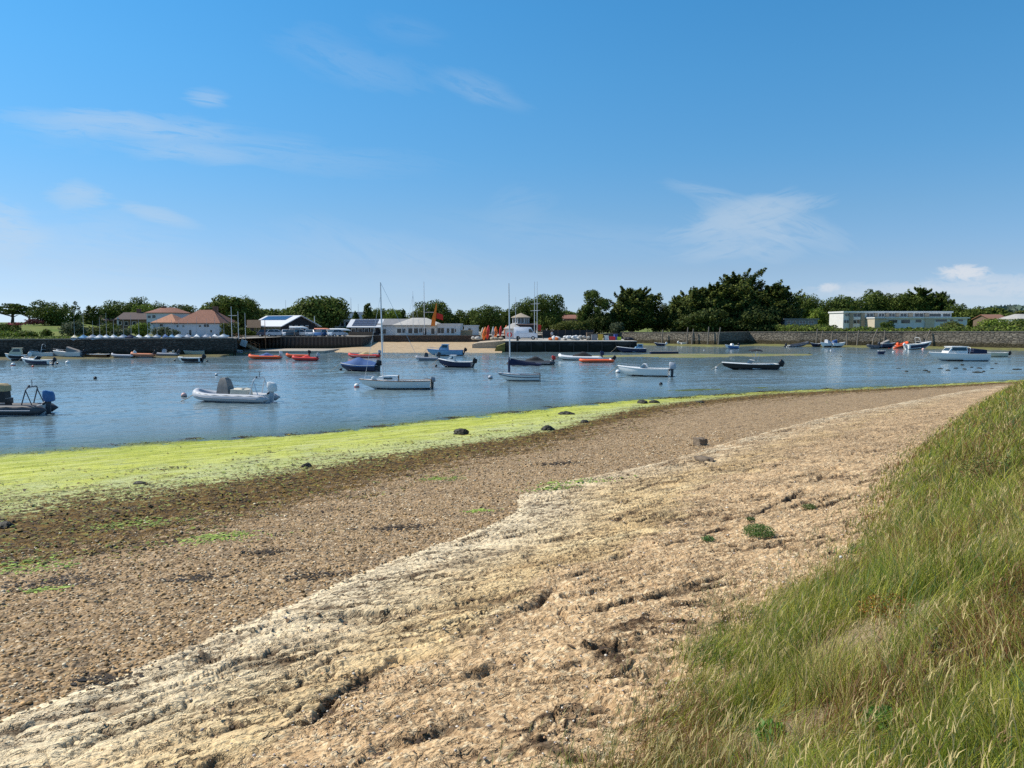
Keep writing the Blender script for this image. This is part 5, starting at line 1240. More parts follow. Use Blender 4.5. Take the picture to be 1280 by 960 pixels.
    if aframe:
        xa = -L * .36; hh_ = aframe; fr = MB(); wd3 = B / 2 - r
        fr.tube([(xa + .25, wd3, zt + r * .7), (xa - .02, wd3 * .95, zt + hh_ * .9), (xa - .05, wd3 * .7, zt + hh_), (xa - .05, -wd3 * .7, zt + hh_), (xa - .02, -wd3 * .95, zt + hh_ * .9), (xa + .25, -wd3, zt + r * .7)], .035, 8)
        fr.tube([(xa - .35, wd3, zt + r * .7), (xa - .02, wd3 * .95, zt + hh_ * .85)], .03, 6); fr.tube([(xa - .35, -wd3, zt + r * .7), (xa - .02, -wd3 * .95, zt + hh_ * .85)], .03, 6)
        fo = fr.build('roll_frame', P['alu' if col != 'dgrey' else 'dgrey'], root)
        MB().tube([(xa - .05, 0, zt + hh_), (xa - .05, 0, zt + hh_ + .4)], .02, 6).build('antenna', P['dgrey'], fo)
        MB().ell((xa - .05, wd3 * .5, zt + hh_ + .07), (.07, .07, .06), 2).build('lamp', P['dgrey'], fo)
    if engine: outboard(root, -L * .47, .55, es, engine, tiltm)
    if not level: bowline(root, L * .5 - r, zt + rise)
    if extra:
        ll = MB()
        for sg in (1, -1): ll.tube([(p[0], (p[1] + r * .75) * sg, p[2] + r * .72 - .04 * (i % 2)) for i, p in enumerate(pts)], .012, 5)
        ll.build('grab_line', P['rope'], tb)
        MB().ell((L*.05, -B/2-.04, .2), (.09,.09,.24), 2).build('fender', P['white'], root)
    return root
rib(-66, 56, 518, LEFT + .12, 'dark grey rigid inflatable with black roll frame and blue outboard at the left edge', 'dgrey', .27, console=.12, consolec='dgrey', engine='blue', aframe=1.25, es=1.25, seatc='black', extra=1, band='lgrey', bw=.36)
rib(238, 342, 502, LEFT - .16, 'pale grey rigid inflatable with covered console, white outboard and steel roll frame', 'lgrey', .26, console=.08, consolec='white', cover='console', engine='white', aframe=1.3, es=1.25, extra=1, band='grey', rise=.34)
rib(311, 350, 449, LEFT + .15, 'orange inflatable with a navy blue cover and white outboard', 'orange', .24, cover='bluecloth', engine='white', band='black')
rib(358, 385, 447.5, LEFT + .3, 'orange inflatable partly hidden behind the red covered one', 'orange', .23, engine='black', console=.0, band='black')
rib(365, 396, 451, LEFT + .1, 'red inflatable with bright red cover and pale outboard beside the ramp', 'red', .24, cover='red', engine='lgrey', tiltm=.3)
rib(435, 474, 447, LEFT + .1, 'red and white inflatable with a tan box seat and grey outboard', 'red', .23, cover='tancloth', engine='lgrey', band='white')
rib(519, 548, 450.5, LEFT + .1, 'small grey inflatable low in the water before the blue cabin boat', 'grey', .22, console=.02, consolec='dgrey', engine='dgrey')
rib(638, 692, 456, LEFT - .05, 'long black inflatable with black covered seat and red and white engine', 'dgrey', .25, cover='blackcloth', engine='red', band='lgrey', rise=.25, bw=.3)
rib(697, 752, 450, LEFT - .1, 'long white rigid inflatable with high bow and dark cover', 'white', .25, cover='blackcloth', engine='navy', rise=.42, bw=.32, es=1.2)
rib(723, 766, 453, LEFT + .05, 'low orange inflatable with raised black outboard beside the long white one', 'orange', .2, engine='black', tiltm=.75, rise=.12)
rib(164, 191, 446, LEFT + .15, 'faded orange inflatable aground at the foot of the quay', 'terra', .24, engine='black', tiltm=.6, level=.15, console=.0)
rib(193, 221, 445, LEFT + .1, 'grey inflatable aground right of the faded orange one', 'grey', .22, engine='dgrey', tiltm=.6, level=.15, console=.05)
rib(982, 1013, 432.5, .25, 'black inflatable tipped bow up on the mud under the stone wall', 'dgrey', .24, engine='black', tiltm=.5, level=.2, tilt=(0, -.12))
rib(1082, 1104, 434.5, LEFT + .3, 'black inflatable with raised engine left of the grey covered boat', 'dgrey', .25, engine='black', tiltm=.6, level=.2, console=.0)
rib(1112, 1138, 434, .35, 'bright orange inflatable resting bow up below the sea wall', 'orange', .26, engine='black', tiltm=.5, level=.2, tilt=(0, -.2), console=-.1, consolec='orange', rise=.35)
rib(140, 165, 446.5, LEFT + .2, 'white tender inflatable aground left of the faded orange one', 'lgrey', .18, engine='white', tiltm=.6, level=.12)
g = G(4, 512); cv_ = empty('covered_seat', (g.x, g.y, .0), 0, 'tan canvas cover over a helm seat in the dark grey inflatable at the left edge', 'seat cover')
MB().loft([[(-.34,-.3,.3),(.34,-.3,.3),(.34,.3,.3),(-.34,.3,.3)],[(-.32,-.28,1.1),(.30,-.28,1.1),(.30,.28,1.1),(-.32,.28,1.1)]], False).build('seat_base', P['black'], cv_)
MB().loft([[(-.36,-.31,1.1),(.36,-.31,1.1),(.36,.31,1.1),(-.36,.31,1.1)],[(-.36,-.30,1.45),(.34,-.30,1.42),(.34,.30,1.42),(-.36,.30,1.45)],[(-.25,-.2,1.56),(.2,-.2,1.54),(.2,.2,1.54),(-.25,.2,1.56)]], True).build('canvas', P['tancloth'], cv_)
# ---- hard boats
def motorboat(px0, px1, py, rz, label, hullc='white', deckc='white', D=.62, cabin=None, cabinc='white', engine='black', tiltm=0.0, es=1.1, level=0.0, tilt=(0, 0), B=None, band=None, console=False, screen=True, cover=None, bimini=None, boot='boot', sheer=.28, name='motor_boat', group=None, open_=False, rails=True, arch=None, cat='motor boat', lower=None):
    L = blen(px0, px1, py, rz, level) * .90; root = place(name, (px0 + px1) / 2, py, rz, label, cat, group, level, tilt); B = B or min(2.5, L * .38)
    S = hull_secs(L, B, D, n=16, draft=.16, sheer=sheer, bow=.5, rake=.10, stern=.88)
    h = MB(); full = hull(h, S); ho = h.build('hull', P[hullc], root)
    bt = MB()
    for sg in (1, -1): bt.loft([[(s[0][0], s[0][1] * sg, s[0][2] - .003), (s[1][0], (s[1][1] + .006) * sg, s[1][2]), (s[2][0], (s[2][1] + .008) * sg, min(s[2][2], .10))] for s in S[:13]], True, False, False, closed=False)
    bt.build('bottom_paint', P[boot], ho)
    ru = MB(); strake(S, 4, .035, ru); ru.tube([(S[0][-1][0], y, S[0][-1][2]) for y in (-S[0][-1][1], S[0][-1][1])], .035, 6); ru.build('gunwale', P[band or 'white'], ho)
    if lower:
        lb = MB()
        for sg in (1, -1): lb.loft([[(s[2][0], (s[2][1] + .012) * sg, s[2][2] + .02), (s[3][0], (s[3][1] + .012) * sg, s[3][2]), (s[3][0] * .5 + s[4][0] * .5, (s[3][1] * .5 + s[4][1] * .5 + .012) * sg, s[3][2] * .5 + s[4][2] * .5)] for s in S[1:15]], True, False, False, closed=False)
        lb.build('side_stripe', P[lower], ho)
    k0, k1 = (1, 9) if not open_ else (1, 14)
    dk = MB(); deck(dk, S, k1 - 1, None, .0, .07); cockpit(dk, S, 0, k1, .12, .14); dk.build('deck', P[deckc], root)
    dz = S[k1][-1][2]; xk = S[k1 - 1][-1][0]
    if cabin:
        x0, x1, hh_, w0 = cabin; x0 *= L; x1 *= L; w1 = B * .5 * w0
        c = MB(); c.loft([[(x0, -w1, D - .05), (x1 + .45, -w1 * .8, D - .05), (x1 + .45, w1 * .8, D - .05), (x0, w1, D - .05)], [(x0 + .02, -w1 * .96, D + hh_ * .45), (x1 + .25, -w1 * .78, D + hh_ * .42), (x1 + .25, w1 * .78, D + hh_ * .42), (x0 + .02, w1 * .96, D + hh_ * .45)], [(x0 + .08, -w1 * .86, D + hh_), (x1 - .22, -w1 * .72, D + hh_), (x1 - .22, w1 * .72, D + hh_), (x0 + .08, w1 * .86, D + hh_)]], False)
        co = c.build('cabin', P[cabinc], root)
        r_ = MB(); r_.box(x0 - .12, x1 - .05, -w1 * .92, w1 * .92, D + hh_, D + hh_ + .07, .03); r_.build('cabin_roof', P[cabinc], co)
        for sg in (1, -1):
            gl = MB(); zl, zh = D + hh_ * .50, D + hh_ * .90
            def yy_(z): t = (z - D - hh_ * .45) / (hh_ * .55); return (w1 * .96 + (w1 * .86 - w1 * .96) * t) + .012
            ym = yy_((zl + zh) / 2); xm0, xm1 = x0 + .14, x1 - .12
            gl.add([(xm0, sg * yy_(zl), zl), (xm1 + .05, sg * (yy_(zl) - w1 * .14), zl), (xm1 - .18, sg * (yy_(zh) - w1 * .12), zh), (xm0 + .05, sg * yy_(zh), zh)], [(0, 1, 2, 3)]); 
            gl.add([(xm0, sg * (yy_(zl) - .02), zl), (xm1 + .05, sg * (yy_(zl) - w1 * .14 - .02), zl), (xm1 - .18, sg * (yy_(zh) - w1 * .12 - .02), zh), (xm0 + .05, sg * (yy_(zh) - .02), zh)], [(3, 2, 1, 0)]); gl.build('window', P['glass'], co)
        gl = MB(); gl.add([(x1 + .25, -w1 * .68, D + hh_ * .48), (x1 + .25, w1 * .68, D + hh_ * .48), (x1 - .17, w1 * .62, D + hh_ * .93), (x1 - .17, -w1 * .62, D + hh_ * .93), (x1 + .22, 0, D + hh_ * .45)], [(0, 1, 2, 3)]); gl.build('windscreen', P['glass'], co)
    elif screen:
        xs = xk + .1; w1 = B * .36; g_ = MB()
        g_.loft([[(xs, -w1, dz + .02), (xs + .30, -w1 * .5, dz + .05), (xs + .36, 0, dz + .06), (xs + .30, w1 * .5, dz + .05), (xs, w1, dz + .02)], [(xs - .35, -w1 * .9, dz + .40), (xs - .08, -w1 * .45, dz + .44), (xs - .03, 0, dz + .45), (xs - .08, w1 * .45, dz + .44), (xs - .35, w1 * .9, dz + .40)]], False, False, False, closed=False)
        go = g_.build('windscreen', P['glass'], root); rail(go, [(xs - .35, -w1 * .9, dz + .40), (xs - .08, -w1 * .45, dz + .44), (xs - .03, 0, dz + .45), (xs - .08, w1 * .45, dz + .44), (xs - .35, w1 * .9, dz + .40)], .02, 'screen_frame', 'white')
    if console:
        c = MB(); c.loft([[(-.35, -.35, .12), (.35, -.3, .12), (.35, .3, .12), (-.35, .35, .12)], [(-.28, -.32, D + .35), (.2, -.26, D + .35), (.2, .26, D + .35), (-.28, .32, D + .35)], [(-.1, -.25, D + .5), (.12, -.22, D + .48), (.12, .22, D + .48), (-.1, .25, D + .5)]], False); c.build('console', P['white'], root)
    st = MB(); st.box(-L * .34, -L * .34 + .5, -B * .33, B * .33, .14, .5, .04)
    if not cabin: st.box(-L * .12, -L * .12 + .45, -B * .3, -B * .04, .14, .58, .04); st.box(-L * .12, -L * .12 + .45, B * .04, B * .3, .14, .58, .04)
    st.build('seat', P['paleseat'], root)
    if cover:
        kind, cc_ = cover; cv = MB(); rows = []
        if kind == 'tent':      # a cloth pulled over a ridge, from stem to stern
            for i, s in enumerate(S):
                t = i / 16; x, y, z = s[-1]; hr = (.25 + .60 * math.exp(-((t - .52) / .2) ** 2) + .25 * math.exp(-((t - .2) / .16) ** 2)) * (1 - .8 * max(0, t - .8) * 5)
                rows.append([(x, -y * 1.05, z - .14), (x, -y * 1.03, z + .04), (x, -y * .45, z + hr * .72), (x, 0, z + hr), (x, y * .45, z + hr * .72), (x, y * 1.03, z + .04), (x, y * 1.05, z - .14)])
            cv.loft(rows, True, True, True, closed=False)
        elif kind == 'slope':   # a cover running down from the screen to the stern
            for i, s in enumerate(S[0:9]):
                t = i / 8; x, y, z = s[-1]; hr = .12 + .72 * t
                rows.append([(x, -y, z), (x, -y * .8, z + hr * .9), (x, 0, z + hr), (x, y * .8, z + hr * .9), (x, y, z)])
            cv.loft(rows, True, True, True, closed=False)
        elif kind == 'aft':
            for i, s in enumerate(S[1:6]):
                t = i / 4; x, y, z = s[-1]; hr = .62 + .18 * t
                rows.append([(x, -y * .9, z), (x, -y * .82, z + hr * .92), (x, 0, z + hr), (x, y * .82, z + hr * .92), (x, y * .9, z)])
            cv.loft(rows, True, True, True, closed=False)
        cv.build('cover', P[cc_], root)
    if bimini:
        x0, hh_, cc_ = bimini; b = MB(); rows = []
        for i in range(5):
            t = i / 4; x = x0 - .75 + 1.2 * t; z = D + hh_ + .1 * math.sin(t * math.pi)
            rows.append([(x, -B * .36, z - .10), (x, -B * .25, z), (x, 0, z + .04), (x, B * .25, z), (x, B * .36, z - .10), (x, B * .36, z - .16), (x, 0, z - .03), (x, -B * .36, z - .16)])
        b.loft(rows, True); bo = b.build('bimini', P[cc_], root)
        for sg in (1, -1): rail(bo, [(x0 - .1, sg * B * .36, D), (x0 - .5, sg * B * .36, D + hh_ - .1)], .016, 'bimini_pole', 'steel', [((x0 - .5, sg * B * .36, D), (x0 + .2, sg * B * .36, D + hh_ - .1))])
    if arch:
        xa, hh_ = arch; rail(root, [(xa + .2, B * .42, D), (xa, B * .38, D + hh_ * .9), (xa - .05, B * .25, D + hh_), (xa - .05, -B * .25, D + hh_), (xa, -B * .38, D + hh_ * .9), (xa + .2, -B * .42, D)], .035, 'arch', 'white')
    if rails:
        pr = [(s[-1][0], s[-1][1] * .9, s[-1][2] + .28) for s in S[10:]]; pr2 = [(p[0], -p[1], p[2]) for p in pr]
        rail(root, pr + pr2[::-1], .014, 'bow_rail', 'steel', [((s[-1][0], s[-1][1] * .9 * sg, s[-1][2]), (s[-1][0], s[-1][1] * .9 * sg, s[-1][2] + .28)) for s in S[10:16:2] for sg in (1, -1)])
    if engine: outboard(root, S[0][-1][0] - .02, D - .12, es, engine, tiltm)
    if not level:
        bowline(root, S[-1][-1][0], S[-1][-1][2])
        if L > 3.5: fd = MB(); fd.ell((-L * .1, -S[7][-1][1] - .08, S[7][-1][2] - .28), (.10, .10, .26), 2); fd.ell((L * .12, -S[9][-1][1] - .08, S[9][-1][2] - .28), (.10, .10, .26), 2); fd.build('fender', P['lgrey'], root)
    return root, S, L, B
motorboat(774, 837, 470, LEFT - .35, 'white open speedboat with a big grey white outboard and small steel fittings', D=.72, engine='lgrey', es=1.3, console=True, screen=True, rails=True)
motorboat(903, 973, 462, LEFT - .06, 'glossy black and white bow rider with a black bimini and raised black outboard', 'black', 'white', D=.62, engine='black', es=1.35, tiltm=.55, bimini=(-.35, 1.55, 'blackcloth'), rails=False, sheer=.2, boot='white')
motorboat(1161, 1236, 451, LEFT, 'white cabin cruiser with dark side windows and a navy aft canopy', D=.95, cabin=(-.08, .22, 1.0, .86), engine=None, cover=('aft', 'navycloth'), arch=(-1.0, .95), lower=None, boot='boot')
motorboat(1232, 1259, 446, LEFT, 'cream dinghy with raised black outboard just behind the cabin cruiser', 'cream', 'cream', D=.62, engine='black', tiltm=.8, screen=False, rails=False, open_=True, boot='cream', sheer=.12)
motorboat(26, 69, 456, LEFT - .12, 'small white speedboat floating nearest the left quay', D=.6, engine='black', es=.9, tiltm=.4, lower='navy')
motorboat(9, 32, 449.5, LEFT + .3, 'cream wheelhouse boat with a dark bottom under the left quay wall', 'white', 'cream', D=.62, cabin=(-.30, .20, .95, .9), cabinc='cream', engine='white', tiltm=.5, level=.15, lower='boot', rails=False)
motorboat(38, 69, 446.5, LEFT + .1, 'white cuddy boat with an open windscreen frame, middle of the three under the left wall', D=.7, cabin=None, engine='white', tiltm=.5, level=.15, arch=(-.2, 1.25))
motorboat(68, 103, 446.5, LEFT + .1, 'white cruiser with a brown cover sloping down to its stern', D=.75, cover=('slope', 'greycloth'), engine='black', tiltm=.5, level=.15)
motorboat(105, 137, 446.5, LEFT, 'dark red wooden dinghy aground below the quay wall', 'wood', 'wood', D=.42, engine=None, screen=False, rails=False, open_=True, level=.12, boot='redboot', sheer=.12)
motorboat(223, 253, 453, LEFT, 'white open boat with a dark bottom floating off the pale house', 'white', 'white', D=.62, engine='black', tiltm=.3, screen=False, rails=False, open_=True, lower='boot', sheer=.1)
motorboat(227, 256, 443.5, LEFT + .25, 'cream open boat drawn up under the quay below the pale house', 'cream', 'cream', D=.6, engine=None, screen=False, rails=False, open_=True, level=.2, sheer=.15)
motorboat(258, 282, 442.5, .3, 'white boat with a small blue screen beside the landing stage', D=.6, engine='dgrey', tiltm=.4, level=.2, cabin=(-.1, .15, .5, .8))
motorboat(281, 303, 441, LEFT, 'flat pale open boat lying against the landing stage', 'lgrey', 'cream', D=.35, engine=None, screen=False, rails=False, open_=True, level=.25, sheer=.08)
motorboat(425, 474, 464, LEFT - .2, 'boat wholly wrapped in a bright blue tent cover', 'navy', 'navy', D=.62, engine='black', es=1.2, screen=False, rails=False, cover=('tent', 'bluecloth'))
motorboat(534, 581, 444.5, LEFT, 'sky blue cabin boat with a dark windowed wheelhouse in front of the beach', 'lblue', 'lgrey', D=.85, cabin=(-.08, .14, .95, .8), cabinc='lblue', engine='black', tiltm=.4, band='blue', lower=None)
motorboat(548, 592, 459, LEFT - .15, 'black hulled fishing boat with white gunwale and small white wheelhouse', 'navy', 'white', D=.62, cabin=(.02, .20, .75, .7), engine='black', es=1.1, tiltm=.3, sheer=.42, rails=False, band='white')
motorboat(771, 809, 440.5, LEFT, 'old blue and white workboat at the end of the pier', 'navy', 'lgrey', D=.7, cabin=(-.38, -.18, .75, .6), cabinc='lblue', engine=None, rails=False, band='white', sheer=.4)
motorboat(848, 880, 430.5, .2, 'white speedboat lying bow up on the mud under the stone wall', D=.75, engine='white', tiltm=.5, level=.25, tilt=(0, -.10), rails=False)
motorboat(905, 924, 436, LEFT + .5, 'small white boat with a blue bottom below the shaded wall corner', 'white', 'white', D=.62, engine='black', tiltm=.2, rails=False, lower='blue', boot='blue', console=True, screen=False)
motorboat(1012, 1026, 432.5, LEFT + .4, 'tiny dark dinghy aground left of the white covered boats', 'navy', 'grey', D=.5, engine='dgrey', tiltm=.5, level=.2, screen=False, rails=False, open_=True)
motorboat(1024, 1041, 433, LEFT + .4, 'white heaped boat with grey cover left of the blue covered one', 'white', 'white', D=.7, engine='white', tiltm=.5, level=.2, cover=('slope', 'lgrey'), rails=False, screen=False)
motorboat(1039, 1057, 433, .1, 'white boat with a royal blue cover under the sea wall', 'white', 'white', D=.7, engine=None, level=.2, cover=('aft', 'bluecloth'), rails=False, screen=False)
motorboat(1099, 1120, 434.5, .2, 'dark boat with a grey green cover next to the orange inflatable', 'navy', 'grey', D=.8, engine='dgrey', tiltm=.5, level=.2, cover=('slope', 'greycloth'), rails=False, screen=False)
motorboat(1130, 1166, 435.5, .15, 'white decked boat with a navy bottom and leaning rod rack below the wall', 'white', 'white', D=.95, engine='white', tiltm=.5, level=.2, tilt=(0, -.08), lower='navy', boot='navy', arch=(-.2, 1.3), screen=True)
motorboat(1097, 1107, 442.5, .1, 'tiny navy blue tender floating off the far wall', 'navy', 'navy', D=.5, engine=None, screen=False, rails=False, open_=True, sheer=.1, boot='navy')
motorboat(818, 831, 431.5, LEFT, 'small dark dinghy on the mud by the sea wall, left of the speedboat', 'navy', 'grey', D=.4, engine='white', tiltm=.6, level=.15, screen=False, rails=False, open_=True)
pt = MB(); L_ = blen(813, 847, 442.5, 0); g = G(830, 442.5)
t = empty('mooring_pontoon', (g.x, g.y, 0), 0, 'low navy blue floating pontoon beyond the sandbank', 'pontoon')
MB().box(-L_/2, L_/2, -.7, .7, -.1, .42, .04).build('float', P['navy'], t); MB().box(-L_/2-.03, L_/2+.03, -.74, .74, .42, .47).build('planking', P['greycloth'], t)
for k in (-1, 0, 1): MB().tube([(k * L_ * .4, -.6, .47), (k * L_ * .4, -.6, .62)], .06, 8).build('cleat', P['steel'], t)
# ---- sailing boats
def sailboat(px0, px1, py, rz, label, masttop, D, cabin, boom, hullc='white', sailcover=None, mast_t=.18, rake=0.0, stays=True, lower=None):
    L = blen(px0, px1, py, rz) * .93; root = place('sailing_boat', (px0 + px1) / 2, py, rz, label, 'sailing boat'); B = L * .34
    S = hull_secs(L, B, D, n=16, draft=.16, sheer=.16, bow=.42, rake=.13, stern=.72); h = MB(); hull(h, S); ho = h.build('hull', P[hullc], root)
    bt = MB()
    for sg in (1, -1): bt.loft([[(s[0][0], 0, s[0][2] - .003), (s[1][0], (s[1][1] + .006) * sg, s[1][2]), (s[2][0], (s[2][1] + .008) * sg, min(s[2][2], .07))] for s in S[:14]], True, False, False, closed=False)
    bt.build('bottom_paint', P['boot'], ho); ru = MB(); strake(S, 4, .03, ru); ru.build('rubbing_strake', P['navy' if lower else 'wood'], ho)
    if lower:
        st_ = MB(); strake(S, 3, .035, st_); st_.build('side_stripe', P[lower], ho)
    dk = MB(); deck(dk, S, 8, None, .0, .05); cockpit(dk, S, 0, 9, .15, .2); dk.build('deck', P['white'], root)
    mx = L * mast_t; dz = D + .1
    if cabin:
        x0, x1, hh_ = cabin; x0 *= L; x1 *= L; w1 = B * .30; c = MB()
        c.loft([[(x0, -w1, D), (x0 + .05, -w1 * .88, D + hh_), (x0 + .05, w1 * .88, D + hh_), (x0, w1, D)], [(x1 * .6, -w1 * .95, D + .02), (x1 * .6, -w1 * .8, D + hh_), (x1 * .6, w1 * .8, D + hh_), (x1 * .6, w1 * .95, D + .02)], [(x1 + .55, -w1 * .55, D + .05), (x1 + .1, -w1 * .5, D + hh_ * .8), (x1 + .1, w1 * .5, D + hh_ * .8), (x1 + .55, w1 * .55, D + .05)]], False)
        co = c.build('cabin', P['white'], root); dz = D + hh_
        for sg in (1, -1):
            q = MB(); q.box(x0 + .45, x1 * .6 + .25, sg * w1 * .93 - .01, sg * w1 * .93 + .01, D + hh_ * .38, D + hh_ * .70, rot=Matrix.Rotation(sg * .1, 3, 'X')); q.build('window', P['glass'], co)
        MB().box(x0 - .02, x0 + .05, -w1 * .45, w1 * .45, D - .12, D + hh_ + .02).build('companionway', P['wood'], co)
    top = Vector((mx, 0, masttop))
    ms = MB(); ms.tube([(mx, 0, dz - .1), (mx + rake * .5, 0, masttop * .5), (mx + rake, 0, masttop)], [.062, .058, .042], 8); mo = ms.build('mast', P['alu'], root)
    bz = dz + boom[0]; bo = MB(); bo.tube([(mx - .05, 0, bz), (mx - boom[1], 0, bz + boom[2])], .04, 7); bo.build('boom', P['alu'], root)
    if sailcover:
        cv = MB(); rows = []
        for i in range(9):
            t_ = i / 8; x = mx + .05 - (boom[1] + .05) * t_; zc = bz + boom[2] * t_; hh2 = .42 * (1 - t_) ** 1.6 + .13; dr = .12 + .04 * math.sin(i * 2.1)
            rows.append([(x, 0, zc + hh2), (x, .11, zc + hh2 * .3), (x, .12, zc - dr * .4), (x, 0, zc - dr), (x, -.12, zc - dr * .4), (x, -.11, zc + hh2 * .3)])
        cv.loft(rows, True); cv.build('sail_cover', P[sailcover], root)
        ro = MB(); ro.tube([(mx + .10, 0, dz + .1), (mx + .09, 0, dz + 1.0), (mx + .08, 0, dz + 1.5)], [.10, .12, .05], 8); ro.build('mast_cover', P[sailcover], mo)
    if stays:
        sm_ = MB(); hs = masttop * .86; w_ = B * .48
        for a, b in [((mx + rake, 0, masttop * .88), (L * .5, 0, D + .14)), ((mx + rake, 0, masttop), (-L * .48, 0, D)), ((mx + rake, 0, hs), (mx - .15, w_, D)), ((mx + rake, 0, hs), (mx - .15, -w_, D))]: sm_.tube([a, b], .010, 4, False)
        sm_.build('rigging', P['steel'], mo)
        sp_ = MB(); zs = masttop * .56; sp_.tube([(mx, -.42, zs), (mx, .42, zs)], .018, 5); sp_.build('spreader', P['alu'], mo)
    pr = [(s[-1][0], s[-1][1] * .85, s[-1][2] + .34) for s in S[13:]]; rail(root, pr + [(p[0], -p[1], p[2]) for p in pr[::-1]], .014, 'pulpit')
    ru = MB(); ru.box(-L / 2 - .10, -L / 2 - .02, -.03, .03, -.3, D + .12); ru.tube([(-L/2-.05,0,D+.1),(-L/2+.5,0,D+.22)], .02, 5); ru.build('rudder', P['wood'], root)
    return root, S, L, B, D
def mast_h(px, ytop, py): d = G(px, py).y; return V(px, ytop, d).z
r_, S_, L_, B_, D_ = sailboat(453, 541, 486, LEFT + .05, 'larger white sailing yacht with a low cabin and bare alloy mast', mast_h(480, 353, 486), .62, (-.02, .26, .42), (.95, 2.7, .12), mast_t=.22, rake=.1)
outboard(r_, -L_ / 2 + .02, .42, .8, 'grey', 0, y=-.35); MB().ell((L_ * .36, .3, D_ + .22), (.16, .12, .16), 2).build('fender', P['white'], r_)
r2, S2, L2_, B2, D2 = sailboat(625, 676, 476, LEFT - .05, 'small white day sailer with navy stripes and a navy furled sail cover', mast_h(638, 354, 476), .55, None, (.85, 2.8, -.05), sailcover='navycloth', mast_t=.27, rake=.12, lower='navy', stays=False)
# ---- buoys
def buoy(px, py, r, col, label, two=None, level=0.0):
    g = G(px, py, level); t = empty('mooring_buoy', (g.x, g.y, level), random.uniform(0, 6), label, 'buoy', 'mooring buoys in the harbour')
    MB().ell((0, 0, r * .45), (r, r, r * .92), 2, .02).build('float', P[col], t)
    if two: MB().ell((0, 0, r * .18), (r * 1.02, r * 1.02, r * .62), 2).build('lower_band', P[two], t)
    MB().tube([(0, 0, r * 1.3), (.04, 0, r * 1.5), (0, 0, r * 1.62), (-.04, 0, r * 1.5), (0, 0, r * 1.32)], .015, 5).build('ring', P['steel'], t)
P['buoyorange'] = mat('buoy_orange', (.70,.10,.03), .5); P['buoypink'] = mat('buoy_pink', (.72,.45,.40), .5)
for b in [(16.5,457,.26,'white','white buoy with a red lower half, left of the small speedboat','red'),(41,458.7,.13,'buoyorange','tiny orange buoy just below the small white speedboat',None),(71.5,455,.16,'black','small black buoy at the stern of the small white speedboat',None),
          (84.5,454.5,.28,'white','plain white buoy right of the small white speedboat',None),(119,473.5,.16,'black','black buoy alone in open water right of the dark inflatable',None),(230,495.5,.20,'buoypink','dull pink and dark buoy just off the bow of the pale inflatable','dgrey'),
          (270.5,469,.14,'white','white topped buoy above the pale inflatable','black'),(218.5,451,.14,'black','black buoy left of the white open boat',None),(259,452,.15,'black','dark buoy right of the white open boat',None),(446,483.8,.22,'white','red and white buoy on the mooring line of the larger yacht','red'),
          (426,462.5,.16,'black','black buoy at the bow of the blue covered boat',None),(545,458,.17,'black','dark round buoy left of the black hulled fishing boat',None),(613,473,.22,'lgrey','grey topped dark buoy left of the day sailer','black'),(634.5,455,.16,'black','black buoy left of the long black inflatable',None),
          (772.5,466,.26,'white','cream and dark buoy at the bow of the open speedboat','greycloth'),(895.5,460.5,.18,'white','white and black buoy at the bow of the bow rider','black'),(1154,437.5,.28,'buoypink','pale pink round buoy left of the cabin cruiser',None),(1116.5,440.5,.18,'white','white buoy right of the tiny navy tender',None),
          (1038.5,438.5,.16,'white','white buoy off the blue covered boat',None),(826,481,.16,'black','lone dark float below the open speedboat',None),(365,447.3,.1,'black','tiny dark float between the two orange inflatables',None),(880,438,.1,'white','tiny white float over the sandbank channel',None)]: buoy(*b)
def mooring(a, b, label):
    n = 8; A, B_ = Vector(a), Vector(b); m = MB(); m.tube([tuple(A.lerp(B_, i / n) - Vector((0, 0, .25 * math.sin(i / n * math.pi)))) for i in range(n + 1)], .016, 5)
    tag(m.build('mooring_line', P['rope']), label, 'rope')
g0 = G(446, 483.8); g1 = G(453, 484); mooring((g0.x, g0.y, .3), (G(452,486).x, G(452,486).y, .85), 'thin mooring line from the red and white buoy to the yacht bow')
# ---- weed tufts breaking the surface at the right
for i, (px, py, s) in enumerate([(1123,461,.3),(1133,464.5,.35),(1157,463.5,.25),(1161,465,.28),(1175,461,.3),(1185,463,.32),(1195,460.5,.3),(1205.5,461.5,.25),(1214.5,459.5,.25),(1224,460.5,.3),(1240,461,.35),(1222,465.5,.5),(1229.5,464.5,.3),(1271,462,.45),(1245,454.5,.3),(1203,456.2,.22),(1051,445.5,.2),(1012,442.3,.25),(1000,442.7,.2)]):
    rock(px, py, s, s * .5, .09, M_WEEDR, 'small dark weed tuft breaking the water on the right of the harbour', 20 + i, 'weed_tuft', True, 0.0, group='weed tufts in the water')
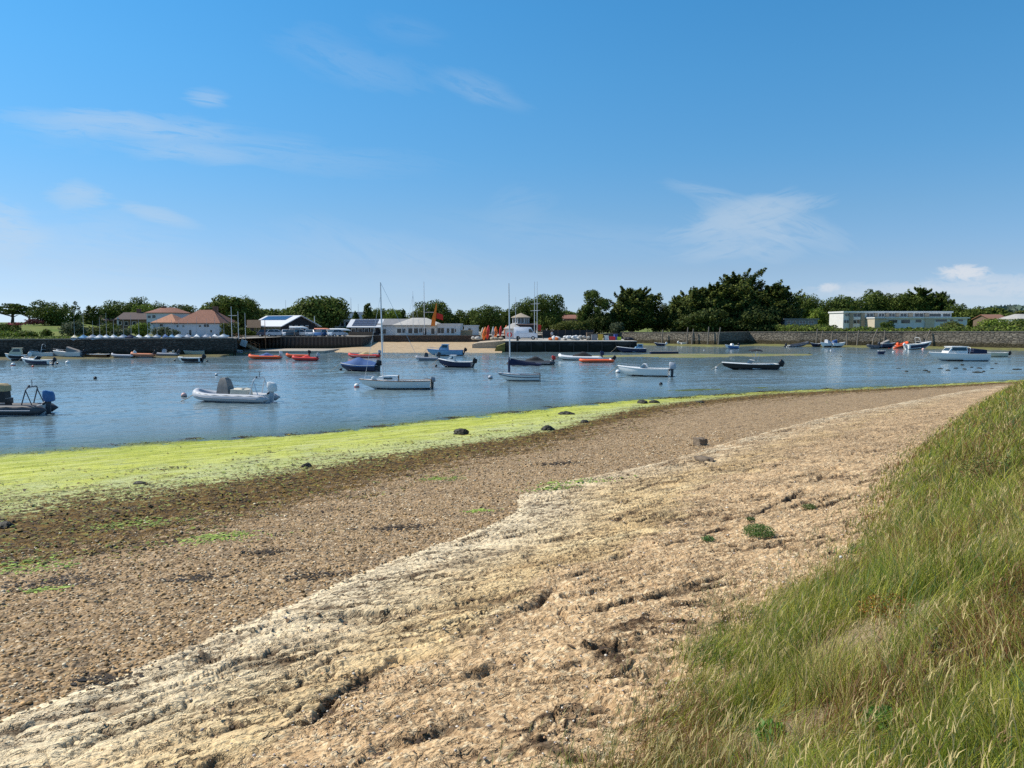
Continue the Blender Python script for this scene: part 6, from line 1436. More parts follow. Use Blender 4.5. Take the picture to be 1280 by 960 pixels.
# ================================================================ buildings
PW = {}
PW.update(render=mat('white_render', (.66,.66,.63), .85, var=.08, scale=1, dirt=None), bluewhite=mat('pale_render', (.56,.60,.64), .85, var=.1, scale=1), tile=mat('red_tile', (.23,.10,.062), .85, var=.3, scale=3, bump=.03, dirt=(.20,.09,.06)), orange_tile=mat('orange_tile', (.42,.20,.115), .85, var=.25, scale=3, bump=.03, dirt=(.30,.13,.08)),  # the orange tile is the red roofing with sunlight put into its colour
    brown_tile=mat('brown_tile', (.085,.06,.055), .85, var=.3, scale=3, bump=.02), slate=mat('slate', (.22,.22,.22), .7, var=.25, scale=2, dirt=(.14,.13,.12)), palest=mat('pale_slate', (.42,.40,.36), .8, var=.2, scale=2, dirt=(.28,.26,.22)), blackt=mat('black_timber', (.014,.014,.018), .7, var=.3),
    metal=mat('pale_metal_roof', (.60,.61,.62), .45, var=.06), solar=mat('solar_panel', (.02,.035,.09), .15, var=.2, spec=.7), solar2=mat('solar_dark', (.07,.065,.08), .2, var=.2, spec=.6), glassd=mat('window_glass', (.03,.04,.05), .08, var=.2, spec=.7), frame=mat('window_frame', (.68,.68,.66), .5, var=.05),
    brick=mat('buff_brick', (.36,.30,.22), .9, var=.2, scale=6, dirt=(.26,.21,.15)), tan=mat('tan_boards', (.46,.33,.19), .85, var=.2, scale=6), brown=mat('brown_boards', (.16,.115,.08), .9, var=.3, scale=6), grey=mat('grey_boards', (.22,.23,.24), .85, var=.2), lightbrick=mat('light_brick', (.50,.44,.34), .9, var=.15), dark=mat('near_black', (.02,.02,.022), .8), chimney=mat('chimney_brick', (.22,.11,.07), .9, var=.3), teal=mat('pale_teal', (.35,.48,.50), .8))  # dark is a near-black tone for one window frame
def building(name, label, x0, x1, yb, ye, Y, depth, roof, rm, wm, wins=(), cat='building', ridge=None, over=.35, frame='frame', chimneys=(), bands=(), inset=.25, foot=None, rz=0.0):
    """x0..x1, yb, ye: the front wall in the photograph; Y: its depth. roof: hip | side (ridge along the front) | gable (gable to the front) | flat"""
    a = V(x0, ye, Y); b = V(x1, ye, Y); zb = V(x0, yb, Y).z; 
    if foot is not None: zb = foot
    cx = (a.x + b.x) / 2; W = b.x - a.x; ze = a.z - zb; root = empty(name, (cx, Y, zb), rz, label, cat)
    w2 = W / 2
    MB().box(-w2, w2, 0, depth, -.6, ze).build('wall', PW[wm], root)
    if roof != 'flat': zr = V(x0, ridge, Y + (depth / 2 if roof != 'gable' else 0)).z - zb
    r = MB(); o = over
    if roof == 'hip':
        i_ = min(w2 * .95, depth * .5 if inset is None else W * inset)
        e = [(-w2 - o, -o, ze), (w2 + o, -o, ze), (w2 + o, depth + o, ze), (-w2 - o, depth + o, ze), (-w2 - o, -o, ze + .14), (w2 + o, -o, ze + .14), (w2 + o, depth + o, ze + .14), (-w2 - o, depth + o, ze + .14), (-w2 + i_, depth / 2, zr), (w2 - i_, depth / 2, zr)]
        r.add(e, [(3, 2, 1, 0), (0, 1, 5, 4), (1, 2, 6, 5), (2, 3, 7, 6), (3, 0, 4, 7), (4, 5, 9, 8), (5, 6, 9), (6, 7, 8, 9), (7, 4, 8)])
    elif roof == 'side':
        r.add([(s * (w2 + o), y, z) for s in (-1, 1) for y, z in ((-o, ze - .05), (depth / 2, zr), (depth + o, ze - .05), (depth + o, ze - .2), (depth / 2, zr - .18), (-o, ze - .2))], [(0, 1, 7, 6), (1, 2, 8, 7), (2, 3, 9, 8), (3, 4, 10, 9), (4, 5, 11, 10), (5, 0, 6, 11), (0, 5, 4, 1), (1, 4, 3, 2), (6, 7, 10, 11), (7, 8, 9, 10)])
        g_ = MB()
        for s in (-1, 1): g_.prism([(0, ze), (depth, ze), (depth / 2, zr - .18)], 'x', s * (w2 - .02), s * (w2 - .3))
        g_.build('gable', PW[wm], root)
    elif roof == 'gable':
        r.prism([(-w2 - o, ze - .1), (-w2 - o, ze + .08), (0, zr), (w2 + o, ze + .08), (w2 + o, ze - .1), (0, zr - .2)], 'y', -o, depth + o)
        g_ = MB(); g_.prism([(-w2, ze), (w2, ze), (0, zr - .2)], 'y', .0, .25); g_.build('gable', PW[wm], root)
    else: r.box(-w2 - o, w2 + o, -o, depth + o, ze, ze + .28)
    ro = r.build('roof', PW[rm], root)
    for cxp, cyt in chimneys:
        x = V(cxp, ye, Y).x - cx; zt = V(cxp, cyt, Y + depth / 2).z - zb
        MB().box(x - .45, x + .45, depth / 2 - .4, depth / 2 + .4, ze, zt, .03).build('chimney', PW['chimney'], ro)
    for w_ in wins:
        px, wp, yt, ybm = w_[:4]; k = w_[4] if len(w_) > 4 else 'frame'
        q0 = V(px - wp / 2, yt, Y); q1 = V(px + wp / 2, ybm, Y); xa, xb = q0.x - cx, q1.x - cx; zt, zl = q0.z - zb, q1.z - zb
        f_ = MB(); t_ = .07
        f_.box(xa, xb, -.05, .03, zt - t_, zt); f_.box(xa, xb, -.09, .03, zl, zl + t_); f_.box(xa, xa + t_, -.045, .03, zl + t_, zt - t_); f_.box(xb - t_, xb, -.045, .03, zl + t_, zt - t_)
        if xb - xa > 1.3: f_.box((xa + xb) / 2 - .03, (xa + xb) / 2 + .03, -.04, .03, zl + t_, zt - t_)
        fo = f_.build('window', PW[k], root); MB().box(xa + .04, xb - .04, -.02, .02, zl + .04, zt - .04).build('pane', PW['glassd'], fo)
    for (xa, xb, yt, yb_, m, pr_) in bands:
        q0 = V(xa, yt, Y); q1 = V(xb, yb_, Y); MB().box(q0.x - cx, q1.x - cx, -pr_, .002, q1.z - zb, q0.z - zb).build('panel', PW[m], root)
    return root
# left group
building('house', 'long low house with a dark brown tiled roof and white gable board', 145, 183, 412, 399, 188, 9, 'side', 'brown_tile', 'brown', [(150,4,401,406),(158,5,402,407),(168,5,402,407)], ridge=390.5, chimneys=[(163,386)], bands=[(146.5,149,397,411,'bluewhite',.2)], cat='house')
building('house', 'grey brown roofed house behind the first dinghy masts', 105, 143, 412, 400, 196, 9, 'side', 'brown_tile', 'brown', [(116,5,402,407),(130,5,402,407)], ridge=393, cat='house')
building('house', 'pale blue and white two storey house with a red hipped roof', 183, 217, 421, 391.5, 182, 9, 'hip', 'tile', 'bluewhite', [(186.5,5,394,398),(192.5,5,393.5,398),(186,4,402,406),(191,5,402,406)], ridge=384.5, chimneys=[(194,383)], cat='house')
hs_ = building('house', 'large pale house with a tall red brown hipped roof and two dark chimneys', 218, 274, 424, 404.5, 150, 10, 'hip', 'tile', 'bluewhite', [(222,3.5,406,409),(235,3,416,421),(250,4,406,409),(258,6,405.6,408.5,'dark'),(238,4,412,421),(270,4,417,422),(229,3,406,409),(264,3,412,416)], ridge=387.3, inset=.34, chimneys=[(229,391),(257.5,383)], cat='house')
building('house_wing', 'lower wing with sunlight coloured into its tiled roof, left of the large pale house', 191, 219, 423, 404, 152, 7, 'hip', 'orange_tile', 'bluewhite', [(202,5,404.7,408),(196,4,411,416),(210,5,411,417)], ridge=392.5, inset=.5, cat='house')
# black club house with solar roof, set at an angle
c0 = V(354, 421, 160); ang = R(40); Lh, Wh = 12.6, 8.6; zb_ = 2.6
ch = empty('club_house', (c0.x, c0.y, zb_), 0, 'black timber club house with a pale metal roof carrying blue solar panels', 'building')
ux = Vector((-math.cos(ang), math.sin(ang), 0)); uy = Vector((math.sin(ang) * 1.0, math.cos(ang), 0))   # along the eaves, along the gable
ze = V(354, 408, 160).z - zb_; za = V(368, 395, 163).z - zb_
def L3_(a, b, z): p = ux * a + uy * b; return (p.x, p.y, z)
def quadbox(name, m, par, pts, th):
    """a slab from four corner points"""
    A = [Vector(p) for p in pts]; n_ = (A[1] - A[0]).cross(A[3] - A[0]).normalized() * th
    k = MB(); k.add([tuple(p) for p in A] + [tuple(p + n_) for p in A], [(0, 1, 2, 3), (7, 6, 5, 4), (0, 1, 5, 4), (1, 2, 6, 5), (2, 3, 7, 6), (3, 0, 4, 7)]); return k.build(name, m, par)
wl_ = MB(); wl_.add([L3_(0,0,-.5), L3_(Lh,0,-.5), L3_(Lh,Wh,-.5), L3_(0,Wh,-.5), L3_(0,0,ze), L3_(Lh,0,ze), L3_(Lh,Wh,ze), L3_(0,Wh,ze), L3_(0,Wh/2,za-.15), L3_(Lh,Wh/2,za-.15)], [(0,1,5,4),(1,2,6,9,5),(2,3,7,6),(3,0,4,8,7)])
wl_.build('wall', PW['blackt'], ch)
r1 = quadbox('roof', PW['metal'], ch, [L3_(-.5,-.7,ze-.12), L3_(Lh+.4,-.7,ze-.12), L3_(Lh+.4,Wh/2,za), L3_(-.5,Wh/2,za)], -.16)
quadbox('roof', PW['metal'], ch, [L3_(-.5,Wh+.7,ze-.12), L3_(-.5,Wh/2,za), L3_(Lh+.4,Wh/2,za), L3_(Lh+.4,Wh+.7,ze-.12)], -.16)
def onroof(a, t, dz): return L3_(a, -.7 + (Wh / 2 + .7) * t, (ze - .12) + (za - ze + .12) * t + dz)
for k in range(6): quadbox('solar_panel', PW['solar'], r1, [onroof(2.2 + k * 1.6, .55, .19), onroof(3.7 + k * 1.6, .55, .19), onroof(3.7 + k * 1.6, .93, .19), onroof(2.2 + k * 1.6, .93, .19)], -.05)
for k in range(7):
    f_ = quadbox('window', PW['frame'], ch, [L3_(1.0 + k * 1.5, -.03, .9), L3_(2.1 + k * 1.5, -.03, .9), L3_(2.1 + k * 1.5, -.03, 2.3), L3_(1.0 + k * 1.5, -.03, 2.3)], .06); quadbox('pane', PW['glassd'], f_, [L3_(1.08 + k * 1.5, -.10, .98), L3_(2.02 + k * 1.5, -.10, .98), L3_(2.02 + k * 1.5, -.10, 2.22), L3_(1.08 + k * 1.5, -.10, 2.22)], .03)
for k in range(4):
    f_ = quadbox('window', PW['frame'], ch, [L3_(-.03, 1.5 + k * 1.35, 1.4), L3_(-.03, 1.5 + k * 1.35, 2.3), L3_(-.03, 2.3 + k * 1.35, 2.3), L3_(-.03, 2.3 + k * 1.35, 1.4)], .06); quadbox('pane', PW['glassd'], f_, [L3_(-.10, 1.58 + k * 1.35, 1.48), L3_(-.10, 1.58 + k * 1.35, 2.22), L3_(-.10, 2.22 + k * 1.35, 2.22), L3_(-.10, 2.22 + k * 1.35, 1.48)], .03)
hb_ = MB(); hb_.box(0, 5.5, -.06, 0, 0, 1.7); hb_ = hb_.build('roof_screen', PW['brown'], ch); hb_.location = L3_(Lh - .4, -1.0, ze - .3); hb_.rotation_euler.z = math.pi - ang + math.pi
building('pavilion', 'glazed garden pavilion with a thin white flat roof', 418, 440, 413, 401, 186, 6, 'flat', 'frame', 'teal', [(422,5,402,408),(428,5,402,408),(434,5,402,408)], over=.5)
building('hall', 'distant grey white hall with a dark arched opening', 427, 458, 400, 391, 232, 10, 'flat', 'metal', 'bluewhite', [(431,4,393,397),(455,4,393,397)], foot=3.2)
am = MB(); g = V(443.5, 400, 231.7); prf = [(math.cos(t) * 2.2, math.sin(t) * 2.1) for t in [k * math.pi / 12 for k in range(13)]]
am.prism([(g.x + a, 3.2 + (2.0 if True else 0) + b) for a, b in prf] + [(g.x - 2.2, 3.2), (g.x + 2.2, 3.2)], 'y', 230.6, 231.6); tag(am.build('arched_opening', PW['blackt']), 'dark arched opening of the grey hall, filled in black', 'shed')  # black block added for the dark inside of the hall's arch
b5 = building('club_annexe', 'low annexe with a white edged roof covered by dark solar panels', 437, 473, 418, 408.5, 170, 9, 'side', 'metal', 'blackt', [(442,6,410,415.5),(450,6,410,415.5),(458,6,410,415.5),(466,6,410,415.5)], ridge=399, over=.6)
for r_i in range(3):
    for k in range(5):
        W5 = (V(473,408,170).x - V(437,408,170).x); x_ = -W5 / 2 + .5 + k * (W5 - 1) / 5; zE = V(437,408.5,170).z - V(437,418,170).z; zR = V(437,399,174.5).z - V(437,418,170).z
        t0, t1 = .12 + r_i * .28, .37 + r_i * .28; f2 = lambda t: (-.6 + 5.1 * t, zE - .05 + (zR - zE + .05) * t + .05)
        ya, za_ = f2(t0); yb_2, zb2 = f2(t1)
        quadbox('solar_panel', PW['solar2'], b5, [(x_, ya, za_), (x_ + W5 / 5 - .28, ya, za_), (x_ + W5 / 5 - .28, yb_2, zb2), (x_, yb_2, zb2)], .04)
building('club_wing', 'pale wing with a grey slate roof and veranda between annexe and club', 473, 506, 418, 406, 171, 8, 'side', 'slate', 'bluewhite', [(470.5+4,6,411,417.5),(480,6,411,417.5),(496,3,411,417)], ridge=398.5, over=.4)
building('sailing_club', 'white sailing club with a pale grey hipped roof and a long row of windows', 494, 546, 419, 407, 167, 12, 'hip', 'palest', 'render', [(499,6,410.5,416.5),(505,5,410.5,416.5),(513,6,410,417),(520,6,410,417),(526,5,410,416),(531,5,410,419),(541,5,410,418)], ridge=397.3, inset=.32, over=.6)
building('sailing_club_extension', 'flat roofed white extension with tall dark windows at the right of the club', 546.5, 575, 419.5, 406, 165.5, 9, 'flat', 'render', 'render', [(551,9,409.5,417),(560,4,410,416.5,'frame'),(566,5,410,417),(569,3,410.5,415.5)], over=.1, bands=[(555.5,558,411,417,'bluewhite',.04)])
for i, (x0, x1, lb) in enumerate([(436,466,'brown timber balustrade in front of the solar roofed annexe')]):
    f_ = MB(); a = V(x0, 421, 164); b = V(x1, 421, 164)
    f_.box(a.x, b.x, 164, 164.08, 2.7, 3.5); tag(f_.build('balustrade', PW['brown']), lb, 'fence')
# beach steps between the walls
st_ = MB(); xs0, xs1 = V(453,424,160).x, V(466,424,162).x
for k in range(5): st_.box(xs0, xs1, 158 + k * .9, 162.8, 1.0 + k * .26, 1.0 + k * .26 + .26)
tag(st_.build('beach_steps', PW['palest']), 'pale concrete steps leading from the terrace down to the beach', 'steps')
building('cottage', 'pale blue cottage with a low grey roof behind the kayaks', 610, 627, 414, 401, 205, 6, 'hip', 'slate', 'bluewhite', [(614,3,403,407),(622,3,403,407)], ridge=397.5, cat='house')
building('work_shed', 'white painted boat shed left of the orange kayaks', 580, 597, 419, 408, 178, 6, 'flat', 'render', 'render', [(587,4,410,414)], over=.15, cat='shed')
building('timber_store', 'light tan timber store at the foot of the white shed', 575.5, 590, 419.5, 414.3, 168, 2, 'flat', 'tan', 'tan', over=.05, cat='shed')
building('kiosk', 'small white kiosk with a pale pyramid roof behind the mast of the day sailer', 631.5, 651, 424, 411.5, 158, 4, 'hip', 'palest', 'render', [(646,3,413,417)], ridge=404, inset=.46, over=.35, cat='kiosk')
building('harbour_store', 'dark timber store below the octagonal lookout', 649, 670, 424, 405.5, 168, 6, 'side', 'brown_tile', 'blackt', [(660,3,410,414)], ridge=404, cat='building')
# octagonal lookout
g = V(651, 405.3, 172); zl = g.z; lk = empty('lookout_room', (g.x, g.y, 2.6), 0, 'octagonal glazed lookout with a pale pointed roof above the store', 'building')
ra = 12.2 * 172 / F; oct_ = lambda r, z, ph=R(22.5): [(math.cos(ph + k * math.pi / 4) * r, math.sin(ph + k * math.pi / 4) * r, z) for k in range(8)]
zt0, zt1, zt2 = zl - 2.6, V(651, 397.3, 172).z - 2.6, V(651, 391.3, 172).z - 2.6
MB().loft([oct_(ra * .82, -.1), oct_(ra * .82, zt0 + .12)], False).build('base', PW['blackt'], lk)
MB().loft([oct_(ra * .86, zt0 + .12), oct_(ra * .86, zt1)], False).build('glazing', PW['glassd'], lk)
rf = MB(); rf.loft([oct_(ra * 1.08, zt1), oct_(ra * 1.08, zt1 + .12), oct_(.08, zt2)], False).build('roof', PW['brick'], lk)
for k in range(8):
    a, b = Vector(oct_(ra * .87, 0)[k]), Vector(oct_(ra * .87, 0)[(k + 1) % 8]); m_ = MB()
    m_.tube([(a.x, a.y, zt0 + .1), (a.x, a.y, zt1)], .10, 6); m_.tube([(a.x, a.y, zt0 + .18), (b.x, b.y, zt0 + .18)], .09, 6); mid = (a + b) / 2; m_.tube([(mid.x, mid.y, zt0 + .1), (mid.x, mid.y, zt1)], .06, 6); m_.build('window_frame', PW['frame'], lk)
# red roof glimpsed, grey bungalow, flats, far right roofs
building('house', 'distant low house with an orange red roof behind the pier nets', 705, 722, 402, 398, 235, 7, 'side', 'tile', 'brown', ridge=393.5, cat='house', foot=3.5, chimneys=[(706,392)])
building('bungalow', 'grey flat roofed bungalow under the trees left of the flats', 981, 1022, 408, 399.5, 200, 8, 'flat', 'slate', 'grey', [(986,5,401,405),(993,4,401,405),(1003,8,401,405),(1014,7,401,405)], cat='bungalow')
gY = 205
fl_ = empty('flats', (V(1131, 408, gY).x, gY, 2.9), 0, 'long white modernist flats of two storeys with flat roofs and brick fins', 'building')
fx = lambda px, Y=gY: V(px, 400, Y).x - fl_.location.x
fz = lambda py, Y=gY: V(1100, py, Y).z - 2.9
MB().box(fx(1054), fx(1189), 0, 9, -1, fz(391)).build('wall', PW['render'], fl_)
MB().box(fx(1053), fx(1190), -.5, 9.4, fz(391), fz(389)).build('roof', PW['frame'], fl_)
lo = MB(); lo.box(fx(1108,200), fx(1209,200), -5, 6, -1, fz(398, 200)); lo.build('lower_wall', PW['bluewhite'], fl_)
MB().box(fx(1092,200), fx(1211,200), -5.6, 6.3, fz(398, 200), fz(396.6, 200)).build('lower_roof', PW['frame'], fl_)
for a, b in ((1061.5,1065.5),(1075.5,1080),(1092,1096),(1106,1110),(1119,1123),(1134.5,1140),(1155,1160)): MB().box(fx(a), fx(b), -.45, .1, -1, fz(391.2)).build('brick_fin', PW['brick'], fl_)
for a, b, c_, d_ in ((1056,1061,392,395.5),(1067,1075,391.6,396),(1083,1091,391.6,396),(1098,1105,391.6,396),(1111,1118,391.6,396),(1125,1133,391.6,396),(1143,1154,391.6,396),(1055,1061,399.8,404),(1066.5,1075,399.8,404.5)):
    f_ = MB(); f_.box(fx(a), fx(b), -.06, .02, fz(d_), fz(c_)); fo = f_.build('window', PW['frame'], fl_)
    for k in range(2): xa, xb = fx(a), fx(b); w_ = (xb - xa) / 2; MB().box(xa + .07 + k * w_, xa + w_ * (k + 1) - .07, -.10, -.06, fz(d_) + .07, fz(c_) - .07).build('pane', PW['glassd'], fo)
for a, b in ((1066,1075),(1082,1091),(1125,1134),(1148,1154)):
    MB().box(fx(a), fx(b), -.35, -.12, fz(399.5), fz(396.3)).build('balcony', PW['frame'], fl_)
for a, b in ((1161,1176),(1178,1188)):
    f_ = MB(); f_.box(fx(a), fx(b), -.06, .02, fz(396), fz(391.8)); fo = f_.build('window', PW['frame'], fl_); MB().box(fx(a) + .1, fx(b) - .1, -.10, -.06, fz(396) + .1, fz(391.8) - .1).build('pane', PW['glassd'], fo)
for a, b, c_, d_ in ((1110,1122,399.3,404),(1126,1138,399.2,404.5),(1144,1152,399,403.5),(1169,1184,398.8,402.5),(1187,1192,398.8,402),(1197,1204,398.8,402)):
    f_ = MB(); f_.box(fx(a, 200), fx(b, 200), -5.06, -4.98, fz(d_, 200), fz(c_, 200)); fo = f_.build('window', PW['frame'], fl_); MB().box(fx(a, 200) + .1, fx(b, 200) - .1, -5.10, -5.06, fz(d_, 200) + .1, fz(c_, 200) - .1).build('pane', PW['glassd'], fo)
MB().box(fx(1156,200), fx(1167,200), -5.4, -4.9, -1, fz(398.2,200)).build('brick_panel', PW['lightbrick'], fl_)
MB().box(fx(1093,200), fx(1108,200), -5.2, .2, -1, fz(398.2,200)).build('end_wall', PW['lightbrick'], fl_)
building('house', 'low house with a weathered brown roof at the right of the harbour', 1238, 1260, 402, 398.5, 215, 8, 'side', 'chimney', 'brown', ridge=393, cat='house', foot=3)
building('house', 'house with a pale grey roof slope at the far right edge', 1272, 1300, 403, 399, 205, 8, 'hip', 'palest', 'render', ridge=392.5, cat='house', foot=3, inset=.3)
# ================================================================ masts, poles, flags
def pole(px, yt, yb, Y, r, label, name='mast', yards=(), m='alu', lean=0.0, foot=None, cat='mast', stays=0, group=None):
    a = V(px, yb, Y); z0 = a.z if foot is None else foot; t = V(px, yt, Y); h = t.z - z0
    root = empty(name, (a.x, Y, z0), 0, label, cat, group)
    MB().tube([(0, 0, -.2), (lean * .5, 0, h * .5), (lean, 0, h)], [r, r * .85, r * .55], 7).build('pole', P[m], root)
    MB().tube([(0,0,-.05),(0,0,.12)], r * 1.8, 8).build('base', P['dgrey'], root)
    for (yy, l, rr_) in yards:
        z = V(px, yy, Y).z - z0; MB().tube([(-l * rr_, 0, z), (l * (1 - rr_), 0, z)], r * .5, 6).build('yard', P[m], root)
    if stays:
        s = MB()
        for q in (-1, 1): s.tube([(q * stays, 0, 0), (lean, 0, h * .9)], .018, 4)
        s.build('stay', P['steel'], root)
    return root
pole(530.5, 352, 418, 166, .085, 'tall white club flagpole with a gaff yard', 'flagpole', [(390.3, 2.6, .05)], 'alu', cat='flagpole')
pole(516.5, 364, 418, 164, .055, 'thinner mast with slanting stays left of the club flagpole', yards=[], stays=1.8)
pole(639.2 + 5.3, 371, 424, 156, .06, 'short pole standing by the kiosk behind the day sailer mast', 'signal_pole', [(382, .8, .5)])
pole(668, 352, 424, 154, .075, 'left of the twin white masts on the pier', yards=[(380, 1.6, .5), (388.5, 1.6, .5)])
pole(671.3, 352, 424, 154.6, .075, 'right of the twin white masts on the pier', yards=[(379, 1.2, .5), (388, 1.4, .5)])
pole(332, 400, 441, 141, .08, 'weathered post standing at the landing stage in front of the piled quay', 'mooring_post', m='wood', cat='post', foot=.2)
pole(290, 383, 424, 130, .065, 'yard mast with a single crosstree behind the ramp', 'signal_mast', [(394.5, 1.4, .35)])
pole(298.3, 389, 424, 131, .06, 'slim mast right of the yard mast by the ramp')
pole(307, 391, 424, 133, .05, 'thin pole left of the black club house', 'lamp_post', cat='lamp post')
pole(393.5, 395, 416, 168, .12, 'pale post under the great domed tree', 'timber_post', m='lgrey', cat='post')
pole(439, 372, 400, 228, .10, 'distant mast over the grey hall', stays=0)
pole(448, 380, 400, 230, .07, 'second distant mast right of the hall', stays=0)
pole(357.5, 375, 400, 210, .07, 'hazy mast beyond the black club house roof')
for i, px in enumerate((600.5, 603.5)): pass
def flag(px, py, Y, w_, h_, m, label, rows=6):
    g = V(px, py, Y); mb = MB(); a = []
    for s in (.012, -.012): a.append([[(g.x + w_ * i / 6, Y + .10 * math.sin(i * 1.1) + s, g.z - h_ * j / 3 - .10 * h_ * (i / 6) ** 2 - i * .05) for i in range(7)] for j in range(4)])
    for L_ in a: mb.loft(L_, True, False, False, closed=False)
    o = mb.build('flag', m, None, False); tag(o, label, 'flag')
M_RED = mat('flag_red', (.50,.03,.02), .8); M_SAILO = mat('orange_cloth', (.75,.22,.03), .8, var=.2)
flag(545.5, 391, 163, 1.4, 1.2, M_RED, 'red ensign hanging over the club roof')
os_ = MB(); g = V(543, 404, 164.5); os_.loft([[(g.x + dx - w_, 164.5 - .2, z), (g.x + dx + w_, 164.5 - .2, z), (g.x + dx + w_ * .6, 164.5 + .3, z), (g.x + dx - w_ * .6, 164.5 + .3, z)] for z, dx, w_ in ((g.z - .6, -.3, .45), (g.z + 1.0, -.1, .42), (g.z + 2.2, .15, .28), (g.z + 3.3, .38, .18), (g.z + 4.3, .45, .05))], True)
tag(os_.build('furled_sail', M_SAILO), 'upright orange sail leaning behind the club house roof', 'sail')
g = V(674, 424, 156); rp = empty('flagstaff', (g.x, g.y, g.z), 0, 'leaning staff with a faded red flag on the pier beside the van', 'flagstaff')
MB().tube([(.9,0,0),(.1,0,1.7),(-.35,0,3.1)], [.05,.045,.03], 6).build('staff', P['wood'], rp)
fm = MB(); fm.loft([[(-.35 + .02 * i, -.02 + .06 * math.sin(i), 3.0 - i * .3), (.35 + .08 * math.sin(i * 1.7), .03, 2.9 - i * .33), (.36 + .08 * math.sin(i * 1.7), .06, 2.9 - i * .33), (-.34 + .02 * i, .02, 3.0 - i * .3)] for i in range(5)], True); fm.build('flag', M_RED, rp)
# posts along the stone wall
ords = ['first', 'second', 'third', 'fourth', 'fifth', 'sixth', 'seventh', 'eighth', 'ninth', 'tenth', 'eleventh', 'twelfth', 'thirteenth', 'fourteenth']
def wally(px):
    for (xa, ya), (xb, yb) in zip(QW[7:-1], QW[8:]):
        for k in range(21):
            x = xa + (xb - xa) * k / 20; y = ya + (yb - ya) * k / 20
            if (x / y * F + 640) > px: return x, y
    return QW[-1]
for i, (px, yt, lean) in enumerate([(826,412,.1),(852,409,.2),(861,411,.3),(881.5,408.5,.2),(894.5,409,.4),(1012,411,.2),(1023,413.5,.3),(1036,414,.2),(1053.5,414,0),(1066,413,.3),(1082,411,1.1),(1101,413,.1),(1130,414,0),(1152.5,413,.9)]):
    x, y = wally(px); y -= 1.2; zt = V(px, yt, y).z; mb = MB(); 
    mb.tube([(-lean * .3, 0, -.4), (0, .02, zt * .5), (lean * .8, .05, zt)], [.17, .15, .12], 8)
    o = mb.build('mooring_post', mat('weathered_post', (.22,.19,.15), .95, var=.3, dirt=(.08,.07,.05))); o.location = (x, y, 0)
    tag(o, ords[i] + ' weathered timber post from the left along the stone sea wall', 'post', 'timber posts along the sea wall')
# ================================================================ dinghies with masts on the left quay
def dinghy(px, Y, mast, label, cc='white', L=2.3, rz=0.0):
    z = 2.66; g = V(px, 424, Y); root = empty('sailing_dinghy', (g.x, Y, z), rz, label, 'dinghy', 'covered dinghies parked on the left quay')
    S = hull_secs(L, .95, .36, n=8, draft=0, sheer=.12, bow=.4, stern=.8); h = MB(); hull(h, S); h.build('hull', P['lgrey'], root)
    cv = MB(); rows = []
    for i, s in enumerate(S):
        t = i / 8; x, y, z_ = s[-1]; hr = .08 + .38 * math.exp(-((t - .6) / .22) ** 2); rows.append([(x, -y * 1.04, z_ - .15), (x, -y * 1.02, z_ + .02), (x, 0, z_ + hr), (x, y * 1.02, z_ + .02), (x, y * 1.04, z_ - .15)])
    cv.loft(rows, True, True, True, closed=False); cv.build('cover', P[cc], root)
    zt = V(px, mast, Y).z - z; MB().tube([(.35, 0, .4), (.35, 0, zt)], [.034, .022], 6).build('mast', mat('dull_mast', (.33,.34,.34), .5), root)
DG = [(93,399,'cream','cream covered dinghy, leftmost on the quay, in front of the willow like shrub'),(103,392,'lblue','blue covered dinghy second from the left on the quay'),(114,401,'lgrey','grey covered dinghy left of the golden olive shrub'),(123,397,'white','white covered dinghy with domed cover below the brown roof'),
      (132,391,'white','low white covered dinghy left of the tall masted one under the brown roof'),(141,400,'white','white covered dinghy with the short mast below the brown roof gable'),(152.5,398,'lgrey','pale grey covered dinghy beneath the house with the brown roof'),(162,394,'navycloth','navy covered dinghy standing on the quay'),(173,399,'white','white covered dinghy beneath the yellow flowering shrub'),
      (184,402,'white','white covered dinghy left of the lower tiled wing'),(195,396,'lgrey','grey covered dinghy in front of the lower tiled wing'),(207,404,'bluecloth','blue covered dinghy left of the pale house wall'),(214.5,400,'lblue','pale blue covered dinghy at the corner of the pale house'),(222,397,'white','white covered dinghy in front of the left part of the pale house'),
      (234,401,'lgrey','grey covered dinghy in front of the middle of the pale house'),(246,396,'white','bright white covered dinghy in front of the pale house'),(257,398,'lgrey','low grey covered dinghy right of the bright white one'),(268.5,396,'white','white covered dinghy in front of the right corner of the pale house'),(278,402,'white','last white covered dinghy before the yard mast')]
for i, (px, mt, cc, lb) in enumerate(DG): dinghy(px, 112.5 + (px + 20) / 312 * 20 - 5 + (i % 3) * .6 + 1.0, mt, lb, cc, rz=random.uniform(1.0, 2.1))
# the ramp and notice board
rm_ = empty('timber_ramp', (V(300,430,133).x, 136, 0), 0, 'dark timber ramp with rails sloping down from the left quay to the landing stage', 'ramp')
xa, xb = V(285,424,133).x - rm_.location.x, V(327,437,138).x - rm_.location.x
rb = MB(); rb.add([(xa,-1,2.6),(xb,-1,.6),(xb,1,.6),(xa,1,2.6),(xa,-1,2.35),(xb,-1,.35),(xb,1,.35),(xa,1,2.35)],[(0,1,2,3),(7,6,5,4),(0,1,5,4),(1,2,6,5),(2,3,7,6),(3,0,4,7)]); rb.build('deck', mat('ramp_boards', (.32,.22,.12), .9, var=.3), rm_)
for y_ in (-1, 1):
    r_m = MB(); r_m.tube([(xa,y_,3.5),(xb,y_,1.5)], .05, 6); r_m.tube([(xa,y_,3.1),(xb,y_,1.1)], .04, 6)
    for k in range(6): t = k / 5; r_m.tube([(xa + (xb - xa) * t, y_, 2.5 - 2 * t), (xa + (xb - xa) * t, y_, 3.5 - 2 * t)], .05, 6)
    r_m.build('handrail', P['wood'], rm_)
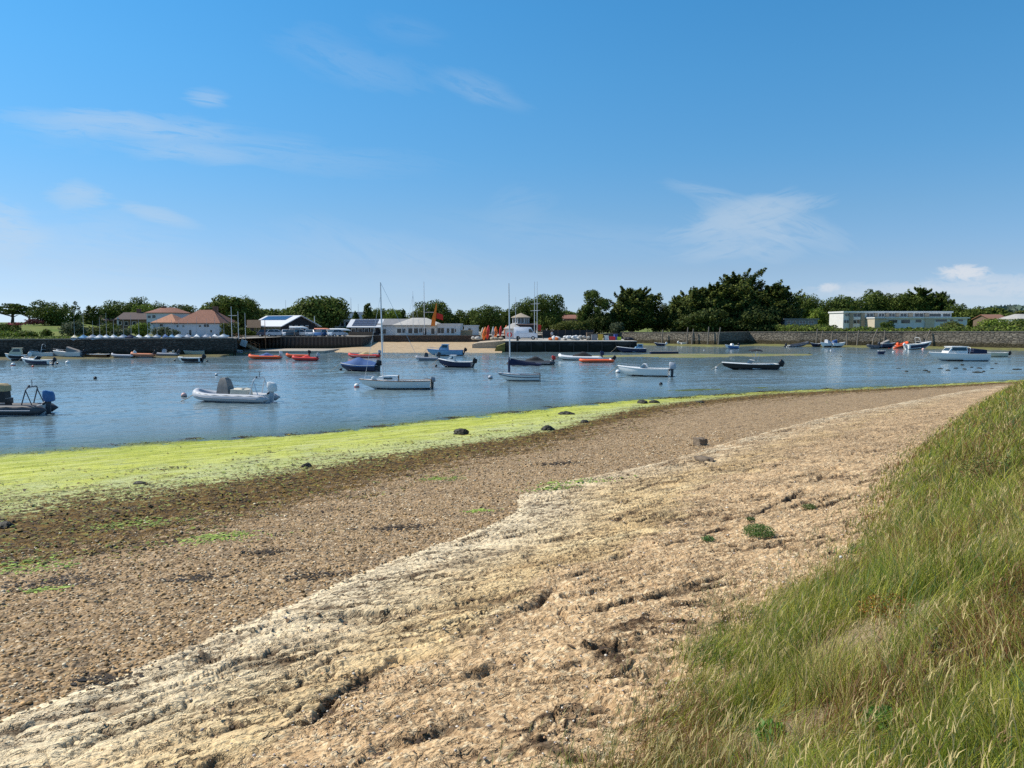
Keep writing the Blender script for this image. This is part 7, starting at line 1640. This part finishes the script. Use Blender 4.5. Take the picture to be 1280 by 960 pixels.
nb_ = MB(); g = V(304.5, 429, 131); nb_.box(g.x - .55, g.x + .55, 131, 131.06, g.z - .55, g.z + .55, rot=Matrix.Rotation(.35, 3, 'Y')); tag(nb_.build('notice_board', mat('board_pale', (.55,.56,.55), .6)), 'pale square board fixed on the side of the timber ramp', 'sign')
# ================================================================ cars, van, racked boats
M_TYRE = mat('tyre', (.018,.018,.018), .85)
def vehicle(px, Y, z, rz, label, body, kind='car', L=4.2, name='parked_car', group='cars parked along the quay'):
    g = V(px, 420, Y); root = empty(name, (g.x, Y, z), rz, label, 'van' if kind == 'van' else 'car', group if kind == 'car' else None)
    W = 1.75 if kind == 'car' else 2.0
    if kind == 'car': pr_ = [(-.5,.30),(-.5,.72),(-.47,.92),(-.36,.97),(.17,.97),(.20,.95),(.44,.80),(.495,.66),(.5,.32)]; cab = [(-.42,.95),(-.33,1.42),(-.05,1.49),(.06,1.45),(.24,.94)]
    else: pr_ = [(-.5,.38),(-.5,2.30),(-.485,2.46),(-.40,2.52),(.16,2.50),(.24,2.40),(.34,1.42),(.47,1.18),(.50,1.0),(.5,.42)]; cab = None
    def body_loft(p, wsc):
        rows = []
        for y, k in ((-W / 2, .90), (-W / 2 + .08, 1.0), (W / 2 - .08, 1.0), (W / 2, .90)):
            zc = 1.0; rows.append([(a * L * (1 if abs(k - 1) < .01 else .985), y * wsc, (zc + (b - zc) * (1 if k == 1 else .93))) for a, b in p])
        return rows
    b = MB(); b.loft(body_loft(pr_, 1), True); bo = b.build('body', body, root)
    if cab:
        c = MB(); wt = .80
        c.loft([[(a * L, s * W * (.5 if z_ < 1 else .40), z_) for a, z_ in cab] for s in (-1, 1)], False); c.build('cabin_glass', P['glass'], root)
        r_ = MB(); r_.loft([[(a * L, s * W * .405, z_ + .012) for a, z_ in cab[1:4]] + [(a * L, s * W * .405, z_ - .06) for a, z_ in cab[1:4][::-1]] for s in (-1, 1)], False); r_.build('roof', body, root)
        fr = MB()
        for s in (-1, 1):
            for a0, a1 in (((cab[0][0], .95), cab[1]), ((-.08, .95), (-.10, 1.47)), ((cab[4][0], .94), cab[3])): fr.tube([(a0[0] * L, s * W * .49, a0[1]), (a1[0] * L, s * W * .405, a1[1])], .035, 5)
        fr.build('window_pillar', body, root)
    else:
        for s in (-1, 1):
            q = MB(); q.add([(.13*L, s*(W/2-.01), 1.42), (.31*L, s*(W/2-.01), 1.42), (.245*L, s*(W/2-.02), 2.12), (.13*L, s*(W/2-.02), 2.12), (.13*L, s*(W/2+.006), 1.42), (.31*L, s*(W/2+.006), 1.42), (.245*L, s*(W/2-.0), 2.12), (.13*L, s*(W/2-.0), 2.12)], [(0,1,2,3),(7,6,5,4),(0,1,5,4),(1,2,6,5),(2,3,7,6),(3,0,4,7)]); q.build('side_window', P['glass'], root)
            MB().box(.27*L, .30*L, s*(W/2+.02), s*(W/2+.22), 1.45, 1.75, .02).build('mirror', P['dgrey'], root)
        q = MB(); q.add([(.252*L+.03, -W*.42, 2.32), (.252*L+.03, W*.42, 2.32), (.335*L+.03, W*.44, 1.50), (.335*L+.03, -W*.44, 1.50), (.252*L, -W*.42, 2.30), (.252*L, W*.42, 2.30), (.335*L, W*.44, 1.48), (.335*L, -W*.44, 1.48)], [(0,1,2,3),(7,6,5,4),(0,1,5,4),(1,2,6,5),(2,3,7,6),(3,0,4,7)]); q.build('windscreen', P['glass'], root)
        MB().box(-.35*L, .1*L, -W/2-.012, -W/2+.01, 1.25, 1.29).build('side_trim', P['lgrey'], root)
        MB().box(.488*L, .508*L, -W*.4, W*.4, .42, .72, .02).build('bumper', P['dgrey'], root)
    for s in (-1, 1):
        MB().box(.462 * L, .498 * L, s * W * .30 - .16, s * W * .30 + .16, .62 if cab else .84, .78 if cab else 1.04, .02).build('headlight', P['steel'], root)
        for x_ in (-.32, .31):
            wr = .31 if cab else .36; wh = MB(); wh.tube([(x_ * L, s * (W / 2 - .2), wr), (x_ * L, s * (W / 2 + .015), wr)], wr, 16); wo = wh.build('wheel', M_TYRE, root)
            MB().tube([(x_ * L, s * (W / 2 + .0), wr), (x_ * L, s * (W / 2 + .03), wr)], wr * .58, 12).build('rim', P['steel'], wo)
    return root
PC = {k: mat('car_' + k, c, .25, var=.03, spec=.6, coat=.5) for k, c in dict(white=(.75,.75,.75), silver=(.45,.47,.49), blue=(.06,.14,.32), navy=(.02,.03,.07), black=(.015,.015,.017), pale=(.36,.44,.52), van=(.78,.79,.82)).items()}
cars = [(346,153.5,.15,'pale','pale blue hatchback first in the row of cars behind the piled quay'),(358,154,-1.2,'white','white car parked nose out right of the pale blue hatchback'),(368,153.8,1.4,'black','black car between two white ones in the parked row'),(377,155,0.2,'white','white estate car in front of the gable of the black club house'),(387,153.6,-1.3,'silver','silver white car right of the white estate'),
        (396,156,.1,'navy','dark navy car half hidden in the middle of the parked row'),(404,153.6,1.2,'blue','mid blue car with its bonnet towards the water'),(413,154,-1.1,'white','small white car between the two blue ones'),(421.5,153.7,.9,'pale','pale grey blue car, last before the end of the piled quay'),(335,154.5,.1,'navy','dark blue car at the left end of the parked row')]
for px, Y, rz, c, lb in cars: vehicle(px, Y, 2.58, rz, lb, PC[c])
vehicle(657.3, 152, 2.05, -.06, 'white high roofed panel van facing right on the pier', PC['van'], 'van', 4.7, 'panel_van')
def gig(px0, px1, py, Y, z, label, m, flip=True):
    L = (px1 - px0) * Y / F; S = hull_secs(L, 1.25, .36, n=10, draft=.05, sheer=.1, bow=.45, stern=.5); g = V((px0 + px1) / 2, py, Y); root = empty('rowing_boat', (g.x, Y, z), 0, label, 'rowing boat')
    h = MB(); full = hull(h, S); h.v = [(x, y, .75 - zz if flip else zz) for x, y, zz in h.v]; h.build('hull', m, root)
    t = MB()
    for x_ in (-L * .25, L * .25): t.box(x_ - .06, x_ + .06, -.7, .7, -.25 if flip else -.5, .38 if flip else .0)
    t.build('trestle', P['wood'], root)
gig(393, 414, 415, 160, 3.5, 'upturned orange and white rowing boat racked behind the cars', mat('gig_orange', (.72,.28,.16), .5, var=.1)); gig(412, 437, 415, 161, 3.45, 'upturned white rowing boat racked at the right of the orange one', P['white']); gig(362, 384, 412.5, 158.5, 3.9, 'white rowing boat on a rack before the black club house gable', P['white'])
# kayaks stood on end
def kayak(px, yt, yb, Y, m, label, lean, wd3=.62, name='kayak'):
    a = V(px, yb, Y); t = V(px, yt, Y); L = t.z - a.z; root = empty(name, (a.x, Y, a.z), 0, label, 'kayak', 'kayaks stood on end by the slip', tilt=(0, lean)); rows = []
    for i in range(13):
        t_ = i / 12; w_ = wd3 / 2 * math.sin(math.pi * min(.985, max(.02, t_))) ** .6; rows.append([(math.cos(k * math.pi / 5) * w_, math.sin(k * math.pi / 5) * w_ * .55 - .12 * math.sin(t_ * math.pi), L * t_) for k in range(10)])
    MB().loft(rows, True).build('hull', m, root)
    ck = MB(); ck.tube([(math.cos(k * .628) * wd3 * .27, -.34 * wd3 - .10, L * .48 + math.sin(k * .628) * .38) for k in range(10)], .035, 6, closed=True); ck.build('cockpit_rim', P['black'], root)
KO = mat('kayak_orange', (.80,.17,.02), .45); KR = mat('kayak_red', (.62,.04,.03), .45)
kayak(604.5, 408.5, 425, 157, KO, 'frontmost bright orange kayak leaning at the slip', .16, .85); kayak(609, 406.5, 424, 158.2, KR, 'red kayak standing behind the bright orange one', .1, .7); kayak(602, 409, 424, 159, P['cream'], 'pale kayak at the left of the upright group', .12, .6)
kayak(616, 408, 424, 160, P['lgrey'], 'grey kayak of the second upright pair', .04, .6); kayak(619, 408, 424, 161, KO, 'faded orange kayak of the second upright pair', .06, .75); kayak(625, 407, 421, 166, KR, 'red kayak standing behind the kiosk roof edge', .1, .6); kayak(631, 406, 420, 168, KO, 'small orange kayak tip seen beside the kiosk', .15, .6); kayak(574.5, 405, 419, 170, KR, 'red boat stood on end beside the white club extension', .0, .8)
g = V(637, 418.3, 156.6); lbm = MB(); lbm.tube([(g.x + math.cos(k * .524) * .42, 156.9, g.z + math.sin(k * .524) * .42) for k in range(12)], .12, 8, closed=True)
tag(lbm.build('lifebuoy', KR), 'round red lifebuoy on the front of the white kiosk', 'lifebuoy')
# clutter on the pier
def crate(px, yb, Y, w_, d_, h_, m, label, name='fish_box'):
    g = V(px, yb, Y); t = empty(name, (g.x, Y, 2.045), random.uniform(-.3, .3), label, 'box'); a = MB(); th = .05
    a.box(-w_/2, w_/2, -d_/2, d_/2, 0, th); 
    for x0, x1, y0, y1 in ((-w_/2, w_/2, -d_/2, -d_/2 + th), (-w_/2, w_/2, d_/2 - th, d_/2), (-w_/2, -w_/2 + th, -d_/2 + th, d_/2 - th), (w_/2 - th, w_/2, -d_/2 + th, d_/2 - th)): a.box(x0, x1, y0, y1, th, h_)
    a.build('bin', m, t); r_ = MB(); r_.box(-w_/2-.04, w_/2+.04, -d_/2-.04, d_/2+.04, h_, h_+.07, .02); r_.build('lid', m, t)
def heap(px, w_, h_, Y, m, label, name, seed, n=9, cat='heap'):
    g = V(px, 425, Y); a = MB(); rs = random.Random(seed)
    for k in range(n): s = rs.uniform(.3, .55); a.ell((rs.uniform(-w_, w_) * .5, rs.uniform(-.5, .5), s * .5 + rs.uniform(0, max(.02, h_ - s))), (s * 1.1, s * .8, s * .7), 2, .12, Matrix.Rotation(rs.uniform(0, 3), 3, 'Z'))
    o = a.build(name, m); o.location = (g.x, Y, 2.05); tag(o, label, cat)
cY = 146
crate(750.5, 425, cY, .95, .9, 1.05, mat('bin_yellow', (.62,.42,.06), .6), 'tall yellow plastic bin among the pier boxes'); crate(757.5, 425, cY, .8, .8, .85, mat('bin_white', (.62,.66,.64), .6), 'pale teal white bin right of the yellow one')
crate(765, 425, cY, 1.05, .9, .62, mat('bin_red', (.60,.04,.05), .6), 'red plastic box on the pier'); crate(769.5, 425, cY + 2.2, .6, .8, 1.05, mat('bin_blue', (.05,.08,.30), .6), 'blue bin behind the red box'); crate(774, 425, cY, .75, .7, .55, mat('bin_lime', (.42,.56,.04), .6), 'lime green box near the end of the pier')
crate(743, 425, cY, 1.1, .9, 1.0, PW['grey'], 'dark grey pot store left of the yellow bin', 'pot_store'); crate(737, 425, cY + 1.5, 1.2, 1, 1.4, PW['brown'], 'brown wooden crate behind the dark grey pot store', 'wooden_crate')
heap(702, 3.2, .8, cY, mat('white_sack', (.60,.60,.58), .8, var=.2, scale=5), 'left heap of white bags and netting on the pier', 'bag_heap', 5, 14); heap(716, 3.0, .9, cY, mat('white_sack', (.6,.6,.58)), 'right heap of white bags and netting on the pier', 'bag_heap', 6, 14); heap(730, 1.8, .9, cY, PW['palest'], 'tan coil and pale net pile between bags and crates', 'net_pile', 8, 8)
heap(691, 1.8, .45, cY, mat('net_orange', (.66,.17,.04), .9), 'orange net pile at the left of the white bags', 'net_pile', 9, 9); heap(785, 2.0, .5, cY, P['boot'], 'dark heap of rope at the outer end of the pier', 'rope_pile', 10, 8); heap(660, 0, 0, 143, P['boot'], '', 'x', 1, 0) if False else None
heap(597, 2.0, .35, 153, PW['palest'], 'scatter of pale boulders on the slip, below the orange kayaks', 'boulders', 12, 8, 'rocks'); heap(622, 2.2, .3, 150, PW['brick'], 'low stones at the foot of the slip near the ramp', 'boulders', 13, 7, 'rocks')
for px, lb in ((647, 'black mooring bollard on the pier in front of the van'),):
    g = V(px, 428, 141.5); t = empty('bollard', (g.x, 141.5, 2.04), 0, lb, 'bollard'); MB().tube([(0,0,0),(0,0,.7)], [.22,.17], 12).build('shaft', P['black'], t); MB().ell((0,0,.78), (.27,.27,.13), 2).build('cap', P['black'], t)
f_ = MB(); a, b = V(678, 424, 168).x, V(742, 424, 178).x
fp = empty('board_fence', (a, 168, 2.3), math.atan2(10, b - a), 'dark board fence standing behind the nets on the pier', 'fence'); Lf = math.hypot(b - a, 10)
MB().box(0, Lf, -.03, .03, 0, 1.5).build('boarding', PW['blackt'], fp)
for k in range(8): MB().box(k * Lf / 7 - .06, k * Lf / 7 + .06, -.1, -.031, 0, 1.65).build('fence_post', PW['brown'], fp)
# a person standing on the pier
def person(px, Y, z, rz, label, top, legs, h=1.74):
    g = V(px, 424, Y); k = h / 1.74
    vs = [((0,0,.98),.15),((0,0,1.15),.14),((0,.01,1.32),.16),((0,.01,1.44),.13),((0,0,1.52),.06),((0,-.01,1.60),.085),((0,-.01,1.68),.09),
          ((.19,.01,1.42),.065),((.24,.02,1.16),.05),((.20,-.12,.95),.038),((.18,-.17,.88),.035),((-.19,.01,1.42),.065),((-.25,.02,1.16),.05),((-.22,-.10,.93),.038),((-.20,-.15,.86),.035),
          ((.10,0,.90),.10),((.11,-.02,.50),.07),((.12,.02,.09),.045),((.13,-.14,.04),.04),((-.10,0,.90),.10),((-.13,.03,.50),.07),((-.15,.10,.09),.045),((-.16,-.04,.04),.04)]
    ed = [(0,1),(1,2),(2,3),(3,4),(4,5),(5,6),(3,7),(7,8),(8,9),(9,10),(3,11),(11,12),(12,13),(13,14),(0,15),(15,16),(16,17),(17,18),(0,19),(19,20),(20,21),(21,22)]
    me = bpy.data.meshes.new('person'); me.from_pydata([tuple(c * k for c in v[0]) for v in vs], ed, []); o = link_mesh('person', me)
    md = o.modifiers.new('skin', 'SKIN'); me.skin_vertices  # radii
    for i, v in enumerate(vs): me.skin_vertices[0].data[i].radius = (v[1] * k, v[1] * k)
    me.skin_vertices[0].data[0].use_root = True
    o.modifiers.new('sub', 'SUBSURF').render_levels = 1; bpy.context.view_layer.update()
    dg = bpy.context.evaluated_depsgraph_get(); m2 = bpy.data.meshes.new_from_object(o.evaluated_get(dg)); o.modifiers.clear(); o.data = m2
    m2.materials.clear(); [m2.materials.append(x) for x in (mat('skin', (.50,.30,.21), .6), top, legs, P['black'])]
    for p_ in m2.polygons:
        c = p_.center; zz = c.z / k; p_.material_index = 3 if zz < .10 else 2 if zz < .97 and abs(c.x) < .2 * k and not (zz > .8 and abs(c.x) > .165 * k) else 0 if (zz > 1.5 or zz < .98 or (abs(c.x) > .2 * k and zz < 1.2)) else 1
        p_.use_smooth = True
    o.location = (g.x, Y, z); o.rotation_euler.z = rz; tag(o, label, 'person')
    MB().ell((0, .012 * k, 1.70 * k), (.098, .105, .10), 2, .03).build('hair', mat('hair_brown', (.08,.05,.03), .7), o)
    return o
person(690, 149, 2.045, .4, 'person in a pale grey top and dark trousers standing by the orange net pile', mat('top_grey', (.42,.44,.48), .8), mat('trousers_dark', (.05,.06,.09), .8))
